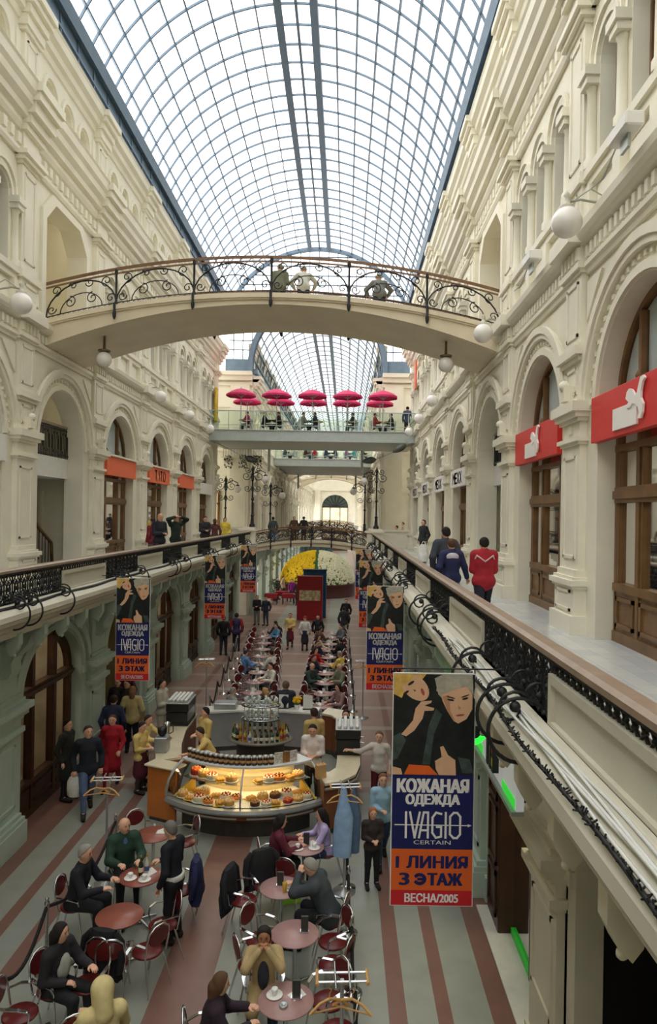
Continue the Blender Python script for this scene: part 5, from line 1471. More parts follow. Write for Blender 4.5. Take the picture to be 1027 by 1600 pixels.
for k, (c, nm) in enumerate(BOTC):
    b = thing('bottle', 'x', 'bottle')
    mb = MB(); mb.lathe([(0.034, 0), (0.037, 0.01), (0.037, 0.17), (0.03, 0.2), (0.014, 0.225), (0.013, 0.29)], n=10); mb.build('bottle_glass', M('bottle_' + nm.replace(' ', '_'), c, 0.12, noise=0.1, spec=0.7), b)
    mb = MB(); mb.lathe([(0.0145, 0.275), (0.0155, 0.278), (0.0155, 0.305), (0.001, 0.308)], n=8); mb.build('cap', M('bottle_cap', (150, 120, 60), 0.4, 0.3, noise=0), b)
    mb = MB(); mb.lathe([(0.038, 0.06), (0.0385, 0.061), (0.0385, 0.13), (0.038, 0.131)], n=10); mb.build('paper_label', M('bottle_label_%d' % k, [(220, 210, 180), (230, 226, 214), (60, 90, 150), (170, 50, 44), (206, 180, 90), (236, 232, 226)][k], 0.5, noise=0.1), b)
    bps.append(b)
bu = set()
for k in range(30):
    i = (k * 5 + k // 4) % 6; a = 2 * PI * k / 30
    rr = 0.56
    o = bps[i] if i not in bu else dup(bps[i]); bu.add(i)
    o.location = (-1.95 + rr * 1.15 * math.cos(a), 16.55 + rr * 0.8 * math.sin(a), 1.071); o.rotation_euler = (0, 0, a)
    o['label'] = '%s bottle in the ring of bottles on the round bar stand' % BOTC[i][1]; o['group'] = BOTC[i][1] + ' bottles on the round stand'
g0 = thing('wine_glass', 'x', 'glass')
mb = MB(); mb.lathe([(0.03, 0), (0.03, 0.004), (0.005, 0.012), (0.005, 0.07), (0.03, 0.1), (0.034, 0.14), (0.028, 0.17)], n=10); mb.build('glass_bowl', M('clear_glassware', (214, 222, 220), 0.1, noise=0.05, spec=0.9), g0)
k = 0
for z, n_, rr in ((1.516, 14, 0.33), (1.516, 7, 0.16), (1.846, 14, 0.33), (1.846, 7, 0.16)):
    for q in range(n_):
        a = 2 * PI * q / n_; o = g0 if k == 0 else dup(g0); k += 1
        o.location = (-1.95 + rr * 1.15 * math.cos(a), 16.55 + rr * 0.7 * math.sin(a), z + 0.001)
        o['label'] = 'stemmed clear glass on the %s tier of the glass rack' % ('lower' if z < 1.7 else 'upper'); o['group'] = 'glasses on the %s tier of the rack' % ('lower' if z < 1.7 else 'upper')
# coffee machines, cups, small bar things
BLACKP = M('black_plastic', (32, 32, 34), 0.35, noise=0.1)
def coffee_machine(label, loc, rz, w_=0.9):
    t = thing('coffee_machine', label, 'coffee machine', loc, rz)
    mb = MB(); mb.bbox(-w_ / 2, w_ / 2, -0.28, 0.28, 0.34, 0.55, 0.02); mb.build('boiler_housing', BLACKP, t)
    mb = MB(); mb.bbox(-w_ / 2, w_ / 2, -0.28, 0.28, 0.0, 0.1, 0.015); mb.build('drip_tray', BLACKP, t)
    mb = MB(); mb.bbox(-w_ / 2 + 0.04, w_ / 2 - 0.04, 0.02, 0.26, 0.1, 0.34, 0.01); mb.build('back_plate', BRUSH, t)
    mb = MB(); mb.bbox(-w_ / 2 - 0.01, w_ / 2 + 0.01, -0.29, 0.29, 0.55, 0.58, 0.008); mb.build('cup_tray', BRUSH, t)
    for x in (-w_ * 0.25, w_ * 0.25):
        mb = MB(); mb.lathe([(0.05, 0.22), (0.05, 0.34)], (x, -0.14, 0), 10); mb.tube([(x, -0.14, 0.24), (x, -0.36, 0.22)], 0.014, 6); mb.build('group_head', CHROME, t)
    for s in (-1, 1):
        mb = MB(); mb.box(s * w_ / 2 - 0.03, s * w_ / 2 + 0.03, -0.26, 0.26, 0.1, 0.34); mb.build('side_panel', BLACKP, t)
    return t
cm1 = Vector((-4.13, 17.7, 1.08)); coffee_machine('black coffee machine with stacked white cups on the left counter', cm1, -PI / 2)
cm2 = Vector((0.14, 15.75, 1.08)); coffee_machine('black espresso machine with white cups on the right counter', cm2, PI / 2, 0.8)
cup0 = thing('cup', 'x', 'cup')
CUPW = M('white_china', (240, 240, 236), 0.2, noise=0)
mb = MB(); mb.lathe([(0.022, 0), (0.03, 0.01), (0.038, 0.05), (0.04, 0.07), (0.036, 0.07), (0.03, 0.015), (0.001, 0.012)], n=10); mb.build('cup_body', CUPW, cup0)
mb = MB(); mb.tube([(0.036, 0, 0.055), (0.06, 0, 0.05), (0.06, 0, 0.03), (0.034, 0, 0.025)], 0.005, 5); mb.build('handle', CUPW, cup0)
k = 0
for c, nm, nx, ny in ((cm1, 'left', 5, 9), (cm2, 'right', 4, 8)):
    for i in range(nx):
        for q in range(ny):
            o = cup0 if k == 0 else dup(cup0); k += 1
            o.location = (c.x - 0.2 + 0.4 * i / (nx - 1), c.y - 0.36 + 0.72 * q / (ny - 1), c.z + 0.581); o.rotation_euler = (0, 0, rnd.uniform(0, 6))
            o['label'] = 'white cup stored on top of the %s coffee machine' % nm; o['group'] = 'cups on the %s coffee machine' % nm
t = thing('coffee_grinder', 'steel coffee grinder at the front of the left bar counter', 'grinder', (-4.02, 15.45, 1.08))
mb = MB(); mb.bbox(-0.14, 0.14, -0.16, 0.16, 0, 0.34, 0.02); mb.build('housing', BRUSH, t)
mb = MB(); mb.lathe([(0.05, 0.34), (0.1, 0.4), (0.11, 0.52), (0.001, 0.53)], n=12); mb.build('hopper', BLACKP, t)
t = thing('blender_jug', 'chrome mixer between the grinder and the coffee machine on the left counter', 'mixer', (-4.1, 16.2, 1.08))
mb = MB(); mb.lathe([(0.1, 0), (0.1, 0.05), (0.05, 0.1), (0.06, 0.3), (0.07, 0.42), (0.001, 0.44)], n=12); mb.build('jug', CHROME, t)
mb = MB(); mb.tube([(0.06, 0, 0.15), (0.14, 0, 0.2), (0.14, 0, 0.34), (0.06, 0, 0.38)], 0.012, 5); mb.build('handle', BLACKP, t)
t = thing('cash_register', 'dark cash screen on a stand at the right bar counter', 'till', (0.15, 16.75, 1.08), rotz=0.4)
mb = MB(); mb.bbox(-0.16, 0.16, -0.03, 0.03, 0.22, 0.46, 0.01); mb.build('screen', BLACKP, t)
mb = MB(); mb.lathe([(0.1, 0), (0.1, 0.02), (0.03, 0.05), (0.03, 0.24)], n=10); mb.build('stand', BRUSH, t)
t = thing('paper_bag', 'brown paper bag standing on the right end of the bar counter', 'bag', (-0.42, 14.02, 1.08), rotz=0.5)
mb = MB(); mb.add([(-.1, -.06, 0), (.1, -.06, 0), (.1, .06, 0), (-.1, .06, 0), (-.1, -.055, .27), (.1, -.055, .27), (.1, .055, .29), (-.1, .055, .28), (-.115, 0, .14), (.115, 0, .14)], [(0, 1, 2, 3), (0, 1, 5, 4), (3, 7, 6, 2), (0, 4, 8), (4, 7, 8), (7, 3, 8), (3, 0, 8), (1, 9, 5), (5, 9, 6), (6, 9, 2), (2, 9, 1), (4, 5, 6, 7)]); mb.build('bag_body', M('kraft_paper', (196, 156, 106), 0.7, noise=0.08), t)
mb = MB(); mb.tube([(-0.05, 0, 0.27), (-0.04, 0, 0.34), (0.04, 0, 0.34), (0.05, 0, 0.27)], 0.006, 4); mb.build('handle', M('kraft_string', (170, 130, 90), 0.7, noise=0), t)
t = thing('flower_vase', 'small pot of yellow flowers on the back counter of the bar', 'flowers', (-1.25, 19.0, 1.08))
mb = MB(); mb.lathe([(0.05, 0), (0.08, 0.08), (0.07, 0.14)], n=12); mb.build('pot', WHITE, t)
mb = MB()
for k in range(22):
    a = rnd.uniform(0, 2 * PI); r = rnd.uniform(0, 0.11); mb.ball((r * math.cos(a), r * math.sin(a), 0.2 + rnd.uniform(0, 0.12)), 0.035, 6, 5)
mb.build('blossoms', M('yellow_petals', (240, 196, 30), 0.6, noise=0.1), t)
mb = MB(); mb.ball((0, 0, 0.16), 0.09, 8, 6); mb.build('leaves', M('leaf_green', (70, 110, 50), 0.6, noise=0.2), t)
for k, (p, lb) in enumerate((((-1.62, 19.0, 1.08), 'white menu card stand left of the yellow flowers on the back counter'), ((-0.95, 18.95, 1.08), 'white menu card stand right of the yellow flowers on the back counter'))):
    t = thing('menu_card', lb, 'menu', p)
    mb = MB(); mb.bbox(-0.13, 0.13, -0.01, 0.01, 0.02, 0.38, 0.004); mb.build('card', M('menu_card_white', (226, 226, 222), 0.5, noise=0.04, scale=20), t)
    mb = MB(); mb.box(-0.14, 0.14, -0.05, 0.05, 0, 0.02); mb.build('foot', BLACKP, t)
mb = MB(); mb.bbox(-0.3, 0.3, -0.2, 0.2, 0, 0.16, 0.02); t = tag(mb.build('sink_unit', BRUSH, loc=(-3.2, 19.0, 1.081)), 'steel tray of glasses at the left end of the back counter', 'tray')
# ================================================================== CAFE FURNITURE
MAROON = M('maroon_lacquer', (100, 32, 32), 0.3, noise=0.1, scale=6); TABTOP = M('rose_table_top', (172, 136, 134), 0.3, noise=0.06, scale=8); TABBRN = M('brown_table_top', (146, 84, 70), 0.3, noise=0.06, scale=8)
def make_chair():
    t = thing('bistro_chair', 'x', 'chair')
    mb = MB(); mb.lathe([(0.001, 0.435), (0.19, 0.435), (0.205, 0.445), (0.205, 0.46), (0.19, 0.472), (0.001, 0.468)], n=18); mb.build('seat', MAROON, t)
    # oval back plate, leaning a little
    mb = MB(); pts = ell(0, 0.74, 0.165, 0.125, n=18)
    f = lambda x, z, d: (x, -0.2 - 0.12 * (z - 0.5) + 0.22 * x * x * 4 * 0.25 - d, z)
    va = [f(x, z, 0) for x, z in pts]; vb = [f(x, z, 0.018) for x, z in pts]
    n = len(pts); mb.add(va + vb, [tuple(range(n)), tuple(range(2 * n - 1, n - 1, -1))] + [(k, (k + 1) % n, n + (k + 1) % n, n + k) for k in range(n)])
    mb.build('backrest', MAROON, t)
    mb = MB(); mb.tube([(-0.17, -0.17, 0.44), (-0.185, -0.21, 0.66), (-0.16, -0.235, 0.82), (-0.08, -0.245, 0.885), (0, -0.25, 0.895), (0.08, -0.245, 0.885), (0.16, -0.235, 0.82), (0.185, -0.21, 0.66), (0.17, -0.17, 0.44)], 0.013, 6); mb.build('back_frame', CHROME, t)
    for s in (-1, 1):
        mb = MB()
        pts = [(s * 0.185, -0.2, 0.64), (s * 0.235, -0.08, 0.665), (s * 0.245, 0.06, 0.66), (s * 0.215, 0.15, 0.62), (s * 0.19, 0.17, 0.55), (s * 0.16, 0.15, 0.45)]
        P = [Vector(p) for p in pts]
        vs = []
        for p in P[:5]: vs += [p + Vector((-0.022, 0, 0)), p + Vector((0.022, 0, 0)), p + Vector((0.022, 0, 0.012)), p + Vector((-0.022, 0, 0.012))]
        fs = [(i * 4 + k, i * 4 + (k + 1) % 4, i * 4 + 4 + (k + 1) % 4, i * 4 + 4 + k) for i in range(4) for k in range(4)]
        mb.add(vs, fs); mb.tube(pts[3:], 0.012, 6); mb.build('armrest', CHROME, t)
        mb = MB(); mb.tube([(s * 0.15, 0.14, 0.44), (s * 0.2, 0.22, 0.0)], 0.012, 6); mb.build('leg', CHROME, t)
        mb = MB(); mb.tube([(s * 0.15, -0.15, 0.44), (s * 0.2, -0.27, 0.0)], 0.012, 6); mb.build('leg', CHROME, t)
    return t
def make_table(mat):
    t = thing('cafe_table', 'x', 'table')
    mb = MB(); mb.lathe([(0.001, 0.705), (0.3, 0.705), (0.325, 0.712), (0.33, 0.72), (0.325, 0.73), (0.001, 0.732)], n=28); mb.build('table_top', mat, t)
    mb = MB(); mb.lathe([(0.05, 0.02), (0.028, 0.06), (0.028, 0.66), (0.12, 0.704)], n=12); mb.build('pedestal', CHROME, t)
    mb = MB()
    for k in range(4):
        a = PI / 2 * k + PI / 4; mb.tube([(0, 0, 0.05), (0.16 * math.cos(a), 0.16 * math.sin(a), 0.035), (0.28 * math.cos(a), 0.28 * math.sin(a), 0.012)], [0.022, 0.018, 0.012], 6)
    mb.build('base', CHROME, t)
    return t
ch0 = make_chair(); tb = {0: make_table(TABTOP), 1: make_table(TABBRN)}; tused = {}; chused = [False]
def place_table(p, kind, label, group):
    o = tb[kind] if kind not in tused else dup(tb[kind]); tused[kind] = 1
    o.location = (p[0], p[1], 0); o['label'] = label; o['group'] = group
    return o
def place_chair(x, y, rz, label, group):
    o = ch0 if not chused[0] else dup(ch0); chused[0] = True
    o.location = (x, y, 0); o.rotation_euler = (0, 0, rz); o['label'] = label; o['group'] = group
    return o
DIRN = lambda a: ['far right', 'far', 'far left', 'left', 'near left', 'near', 'near right', 'right'][int(((math.degrees(a) - 22.5) % 360) // 45)]
def chairs_round(p, angs, desc, group, dist=0.56):
    for a in angs:
        a_ = math.radians(a)
        place_chair(p[0] + dist * math.cos(a_), p[1] + dist * math.sin(a_), a_ + PI / 2, 'maroon chair at %s of %s' % (DIRN(a_), desc), group)
NEAR = [  # pixel of the table top, finish, words, chair angles (0 = right, 90 = away from us)
    ((240, 1303), 1, 'the brown table behind the bald man in green', (30, 130), 0.56),
    ((220, 1368), 1, 'the brown table the waiter stands at', (10,), 0.6),
    ((187, 1430), 1, 'the empty brown table in the left foreground', (-35, -80, 25), 0.6),
    ((100, 1545), 1, 'the woman in pale grey in the bottom left corner', (-60, 78, 185), 0.5),
    ((477, 1322), 0, 'the rose table of the woman in maroon', (250,), 0.56),
    ((440, 1386), 0, 'the rose table of the man in grey', (168, 118), 0.6),
    ((461, 1458), 0, 'the empty rose table in the right foreground', (150, 205, -22, 28), 0.58),
    ((447, 1562), 0, 'the rose table at the bottom edge', (-10, 38), 0.62)]
NT = []
for (px, py), kd, ds, angs, dist in NEAR:
    p = at(px, py, 0.73); NT.append(p)
    if (px, py) != (100, 1545): place_table(p, kd, 'round ' + ds.replace('the ', '', 1), 'round tables of the near cafe')
    chairs_round(p, angs, ds, 'chairs of the near cafe', dist)
ORD = ['first', 'second', 'third', 'fourth', 'fifth', 'sixth', 'seventh', 'eighth', 'ninth', 'tenth', 'eleventh']
FT = {}
for row in range(10):
    for s, nm in ((-1, 'left'), (1, 'right')):
        Y = 20.6 + 1.42 * row
        X = -2.84 - 0.077 * (Y - 21.8) if s < 0 else -0.6
        FT[(nm, row)] = (X, Y)
        ds = 'the %s table in the %s row beyond the bar' % (ORD[row], nm)
        place_table((X, Y), 0, 'round ' + ds.replace('the ', '', 1), 'round tables beyond the bar')
        chairs_round((X, Y), (35, 145, 215, 325), ds, 'chairs beyond the bar', 0.58)
# things on the tables
def small(name, label, cat, loc, prof, mat, n=12, group=None, rot=0):
    mb = MB(); mb.lathe(prof, n=n); o = mb.build(name, mat, loc=loc)
    return tag(o, label, cat, group)
def on(p, dx, dy, z=0.733): return (p[0] + dx, p[1] + dy, z)
PLATE = [(0.06, 0), (0.1, 0.012), (0.098, 0.016), (0.001, 0.008)]; NAPK = M('white_napkin', (236, 236, 232), 0.8, noise=0.04)
GLS = M('beer_glass', (206, 160, 60), 0.15, noise=0.1)
def napkin(loc, label, rz):
    mb = MB(); mb.add([(-.09, -.07, 0), (.09, -.07, 0), (.09, .07, 0), (-.09, .07, 0), (-.03, -.02, .05), (.05, .01, .07), (0, .05, .03)], [(0, 1, 5, 4), (1, 2, 5), (2, 3, 6), (3, 0, 4, 6), (4, 5, 6), (2, 6, 5)]); tag(mb.build('napkin', NAPK, loc=loc, rotz=rz), label, 'napkin')
WT = {0: 'the brown table behind the bald man', 1: 'the waiter table', 4: 'the table of the woman in maroon', 5: 'the table of the man in grey', 6: 'the empty rose table', 7: 'the table at the bottom edge'}
for i in (0, 1, 4, 5, 7):
    napkin(on(NT[i], 0.12, 0.08), 'crumpled white napkin on ' + WT[i], i); 
for i, (dx, dy) in ((1, (-0.13, -0.1)), (4, (-0.12, -0.12)), (5, (0.12, -0.05)), (7, (-0.14, 0.06)), (1, (0.1, -0.14)), (4, (0.16, -0.08))):
    small('saucer', 'white china plate on %s, towards its %s' % (WT[i], 'right' if dx > 0 else 'left'), 'plate', on(NT[i], dx, dy), PLATE, CUPW)
    o = dup(cup0); o.location = on(NT[i], dx, dy, 0.75); o['label'] = 'white cup on the %s plate of %s' % ('right' if dx > 0 else 'left', WT[i]); o['group'] = 'cups on the near tables'
o = dup(bps[0]); o.location = on(NT[1], 0, 0.0); o['label'] = 'green bottle standing on the table beside the waiter'; o['group'] = 'bottles on tables'
o = dup(bps[2]); o.location = on(NT[1], 0.08, 0.05); o['label'] = 'clear bottle beside the green one on the waiter table'; o['group'] = 'bottles on tables'
for i, dx in ((4, 0.02), (5, -0.02), (6, 0.13), (7, 0.12)):
    t = thing('menu_holder', 'dark upright menu holder on ' + WT[i], 'menu', on(NT[i], dx, 0.02))
    mb = MB(); mb.bbox(-0.05, 0.05, -0.015, 0.015, 0.02, 0.22, 0.004); mb.build('menu', M('menu_dark', (54, 58, 54), 0.4, noise=0.2), t)
    mb = MB(); mb.box(-0.06, 0.06, -0.035, 0.035, 0, 0.025); mb.build('foot', CHROME, t)
small('beer_glass', 'glass of amber drink on the table of the man in grey', 'glass', on(NT[5], 0.06, -0.14), [(0.03, 0), (0.036, 0.14), (0.001, 0.142)], GLS)
small('ashtray', 'grey ashtray on the table at the bottom edge', 'ashtray', on(NT[7], -0.02, -0.12), [(0.05, 0), (0.055, 0.03), (0.04, 0.03), (0.001, 0.01)], BRUSH)
for (nm, row), p in FT.items():
    for q in range(3):
        a = rnd.uniform(0, 6)
        if q == 2:
            o = dup(cup0); o.location = (p[0] + 0.17 * math.cos(a), p[1] + 0.17 * math.sin(a), 0.733); o['label'] = 'white cup on the %s table of the far %s row' % (ORD[row], nm); o['group'] = 'cups on the far tables'
        elif q == 1:
            napkin((p[0] + 0.12 * math.cos(a), p[1] + 0.12 * math.sin(a), 0.733), 'white napkin on the %s table of the far %s row' % (ORD[row], nm), a)
        else:
            t = thing('menu_holder', 'small upright card on the %s table of the far %s row' % (ORD[row], nm), 'menu', (p[0], p[1], 0.733), a)
            mb = MB(); mb.box(-0.05, 0.05, -0.01, 0.01, 0.02, 0.16); mb.build('menu', CUPW, t); mb = MB(); mb.box(-0.055, 0.055, -0.03, 0.03, 0, 0.02); mb.build('foot', CHROME, t)
# posts and ropes round the cafe
def stanchion():
    t = thing('barrier_post', 'x', 'barrier')
    mb = MB(); mb.lathe([(0.16, 0), (0.16, 0.015), (0.05, 0.04), (0.022, 0.06), (0.022, 0.9)], n=14); mb.build('post', CHROME, t)
    mb = MB(); mb.lathe([(0.03, 0.9), (0.035, 0.92), (0.035, 0.97), (0.02, 0.99), (0.028, 1.02), (0.001, 1.045)], n=12); mb.build('finial', CHROME, t)
    return t
sp0 = stanchion(); su = [False]
def posts(pl, words_, rope=True):
    for k, p in enumerate(pl):
        o = sp0 if not su[0] else dup(sp0); su[0] = True
        o.location = (p[0], p[1], 0); o['label'] = 'chrome barrier post, %s %s' % (ORD[k] if k < 11 else 'last', words_); o['group'] = 'barrier posts'
        if rope and k < len(pl) - 1:
            q = pl[k + 1]; a = Vector((p[0], p[1], 0.9)); b = Vector((q[0], q[1], 0.9))
            d = (b - a).normalized() * 0.03
            mb = MB(); mb.tube([(a + d).lerp(b - d, i / 12) + Vector((0, 0, -0.36 * math.sin(PI * i / 12))) for i in range(13)], 0.025, 7)
            tag(mb.build('barrier_rope', M('black_velvet_rope', (22, 20, 22), 0.8, noise=0.1)), 'black rope sagging from the %s post %s' % (ORD[k], words_), 'rope', 'barrier ropes')
posts([(-4.0, 12.3), (-4.06, 9.6), (-4.06, 8.1), (-4.08, 6.6)], 'down the left side of the near cafe')
posts([(0.12, 11.9), (0.13, 10.6), (0.17, 9.27), (0.2, 8.0), (0.22, 6.8)], 'down the right side of the near cafe')
posts([(0.35, 20.6), (0.34, 22.6), (0.32, 24.6), (0.3, 26.6), (0.28, 28.6), (0.26, 30.6)], 'along the right of the far tables')
posts([(-3.95, 20.6), (-4.1, 22.6), (-4.25, 24.6), (-4.4, 26.6), (-4.55, 28.6), (-4.7, 30.6)], 'along the left of the far tables')
# coat stands
HANGW = M('hanger_wood', (206, 160, 96), 0.45, noise=0.1)
def coat_stand():
    t = thing('coat_stand', 'x', 'coat stand')
    mb = MB(); mb.lathe([(0.2, 0), (0.2, 0.015), (0.03, 0.05), (0.02, 0.1), (0.02, 1.78)], n=12); mb.build('pole', BRUSH, t)
    for y in (-0.07, 0.07):
        mb = MB(); mb.tube([(-0.24, y, 1.8), (0.24, y, 1.8)], 0.014, 6); mb.build('rail', CHROME, t)
    for x in (-0.25, 0.25):
        mb = MB(); mb.tube([(x, -0.11, 1.8), (x, 0.11, 1.8)], 0.018, 6); mb.build('end_bar', HANGW, t)
    for x in (-0.07, 0.07):
        mb = MB(); mb.tube([(x, -0.2, 1.82), (x, 0.2, 1.82)], 0.012, 6); mb.build('cross_bar', CHROME, t)
    return t
def hanger(loc, rz, label):
    mb = MB()
    mb.tube([(-0.2, 0, -0.16), (-0.1, 0, -0.08), (0, 0, -0.05), (0.1, 0, -0.08), (0.2, 0, -0.16)], 0.014, 6)
    mb.tube([(-0.19, 0, -0.155), (0.19, 0, -0.155)], 0.009, 5)
    mb.tube([(0, 0, -0.05), (0, 0, 0.0), (0.02, 0, 0.03), (0.0, 0, 0.045)], 0.006, 5)
    tag(mb.build('coat_hanger', HANGW, loc=loc, rotz=rz), label, 'hanger', 'wooden hangers on the coat stands')
cs = coat_stand(); csu = False
STANDS = [((168, 1217), 'steel coat stand in the left aisle in front of the bar', 0.1), ((540, 1228), 'steel coat stand with blue clothes at the right end of the bar', 0.1), ((535, 1527), 'steel coat stand in the right foreground by the barrier rope', 0.05), ((323, 1030), 'steel coat stand at the left of the far tables', 0.2), ((568, 1033), 'steel coat stand at the right of the far tables', 0.1)]
SPOS = []
for k, ((px, py), lb, rz) in enumerate(STANDS):
    p = at(px, py, 1.8); SPOS.append(p)
    o = cs if k == 0 else dup(cs); o.location = (p.x, p.y, 0); o.rotation_euler = (0, 0, rz); o['label'] = lb; o['group'] = 'coat stands of the cafe'
    nm = ['in the left aisle', 'with the blue clothes', 'in the right foreground', 'left of the far tables', 'right of the far tables'][k]
    for q in range(2):
        hanger((p.x + (-0.12, 0.1)[q], p.y - 0.2, 1.775), (0.3, -0.4)[q] + rz, 'wooden clothes hanger, %s one on the coat stand %s' % (('left', 'right')[q], nm))
def cloth_hang(name, label, cat, loc, col, L, W, rz=0):
    mb = MB(); n = 12; vs = []
    for i in range(10):
        t_ = i / 9; z = -t_ * L
        wd = W * (0.25 + 0.75 * min(1, t_ * 2.2)); 
        for k in range(n):
            a = 2 * PI * k / n; rr = 1 + 0.12 * math.sin(3 * a + 5 * t_)
            vs.append((wd * rr * math.cos(a), 0.09 * (0.5 + 0.5 * min(1, t_ * 2)) * rr * math.sin(a), z))
    fs = [(i * n + k, i * n + (k + 1) % n, (i + 1) * n + (k + 1) % n, (i + 1) * n + k) for i in range(9) for k in range(n)]
    mb.add(vs, fs, 0, True); mb.add(vs[:n], [tuple(range(n))]); mb.add(vs[-n:], [tuple(range(n))])
    return tag(mb.build(name, M('cloth_' + name + str(col[0]), col, 0.8, noise=0.12, scale=9), loc=loc, rotz=rz), label, cat)
cloth_hang('shawl', 'pale blue cloth hanging from the coat stand at the right end of the bar', 'clothing', (SPOS[1].x - 0.03, SPOS[1].y - 0.16, 1.84), (150, 180, 220), 1.15, 0.16)
cloth_hang('jacket', 'darker blue garment behind the pale blue cloth on the coat stand', 'clothing', (SPOS[1].x + 0.14, SPOS[1].y + 0.1, 1.74), (92, 116, 150), 1.1, 0.13)
# coats thrown over chairs
def coat_on_chair(p, rz, label, col):
    mb = MB(); n = 14; vs = []
    for i in range(9):
        t_ = i / 8; z = 0.94 - t_ * 0.6
        for k in range(n):
            a = 2 * PI * k / n; wd = (0.16, 0.205, 0.22, 0.225, 0.23, 0.24, 0.25, 0.26, 0.265)[i]; d = (0.05, 0.09, 0.1, 0.11, 0.11, 0.115, 0.12, 0.13, 0.12)[i]
            rr = 1 + 0.14 * math.sin(5 * a + 2 * t_) * t_
            vs.append((wd * rr * math.cos(a), -0.25 + d * rr * math.sin(a), z - 0.05 * math.cos(2 * a) * t_))
    fs = [(i * n + k, i * n + (k + 1) % n, (i + 1) * n + (k + 1) % n, (i + 1) * n + k) for i in range(8) for k in range(n)]
    mb.add(vs, fs, 0, True); mb.add(vs[:n], [tuple(range(n))]); mb.add(vs[-n:], [tuple(range(n))])
    for q in (-1, 1): mb.tube([(q * 0.16, -0.25, 0.9), (q * 0.25, -0.24, 0.8), (q * 0.28, -0.22, 0.62), (q * 0.27, -0.18, 0.44)], [0.05, 0.06, 0.052, 0.045], 8)
    tag(mb.build('coat', M('coat_' + str(col), col, 0.85, noise=0.2, scale=9), loc=(p[0], p[1], 0), rotz=rz), label, 'coat')
def chair_at(p, ang, dist): a = math.radians(ang); return (p[0] + dist * math.cos(a), p[1] + dist * math.sin(a)), a + PI / 2
q, r_ = chair_at(NT[5], 168, 0.6); coat_on_chair(q, r_, 'black coat thrown over the chair left of the table of the man in grey', (28, 30, 36))
q, r_ = chair_at(NT[5], 118, 0.6); coat_on_chair(q, r_, 'dark coat over the chair in front of the woman in maroon', (34, 34, 38))
q, r_ = chair_at(NT[1], 10, 0.6); coat_on_chair(q, r_, 'dark blue coat over the chair behind the waiter', (36, 40, 78))
q, r_ = chair_at(NT[3], 78, 0.6); coat_on_chair(q, r_, 'black coat over a chair at the bottom left corner', (22, 22, 26))
t = thing('shopping_bag', 'bright red and green paper bag under the table of the woman in maroon', 'bag', (NT[4][0] - 0.22, NT[4][1] - 0.42, 0.0), 0.3)
mb = MB(); mb.bbox(-.17, .17, -.07, .07, 0.12, .42, 0.01); mb.build('bag_upper', M('bag_red', (226, 60, 50), 0.6), t)
mb = MB(); mb.bbox(-.17, .17, -.07, .07, 0, .12, 0.01); mb.build('bag_lower', M('bag_lime', (150, 210, 60), 0.6), t)

# ================================================================== FLOWER MOUND, BOOTH, MARKET
t = thing('flower_mound', 'huge dome of flowers, half yellow and half white, at the crossing', 'flowers', (-2.2, 56, 0))
RB = 2.95
mb = MB(); mb.lathe([(RB + 0.1, 0), (RB + 0.1, 0.95), (RB + 0.2, 1.0), (RB, 1.05)], n=40); mb.build('plinth', M('dark_red_plinth', (84, 44, 40), 0.6, noise=0.1), t)
dome = [(RB * math.cos(a), 1.0 + 2.5 * math.sin(a) ** 0.9) for a in [PI / 2 * k / 12 for k in range(13)]]
mb = MB(); mb.lathe([(max(r, 0.001), z) for r, z in dome], n=40); mb.build('green_mound', M('mound_leaves', (56, 96, 44), 0.8, noise=0.3, scale=8), t)
YEL = M('yellow_chrysanthemum', (246, 206, 24), 0.6, noise=0.12, scale=9); WHF = M('white_chrysanthemum', (240, 238, 206), 0.6, noise=0.08, scale=9)
for s, nm, m in ((-1, 'yellow_flowers', YEL), (1, 'white_flowers', WHF)):
    mb = MB()
    for k in range(3400):
        a = rnd.uniform(0, PI) ; el = math.asin(rnd.uniform(0, 1) ** 0.8); 
        x = RB * math.cos(el) * math.sin(a) * s; y = -RB * math.cos(el) * math.cos(a); z = 1.0 + 2.5 * math.sin(el) ** 0.9
        if abs(x) < 0.14 or y > 1.2: continue
        r = rnd.uniform(0.06, 0.1); mb.ball((x, y, z + 0.02), r, 5, 3)
    f = mb.build(nm, m, t); f['kind'] = 'stuff'
t = thing('booth', 'tall dark red booth with a picture strip standing before the flower mound', 'booth', (-2.1, 42.4, 0))
mb = MB(); mb.bbox(-0.78, 0.78, -0.25, 0.25, 0, 2.68, 0.02); mb.build('cabinet', M('booth_red', (150, 26, 34), 0.5, noise=0.05), t)
mb = MB(); mb.box(-0.64, 0.64, -0.27, -0.25, 1.2, 1.82)
mb.build('picture_strip', M('booth_picture', (196, 176, 140), 0.5, noise=0.5, scale=6), t)
mb = MB(); mb.box(-0.66, 0.66, -0.262, -0.25, 1.17, 1.2); mb.box(-0.66, 0.66, -0.262, -0.25, 1.82, 1.85); mb.build('strip_frame', M('booth_frame', (120, 20, 26), 0.5, noise=0), t)
t = thing('booth', 'taller blue booth partly hidden behind the dark red booth', 'booth', (-1.85, 43.3, 0))
mb = MB(); mb.bbox(-0.72, 0.72, -0.2, 0.2, 0, 2.95, 0.02); mb.build('cabinet', M('booth_blue', (30, 92, 132), 0.5, noise=0.05), t)
mb = MB(); mb.box(-0.76, 0.76, -0.24, 0.24, 2.95, 3.02); mb.build('cornice', M('booth_blue_dark', (24, 70, 104), 0.5, noise=0), t)
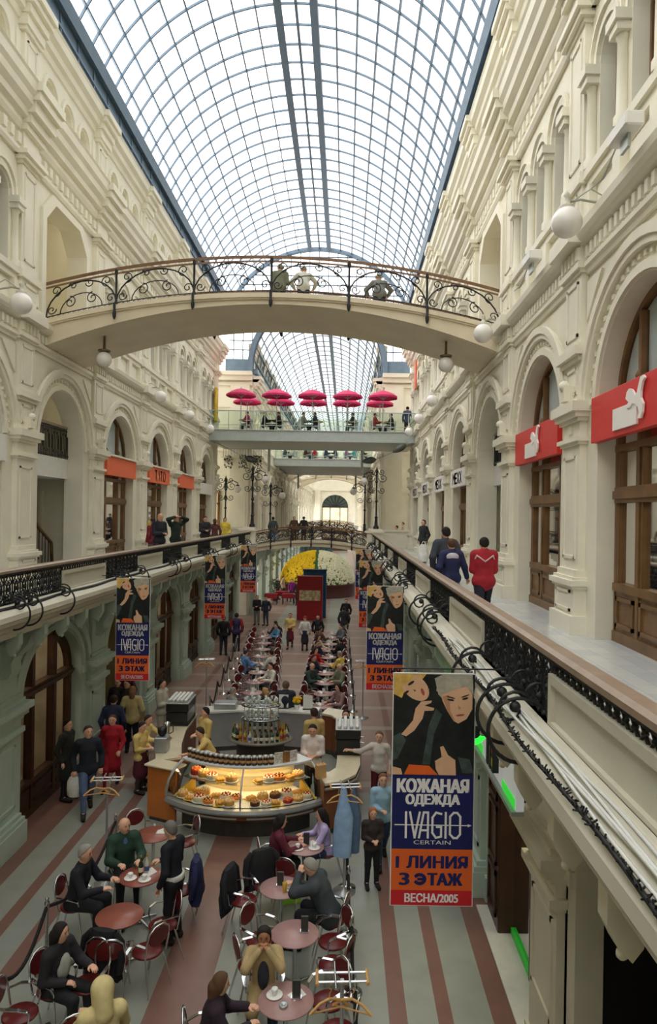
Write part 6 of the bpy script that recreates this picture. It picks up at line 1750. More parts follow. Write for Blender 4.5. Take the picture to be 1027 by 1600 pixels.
for k, (x, y) in enumerate(((-4.6, 51.0), (-4.0, 49.6), (-5.2, 49.4))):
    t = thing('market_table', 'red clothed table left of the flower mound, %s' % ['behind the other two', 'nearest the booth', 'nearest the left pillars'][k], 'table', (x, y, 0))
    mb = MB(); mb.bbox(-0.45, 0.45, -0.35, 0.35, 0.7, 0.76, 0.01); mb.box(-0.45, 0.45, -0.352, -0.345, 0.45, 0.72); mb.build('cloth_top', M('red_table_cloth', (150, 36, 44), 0.8, noise=0.1), t)
    for a in (-0.4, 0.4):
        for b in (-0.3, 0.3):
            mb = MB(); mb.box(a - 0.02, a + 0.02, b - 0.02, b + 0.02, 0, 0.7); mb.build('leg', IRON, t)
# potted tree and curtain by the market
t = thing('potted_plant', 'dark leafy potted shrub left of the flower mound', 'plant', (-5.3, 51.6, 0))
mb = MB(); mb.lathe([(0.2, 0), (0.28, 0.4), (0.25, 0.42)], n=12); mb.build('pot', M('brown_pot', (96, 66, 50), 0.6), t)
mb = MB()
for k in range(90):
    a = rnd.uniform(0, 6.28); r = rnd.uniform(0, 0.45); z = rnd.uniform(0.5, 1.5); mb.add([(r * math.cos(a), r * math.sin(a), z), (r * math.cos(a) + .12, r * math.sin(a) + .03, z + .08), (r * math.cos(a) + .05, r * math.sin(a) + .12, z + .13)], [(0, 1, 2)])
mb.build('foliage', M('dark_leaf', (46, 66, 40), 0.7, noise=0.3), t)
mb = MB()
n = 60; vs = []
for i in range(n + 1):
    x = -4.0 + 2.9 * i / n; y = 62 + 0.12 * math.sin(i * 1.9)
    vs += [(x, y, 0.0), (x, y, 4.1)]
mb.add(vs, [(2 * i, 2 * i + 2, 2 * i + 3, 2 * i + 1) for i in range(n)], 0, True)
o = mb.build('curtain', M('blue_grey_curtain', (120, 146, 150), 0.8, noise=0.1)); o.modifiers.new('thickness', 'SOLIDIFY').thickness = 0.03
tag(o, 'blue grey pleated curtain hanging behind the flower mound', 'curtain')
# pendant in the nearest right shop, red things in the windows
t = thing('pendant_lamp', 'white cone pendant lamp glowing inside the nearest right shop', 'lamp', (SX(1, 6.7), 8.75, 7.25))
mb = MB(); mb.lathe([(0.03, 0.2), (0.05, 0.16), (0.15, 0.0), (0.14, -0.01), (0.04, 0.14)], n=14); mb.build('lamp_shade', M('lamp_shade_lit', (255, 236, 206), 0.4, noise=0, emit=1.6), t)
mb = MB(); mb.tube([(0, 0, 0.2), (0, 0, 0.85)], 0.008, 4); mb.build('cord', IRON, t)
def mannequin(loc, label, top, bottom, s=1):
    t = thing('mannequin', label, 'mannequin', loc)
    mb = MB(); mb.lathe([(0.06, 0.78), (0.15, 0.82), (0.14, 1.05), (0.2, 1.3), (0.19, 1.42), (0.06, 1.48), (0.05, 1.54), (0.001, 1.56)], n=12, sx=1, sy=0.65)
    for q in (-1, 1): mb.tube([(0, q * 0.19, 1.4), (0.02, q * 0.24, 1.15), (0.05, q * 0.22, 0.9)], [0.06, 0.05, 0.035], 7)
    mb.v = [(a[1], a[0], a[2]) if False else a for a in mb.v]
    mb.build('top', M('mannequin_top_' + str(top[0]) + str(top[1]), top, 0.7), t)
    mb = MB()
    for q in (-1, 1): mb.tube([(0, q * 0.08, 0.84), (0, q * 0.09, 0.45), (0, q * 0.1, 0.02)], [0.09, 0.065, 0.05], 8)
    mb.build('trousers', M('mannequin_trousers_' + str(bottom[0]), bottom, 0.7), t)
    mb = MB(); mb.lathe([(0.2, 0), (0.2, 0.02), (0.001, 0.025)], n=12); mb.build('base', WHITE, t)
mannequin((SX(1, 6.62), 7.95, 5.36), 'mannequin in a red top inside the nearest right shop window', (206, 44, 44), (60, 80, 84))
mannequin((SX(1, 6.6), 13.2, 5.36), 'mannequin in dark blue inside the second right shop window', (50, 58, 96), (40, 40, 48))
mannequin((SX(-1, 6.62), 23.2, 5.36), 'mannequin in black with yellow inside the first left shop window beyond the stair', (40, 40, 42), (60, 60, 56))
for (x, y, lb) in ((6.5, 9.2, 'red shoe display box in the nearest right shop window'), (6.5, 14.2, 'red display box in the second right shop window')):
    mb = MB(); mb.bbox(-0.14, 0.14, -0.2, 0.2, 0, 0.16, 0.02); tag(mb.build('display_box', SIGNRED, loc=(SX(1, x), y, 5.352)), lb, 'box')

for p_, lb in (((3.45, 8.7, 11.1), 'white floodlight box on the third storey ledge above the nearest right arch'), ((3.45, 13.1, 11.1), 'white floodlight box on the ledge above the second right arch')):
    t = thing('floodlight', lb, 'lamp', p_)
    mb = MB(); mb.bbox(-0.12, 0.12, -0.3, 0.3, 0.12, 0.3, 0.02); mb.build('housing', WHITE, t)
    mb = MB(); mb.box(-0.02, 0.02, -0.12, 0.12, -0.05, 0.14); mb.build('bracket', ALU, t)
    mb = MB(); mb.tube([(0, 0.3, 0.15), (-0.05, 0.6, -0.1), (-0.05, 1.1, -0.02)], 0.012, 5); mb.build('cable', ALU, t)
t = thing('wall_sign', 'narrow yellow vertical sign on the left wall beside the near terrace', 'sign', (-7.5, 39.6, 11.7))
mb = MB(); mb.bbox(-0.05, 0.05, -0.28, 0.28, 0, 1.9, 0.01); mb.build('panel', M('sign_yellow', (236, 190, 40), 0.5, noise=0.3, scale=4), t)
mb = MB(); mb.box(-0.1, -0.05, -0.05, 0.05, 0.3, 0.36); mb.build('bracket', ALU, t)
t = thing('wall_sign', 'orange red vertical sign high on the right wall before the crossing', 'sign', (3.62, 36.8, 13.2))
mb = MB(); mb.bbox(-0.04, 0.04, -0.3, 0.3, 0, 1.5, 0.01); mb.build('panel', SIGNORANGE, t)
mb = MB(); mb.box(0.0, 0.12, -0.05, 0.05, 0.3, 0.36); mb.build('bracket', ALU, t)

t = thing('spiral_display', 'white spiral tag strip hanging in the green shop window on the right', 'display', (2.74, 9.35, 0.4))
mb = MB(); mb.tube([(0.1 * math.cos(k * 0.9), 0.1 * math.sin(k * 0.9) + 0.25 * (k / 70), k * 0.02) for k in range(70)], 0.016, 5); mb.build('spiral', WHITE, t)
mb = MB(); mb.tube([(0, 0, -0.4), (0, 0, 0.0)], 0.012, 5); mb.lathe([(0.1, -0.4), (0.1, -0.38), (0.001, -0.37)], n=10); mb.build('foot', ALU, t)

t = thing('balcony', 'small third storey balcony with dark hanging plants left of the crossing', 'balcony', (-6.6, 43.6, 9.95))
mb = MB(); mb.box(-1.1, 1.3, -0.45, 0.5, -0.3, 0); mb.box(-1.2, 1.4, -0.52, 0.5, -0.05, 0.03); mb.build('slab', CREAM, t)
mb = MB(); mb.box(-1.1, 1.3, -0.43, -0.38, 0.85, 0.92)
for k in range(25): mb.box(-1.09 + k * 0.098, -1.07 + k * 0.098, -0.42, -0.4, 0, 0.86)
mb.build('iron_railing', IRON, t)
for k in range(3):
    mb = MB()
    for q in range(60):
        x, y, z = -0.8 + k * 0.9 + rnd.uniform(-.25, .25), -0.5 + rnd.uniform(-.12, .12), rnd.uniform(-0.6, 0.2)
        mb.add([(x, y, z), (x + .12, y - .03, z - .1), (x + .03, y + .1, z - .12)], [(0, 1, 2)])
    mb.build('hanging_foliage', M('dark_leaf', (46, 66, 40), 0.7, noise=0.3), t)
# ================================================================== PEOPLE
def field(prims, res, k=0.03, pad=0.06, cuts=()):
    """smooth union of tapered limbs -> closed surface (verts, quads)"""
    lo = np.min([np.minimum(np.array(p[0]) - p[2], np.array(p[1]) - p[3]) for p in prims], 0) - pad
    hi = np.max([np.maximum(np.array(p[0]) + p[2], np.array(p[1]) + p[3]) for p in prims], 0) + pad
    n = np.ceil((hi - lo) / res).astype(int) + 1
    ax = [lo[i] + res * np.arange(n[i]) for i in range(3)]
    F = np.full(n, 1.0)
    for pr in prims:
        a, b, ra, rb = np.array(pr[0], float), np.array(pr[1], float), pr[2], pr[3]
        fl = pr[4] if len(pr) > 4 else 1.0
        m = max(ra, rb) + k + 2.5 * res
        l0 = np.minimum(a, b) - m; h0 = np.maximum(a, b) + m
        i0 = np.clip(np.floor((l0 - lo) / res).astype(int), 0, n - 1); i1 = np.clip(np.ceil((h0 - lo) / res).astype(int) + 1, 1, n)
        X = ax[0][i0[0]:i1[0]][:, None, None]; Y = ax[1][i0[1]:i1[1]][None, :, None]; Z = ax[2][i0[2]:i1[2]][None, None, :]
        d = b - a; L = float(d @ d) + 1e-9
        t = np.clip(((X - a[0]) * d[0] + (Y - a[1]) * d[1] + (Z - a[2]) * d[2]) / L, 0, 1)
        D = np.sqrt((X - a[0] - t * d[0]) ** 2 + ((Y - a[1] - t * d[1]) * fl) ** 2 + (Z - a[2] - t * d[2]) ** 2) - (ra + (rb - ra) * t)
        S = F[i0[0]:i1[0], i0[1]:i1[1], i0[2]:i1[2]]
        h = np.clip(0.5 + 0.5 * (S - D) / k, 0, 1)
        S[...] = S * (1 - h) + D * h - k * h * (1 - h)
    for nx, ny, nz, c in cuts:
        F = np.maximum(F, nx * ax[0][:, None, None] + ny * ax[1][None, :, None] + nz * ax[2][None, None, :] - c)
    F[0], F[-1] = 1, 1; F[:, 0], F[:, -1] = 1, 1; F[:, :, 0], F[:, :, -1] = 1, 1
    s = F < 0
    c = np.zeros(np.array(s.shape) - 1, int)
    for i in (0, 1):
        for j in (0, 1):
            for q in (0, 1):
                c += s[i:s.shape[0] - 1 + i, j:s.shape[1] - 1 + j, q:s.shape[2] - 1 + q]
    idx = np.argwhere((c > 0) & (c < 8))
    if not len(idx): return [], []
    num = -np.ones(c.shape, int); num[tuple(idx.T)] = np.arange(len(idx))
    P = np.zeros((len(idx), 3)); cnt = np.zeros(len(idx))
    corners = [np.array((i, j, q)) for i in (0, 1) for j in (0, 1) for q in (0, 1)]
    for A in corners:
        for e in range(3):
            if A[e] == 1: continue
            B = A.copy(); B[e] = 1
            va = F[tuple((idx + A).T)]; vb = F[tuple((idx + B).T)]
            cr = (va < 0) != (vb < 0)
            t = np.where(cr, va / np.where(cr, va - vb, 1), 0)
            P += cr[:, None] * (A + t[:, None] * (B - A)); cnt += cr
    V = lo + res * (idx + P / cnt[:, None])
    Q = []
    for e in range(3):
        u, w_ = (e + 1) % 3, (e + 2) % 3
        sl0 = [slice(1, -1)] * 3; sl1 = [slice(1, -1)] * 3
        sl0[e] = slice(0, -1); sl1[e] = slice(1, None)
        x = np.argwhere(s[tuple(sl0)] != s[tuple(sl1)])
        if not len(x): continue
        off = np.ones(3, int); off[e] = 0
        x = x + off
        def cell(du, dw):
            y = x.copy(); y[:, u] -= du; y[:, w_] -= dw
            return num[tuple(y.T)]
        q = np.stack([cell(1, 1), cell(0, 1), cell(0, 0), cell(1, 0)], 1)
        ins = s[tuple(x.T)]
        q[~ins] = q[~ins][:, ::-1]
        Q.append(q)
    Q = np.concatenate(Q); Q = Q[(Q >= 0).all(1)]
    return [tuple(v) for v in V], [tuple(int(i) for i in f) for f in Q]

def V3(*a): return np.array(a, float)
def rotx(p, c, ang):
    p = p - c; ca, sa = math.cos(ang), math.sin(ang)
    return V3(p[0], p[1] * ca + p[2] * sa, -p[1] * sa + p[2] * ca) + c
def rotz_(p, c, ang):
    p = p - c; ca, sa = math.cos(ang), math.sin(ang)
    return V3(p[0] * ca - p[1] * sa, p[0] * sa + p[1] * ca, p[2]) + c
def ik(S, W, a, b, pole):
    d = W - S; L = np.linalg.norm(d)
    if L > (a + b) * 0.995: W = S + d / L * (a + b) * 0.995; d = W - S; L = np.linalg.norm(d)
    if L < 0.12: L = 0.12
    x = (a * a - b * b + L * L) / (2 * L); h = math.sqrt(max(0, a * a - x * x))
    u = d / np.linalg.norm(d); p = pole - u * (pole @ u); p = p / (np.linalg.norm(p) + 1e-9)
    return S + u * x + p * h, W

def skeleton(pose, lean=0, yaw=0, pitch=0, arms=('down', 'down')):
    J = {}
    sit = pose == 'sit'
    hip = V3(0, -0.04, 0.53) if sit else V3(0, 0, 0.93)
    J['hip'] = hip
    up = lambda x, y, z: rotx(V3(x, y, z) + hip, hip, math.radians(lean))
    J['belly'] = up(0, 0.01, 0.14); J['chest'] = up(0, 0.0, 0.36); J['neck'] = up(0, -0.015, 0.53)
    nk = J['neck']
    J['fdir'] = rotz_(V3(0, 1, 0), V3(0, 0, 0), math.radians(yaw))
    lc = math.radians(lean * 0.45 + pitch)
    hd = nk + rotx(V3(0, 0.02, 0.165), V3(0, 0, 0), lc)
    J['head'] = hd
    J['crown'] = rotx(V3(0, 0.0, 0.045), V3(0, 0, 0), lc) + hd; J['jaw'] = rotx(rotz_(V3(0, 0.022, -0.06), V3(0, 0, 0), math.radians(yaw)), V3(0, 0, 0), lc) + hd
    J['lc'] = lc; J['yaw'] = math.radians(yaw)
    for s, nm in ((-1, 'L'), (1, 'R')):
        J['sh' + nm] = up(s * 0.185, -0.01, 0.475)
        if sit:
            J['hp' + nm] = V3(s * 0.085, -0.03, 0.52); J['kn' + nm] = V3(s * 0.13, 0.38, 0.51); J['an' + nm] = V3(s * 0.13, 0.36 if s > 0 else 0.42, 0.08)
        elif pose == 'walk':
            f = 0.2 * s
            J['hp' + nm] = V3(s * 0.085, 0, 0.9); J['kn' + nm] = V3(s * 0.09, f * 0.8 + 0.05, 0.5); J['an' + nm] = V3(s * 0.085, f * 1.35 - (0.02 if s > 0 else 0.1), 0.08 if s > 0 else 0.13)
        else:
            J['hp' + nm] = V3(s * 0.085, 0, 0.9); J['kn' + nm] = V3(s * 0.1, 0.02, 0.49); J['an' + nm] = V3(s * 0.11, -0.02, 0.08)
        J['to' + nm] = J['an' + nm] + V3(s * 0.02, 0.16, -0.035)
        if pose == 'walk' and s < 0: J['to' + nm] = J['an' + nm] + V3(0, 0.14, -0.09)
        S = J['sh' + nm]; a = arms[0 if s < 0 else 1]; pole = V3(s * 0.5, -0.6, -0.6)
        if isinstance(a, tuple): W = V3(a[0] * s, a[1], a[2])
        elif a == 'down': W = S + V3(s * 0.07, 0.05, -0.5)
        elif a == 'fwd': W = S + V3(s * 0.04, 0.2, -0.45)
        elif a == 'back': W = S + V3(s * 0.06, -0.14, -0.48)
        elif a == 'front': W = up(s * 0.06, 0.25, 0.2)
        elif a == 'table': W = V3(s * 0.16, S[1] + 0.38, 0.79)
        elif a == 'lap': W = V3(s * 0.1, 0.22, 0.68)
        elif a == 'face': W = hd + V3(s * 0.06, 0.15, -0.09); pole = V3(s * 0.8, 0.1, -0.8)
        elif a == 'up': W = hd + V3(s * 0.12, 0.14, 0.04); pole = V3(s * 1.0, 0, -0.2)
        elif a == 'out': W = S + V3(s * 0.5, 0.1, -0.1); pole = V3(0, -0.3, -1)
        elif a == 'reach': W = S + V3(s * 0.02, 0.48, -0.2)
        elif a == 'hip': W = up(s * 0.2, 0.04, 0.08); pole = V3(s, -0.3, 0)
        elif a == 'rail': W = S + V3(s * 0.12, 0.34, -0.28); pole = V3(s, 0, -0.4)
        else: W = S + V3(s * 0.07, 0.05, -0.5)
        J['el' + nm], J['wr' + nm] = ik(S, W, 0.29, 0.26, pole)
    return J

def hand_prims(J, nm, s):
    w_ = J['wr' + nm]; d = w_ - J['el' + nm]; d = d / np.linalg.norm(d)
    side = np.cross(d, V3(0, 0, 1)); 
    if np.linalg.norm(side) < 0.3: side = V3(0, 1, 0) - d * d[1]
    side = side / np.linalg.norm(side); nrm = np.cross(side, d)
    if nrm[2] > 0: nrm = -nrm
    th = -s if abs(d[2]) < 0.8 else 1
    pal = w_ + d * 0.05
    out = [(w_, w_ + d * 0.03, 0.026, 0.028)]
    for q in (-1, 0, 1): out.append((w_ + d * 0.02 + side * q * 0.018, w_ + d * 0.085 + side * q * 0.024, 0.02, 0.017))
    for q, L in ((-1.5, 0.062), (-0.5, 0.078), (0.5, 0.074), (1.5, 0.056)):
        b = w_ + d * 0.085 + side * q * 0.019
        m = b + (d * 0.85 + nrm * 0.4) * L * 0.55 + side * q * 0.003
        e = m + (d * 0.5 + nrm * 0.85) * L * 0.5
        out += [(b, m, 0.0105, 0.0095), (m, e, 0.0095, 0.0075)]
    tb_ = w_ + d * 0.03 + side * th * 0.03
    tm = tb_ + (d * 0.7 + side * th * 0.7 + nrm * 0.2) * 0.04
    out += [(tb_, tm, 0.0135, 0.011), (tm, tm + (d * 0.9 + side * th * 0.1 + nrm * 0.4) * 0.034, 0.011, 0.009)]
    return out

BCACHE = {}
def figure(pose, lean, yaw, pitch, arms, top, bottom, hair, lod, build):
    key = (pose, lean, yaw, pitch, arms, top, bottom, hair, lod, build)
    if key in BCACHE: return BCACHE[key]
    J = skeleton(pose, lean, yaw, pitch, arms)
    res = (0.017, 0.024, 0.032)[lod]
    b = build
    def torso(e):
        return [(J['hip'], J['belly'], 0.135 * b + e, 0.125 * b + e, 1.25), (J['belly'], J['chest'], 0.125 * b + e, 0.14 * b + e, 1.3), (J['chest'], J['neck'] + (J['chest'] - J['neck']) * 0.25, 0.14 * b + e, 0.085 * b + e, 1.25),
                (J['shL'] * 0.85 + J['neck'] * 0.15, J['shR'] * 0.85 + J['neck'] * 0.15, 0.062 * b + e, 0.062 * b + e), (J['hpL'], J['hpR'], 0.1 * b + e, 0.1 * b + e)]
    def arm(e, stop=1.0):
        out = []
        for nm in 'LR':
            w_ = J['el' + nm] + (J['wr' + nm] - J['el' + nm]) * stop
            out += [(J['sh' + nm], J['el' + nm], 0.053 * b + e, 0.041 * b + e)]
            if stop > 0: out += [(J['el' + nm], w_, 0.041 * b + e, 0.029 + e)]
        return out
    def legs(e, cut=1.0):
        out = []
        for nm in 'LR':
            a = J['kn' + nm] + (J['an' + nm] - J['kn' + nm]) * cut
            out += [(J['hp' + nm], J['kn' + nm], 0.088 * b + e, 0.058 * b + e), (J['kn' + nm], a, 0.058 * b + e, 0.04 + e)]
        return out
    head = [(J['jaw'], J['head'], 0.06, 0.083, 0.97), (J['head'], J['crown'], 0.083, 0.082, 0.92)]
    body = torso(0) + arm(0) + legs(0) + [(J['neck'] + (J['chest'] - J['neck']) * 0.15, J['head'] - V3(0, 0.015, 0.05), 0.056, 0.052)] + head
    for nm in 'LR': body.append((J['an' + nm], J['to' + nm], 0.04, 0.034))
    mb = MB()
    v, f = field(body, res); mb.add(v, f, 0, True)
    for nm, s in (('L', -1), ('R', 1)):
        hp = hand_prims(J, nm, s)
        if lod == 0:
            v, f = field(hp, 0.0068, 0.008, 0.02); mb.add(v, f, 0, True)
        else:
            for p in hp: mb.tube([p[0], (p[0] + p[1]) / 2, p[1] + (p[1] - p[0]) * 0.1], [p[2], (p[2] + p[3]) / 2, p[3] * 0.7], 5)
    # face
    def fp(x, y, z):
        return rotx(rotz_(V3(x, y, z), V3(0, 0, 0), J['yaw']), V3(0, 0, 0), J['lc']) + J['head']
    mb.tube([fp(0, 0.082, 0.025), fp(0, 0.105, -0.012), fp(0, 0.088, -0.022)], [0.008, 0.015, 0.01], 7)
    for s in (-1, 1):
        mb.ball(fp(s * 0.083, -0.005, -0.0), 0.026, 8, 6, 0, 0.45, 0.8, 1.2)
        mb.ball(fp(s * 0.033, 0.083, 0.018), 0.0095, 6, 5, 1, 1.3, 0.7, 0.8)
        mb.tube([fp(s * 0.018, 0.09, 0.036), fp(s * 0.05, 0.082, 0.036)], 0.0045, 4, 1)
    mb.tube([fp(-0.026, 0.078, -0.048), fp(0, 0.088, -0.046), fp(0.026, 0.078, -0.048)], [0.004, 0.008, 0.004], 5, 2)
    out = {'body': mb.mesh('body')}
    def piece(nm, prims, r=None, k=0.03, cuts=(), extra=None):
        v, f = field(prims, r or res, k, cuts=cuts)
        m = MB(); m.add(v, f, 0, True)
        if extra: extra(m)
        out[nm] = m.mesh(nm)
    # trousers / skirt
    if bottom in ('trousers',):
        piece('trousers', legs(0.014, 0.97) + [(J['hpL'], J['hpR'], 0.112 * b, 0.112 * b), (J['hip'], J['hip'] + (J['belly'] - J['hip']) * 0.5, 0.142 * b, 0.136 * b, 1.25)])
    else:
        dn = V3(0, 0.24, 0.0) if pose == 'sit' else V3(0, 0, -0.42)
        piece('skirt', [(J['hip'] + (J['belly'] - J['hip']) * 0.4, J['hip'], 0.14 * b, 0.15 * b, 1.2), (J['hip'], J['hip'] + dn, 0.155 * b, 0.2 * b, 1.1)] + ([(J['kn' + n_], J['hp' + n_], 0.085, 0.1) for n_ in 'LR'] if pose == 'sit' else []), k=0.05)
        if pose != 'sit': piece('stockings', legs(0.006, 0.97))
    # top
    tp = torso(0.018) + arm(0.017, {'short': 0.0, 'mid': 0.55}.get(top, 0.97))
    nm = {'coat': 'coat', 'short': 'shirt', 'mid': 'shirt', 'shirt': 'shirt', 'hood': 'jacket'}.get(top, 'jacket')
    if top == 'coat':
        if pose == 'sit': tp += [(J['hp' + n_], J['kn' + n_], 0.115, 0.09) for n_ in 'LR']
        else: tp += [(J['hip'], J['hip'] + V3(0, 0.0, -0.35), 0.165 * b, 0.2 * b, 1.15)]
    elif top in ('jacket', 'hood'):
        tp = torso(0.03) + arm(0.026, 0.95) + [(J['hip'], J['hip'] + V3(0, 0.02 if pose == 'sit' else 0, -0.04), 0.155 * b, 0.155 * b, 1.2)]
    if top in ('jacket', 'coat', 'hood'):
        tp.append((J['neck'] + (J['chest'] - J['neck']) * 0.2, J['neck'] + V3(0, 0, 0.015), 0.095, 0.075))
    if top == 'hood':
        tp += [(J['jaw'] - V3(0, 0.03, 0), J['crown'] - V3(0, 0.02, 0), 0.115, 0.125), (J['neck'] - V3(0, 0.08, 0), J['head'] - V3(0, 0.09, 0), 0.1, 0.08)]
    piece(nm, tp)
    sh = []
    for n_ in 'LR': sh += [(J['an' + n_] + V3(0, -0.02, -0.02), J['to' + n_] + V3(0, 0.04, 0), 0.052, 0.045), (J['an' + n_] + V3(0, -0.03, -0.03), J['an' + n_], 0.045, 0.05)]
    piece('shoes', sh, max(res * 0.8, 0.014), 0.02)
    # hair
    if hair not in ('none',):
        hp = [(J['head'] - V3(0, 0, 0.02), J['head'], 0.088, 0.095, 0.95), (J['head'], J['crown'] - V3(0, 0.005, 0), 0.095, 0.094, 0.92)]
        fd = rotx(rotz_(V3(0, 0.75, -0.66), V3(0, 0, 0), J['yaw']), V3(0, 0, 0), J['lc']); c0 = fd @ J['head'] - 0.016
        if hair in ('long', 'bob'): fd = rotx(rotz_(V3(0, 0.95, -0.3), V3(0, 0, 0), J['yaw']), V3(0, 0, 0), J['lc']); c0 = fd @ J['head'] + 0.036
        cuts = [(fd[0], fd[1], fd[2], c0)]
        bk = rotx(rotz_(V3(0, -0.06, -0.04), V3(0, 0, 0), J['yaw']), V3(0, 0, 0), J['lc'])
        if hair == 'long': hp += [(J['head'] + bk, J['neck'] + V3(0, -0.07, -0.06), 0.085, 0.07)]
        if hair == 'bob': hp += [(J['head'] + bk, J['head'] + bk * 1.2 + V3(0, 0, -0.09), 0.088, 0.075)]
        if hair == 'tail': hp += [(J['head'] + bk * 1.8, J['head'] + bk * 2.2 + V3(0, 0, -0.14), 0.035, 0.025)]
        if hair == 'balding': cuts.append((0, 0, 1, J['head'][2] + 0.045))
        if hair == 'cap': hp = [(J['head'] + V3(0, 0, 0.03), J['crown'] + V3(0, 0, 0.015), 0.1, 0.096), (J['crown'] + J['fdir'] * 0.05, J['crown'] + J['fdir'] * 0.12 - V3(0, 0, 0.03), 0.05, 0.03)]; cuts = [(0, 0, -1, -(J['head'][2] + 0.03))]
        piece('cap' if hair == 'cap' else 'hair', hp, max(0.012, res * 0.75), 0.02, cuts)
    out['J'] = J
    BCACHE[key] = out
    return out

def cloth(c):
    return M('cloth_%d_%d_%d' % c, c, 0.8, noise=0.13, scale=7, bump=0.15)
EYE_M = M('eye_dark', (40, 30, 26), 0.3, noise=0); LIP_M = M('lips', (170, 92, 84), 0.5, noise=0)
PALES = M('skin_light', (222, 178, 152), 0.5, noise=0.05, scale=12)
def person(label, pos=None, head=None, Y=None, z0=0.0, face=-90, h=1.72, pose='stand', lean=0, yaw=0, pitch=0, arms=('down', 'down'), top=('jacket', (40, 42, 50)), bottom=('trousers', (44, 46, 54)), hair=('short', (50, 38, 30)), shoes=(36, 32, 30), lod=1, build=1.0, group=None, skin=None, extra=None, chair=None):
    fg = figure(pose, lean, yaw, pitch, arms, top[0], bottom[0], hair[0], lod, build)
    J = fg['J']; sc = h / 1.75; rz = math.radians(face) - PI / 2
    ht = J['crown'] + V3(0, 0, 0.085); off = V3(ht[0], ht[1], 0) * sc
    ox = off[0] * math.cos(rz) - off[1] * math.sin(rz); oy = off[0] * math.sin(rz) + off[1] * math.cos(rz)
    if pos is None:
        p = atY(head[0], head[1], Y) if Y else at(head[0], head[1], z0 + ht[2] * sc)
        pos = (p[0] - ox, p[1] - oy)
    t = thing('person', label, 'person', (pos[0], pos[1], z0), rz, group); t.scale = (sc, sc, sc)
    for nm, me in fg.items():
        if nm == 'J': continue
        if len(me.materials) == 0:
            for _ in range(3 if nm == 'body' else 1): me.materials.append(SKIN)
        o = bpy.data.objects.new(nm, me); COL.objects.link(o); o.parent = t
        ms = {'body': [skin or SKIN, EYE_M, LIP_M], 'trousers': [cloth(bottom[1])], 'skirt': [cloth(bottom[1])], 'stockings': [cloth((60, 48, 46))], 'shoes': [cloth(shoes)], 'hair': [cloth(hair[1])], 'cap': [cloth(hair[1])]}.get(nm, [cloth(top[1])])
        for i, m in enumerate(ms):
            o.material_slots[i].link = 'OBJECT'; o.material_slots[i].material = m
    if chair:
        hp = J['hip'] * sc
        cx = pos[0] + hp[0] * math.cos(rz) - hp[1] * math.sin(rz); cy = pos[1] + hp[0] * math.sin(rz) + hp[1] * math.cos(rz)
        place_chair(cx, cy, rz, 'maroon bistro chair under ' + chair, 'occupied chairs of the near cafe')
    if extra: extra(t, J)
    return t
def world_of(t, p):
    s = t.scale[0]; r = t.rotation_euler[2]
    return Vector((t.location[0] + s * (p[0] * math.cos(r) - p[1] * math.sin(r)), t.location[1] + s * (p[0] * math.sin(r) + p[1] * math.cos(r)), t.location[2] + s * p[2]))
def bag(p, label, col, h=0.4, w_=0.3, rz=0.0):
    """bag hanging from a hand at p"""
    t = thing('carrier_bag', label, 'bag', (p[0], p[1], p[2] - h - 0.14), rz)
    mb = MB(); n = 14; vs = []
    for z, k in ((0, 0.75), (0.03, 0.92), (h * 0.4, 1.0), (h * 0.8, 0.85), (h, 0.55)):
        for i in range(n):
            a = 2 * PI * i / n; rr = 1 + 0.08 * math.sin(3 * a + z * 9); vs.append((w_ / 2 * k * rr * math.cos(a), w_ * 0.22 * k * rr * math.sin(a), z))
    mb.add(vs, [(i * n + q, i * n + (q + 1) % n, (i + 1) * n + (q + 1) % n, (i + 1) * n + q) for i in range(4) for q in range(n)], 0, True); mb.add(vs[:n], [tuple(range(n))]); mb.add(vs[-n:], [tuple(range(n))])
    mb.build('sack', cloth(col), t)
    mb = MB(); mb.tube([(-w_ * 0.2, 0, h - 0.02), (-0.02, 0, h + 0.12), (0.02, 0, h + 0.12), (w_ * 0.2, 0, h - 0.02)], 0.012, 5); mb.build('handle', cloth(col), t)
def band(col, z0, z1, r, nm='belt', fl=1.2):
    def f(t, J):
        mb = MB(); mb.lathe([(r, z0), (r + 0.008, z0 + 0.01), (r + 0.008, z1 - 0.01), (r, z1)], (J['hip'][0], J['hip'][1], 0), 18, 0, 1, 1 / fl)
        mb.build(nm, cloth(col), t)
    return f
BLK = (30, 31, 35); NVY = (36, 42, 66); GRY = (98, 102, 106); YLW = (214, 188, 116); MRN = (96, 28, 38); JNS = (86, 104, 140); WHT = (222, 220, 216)
BRN = (52, 38, 30); DK = (34, 28, 26); BLO = (176, 138, 84); GHR = (150, 146, 140)
P = person
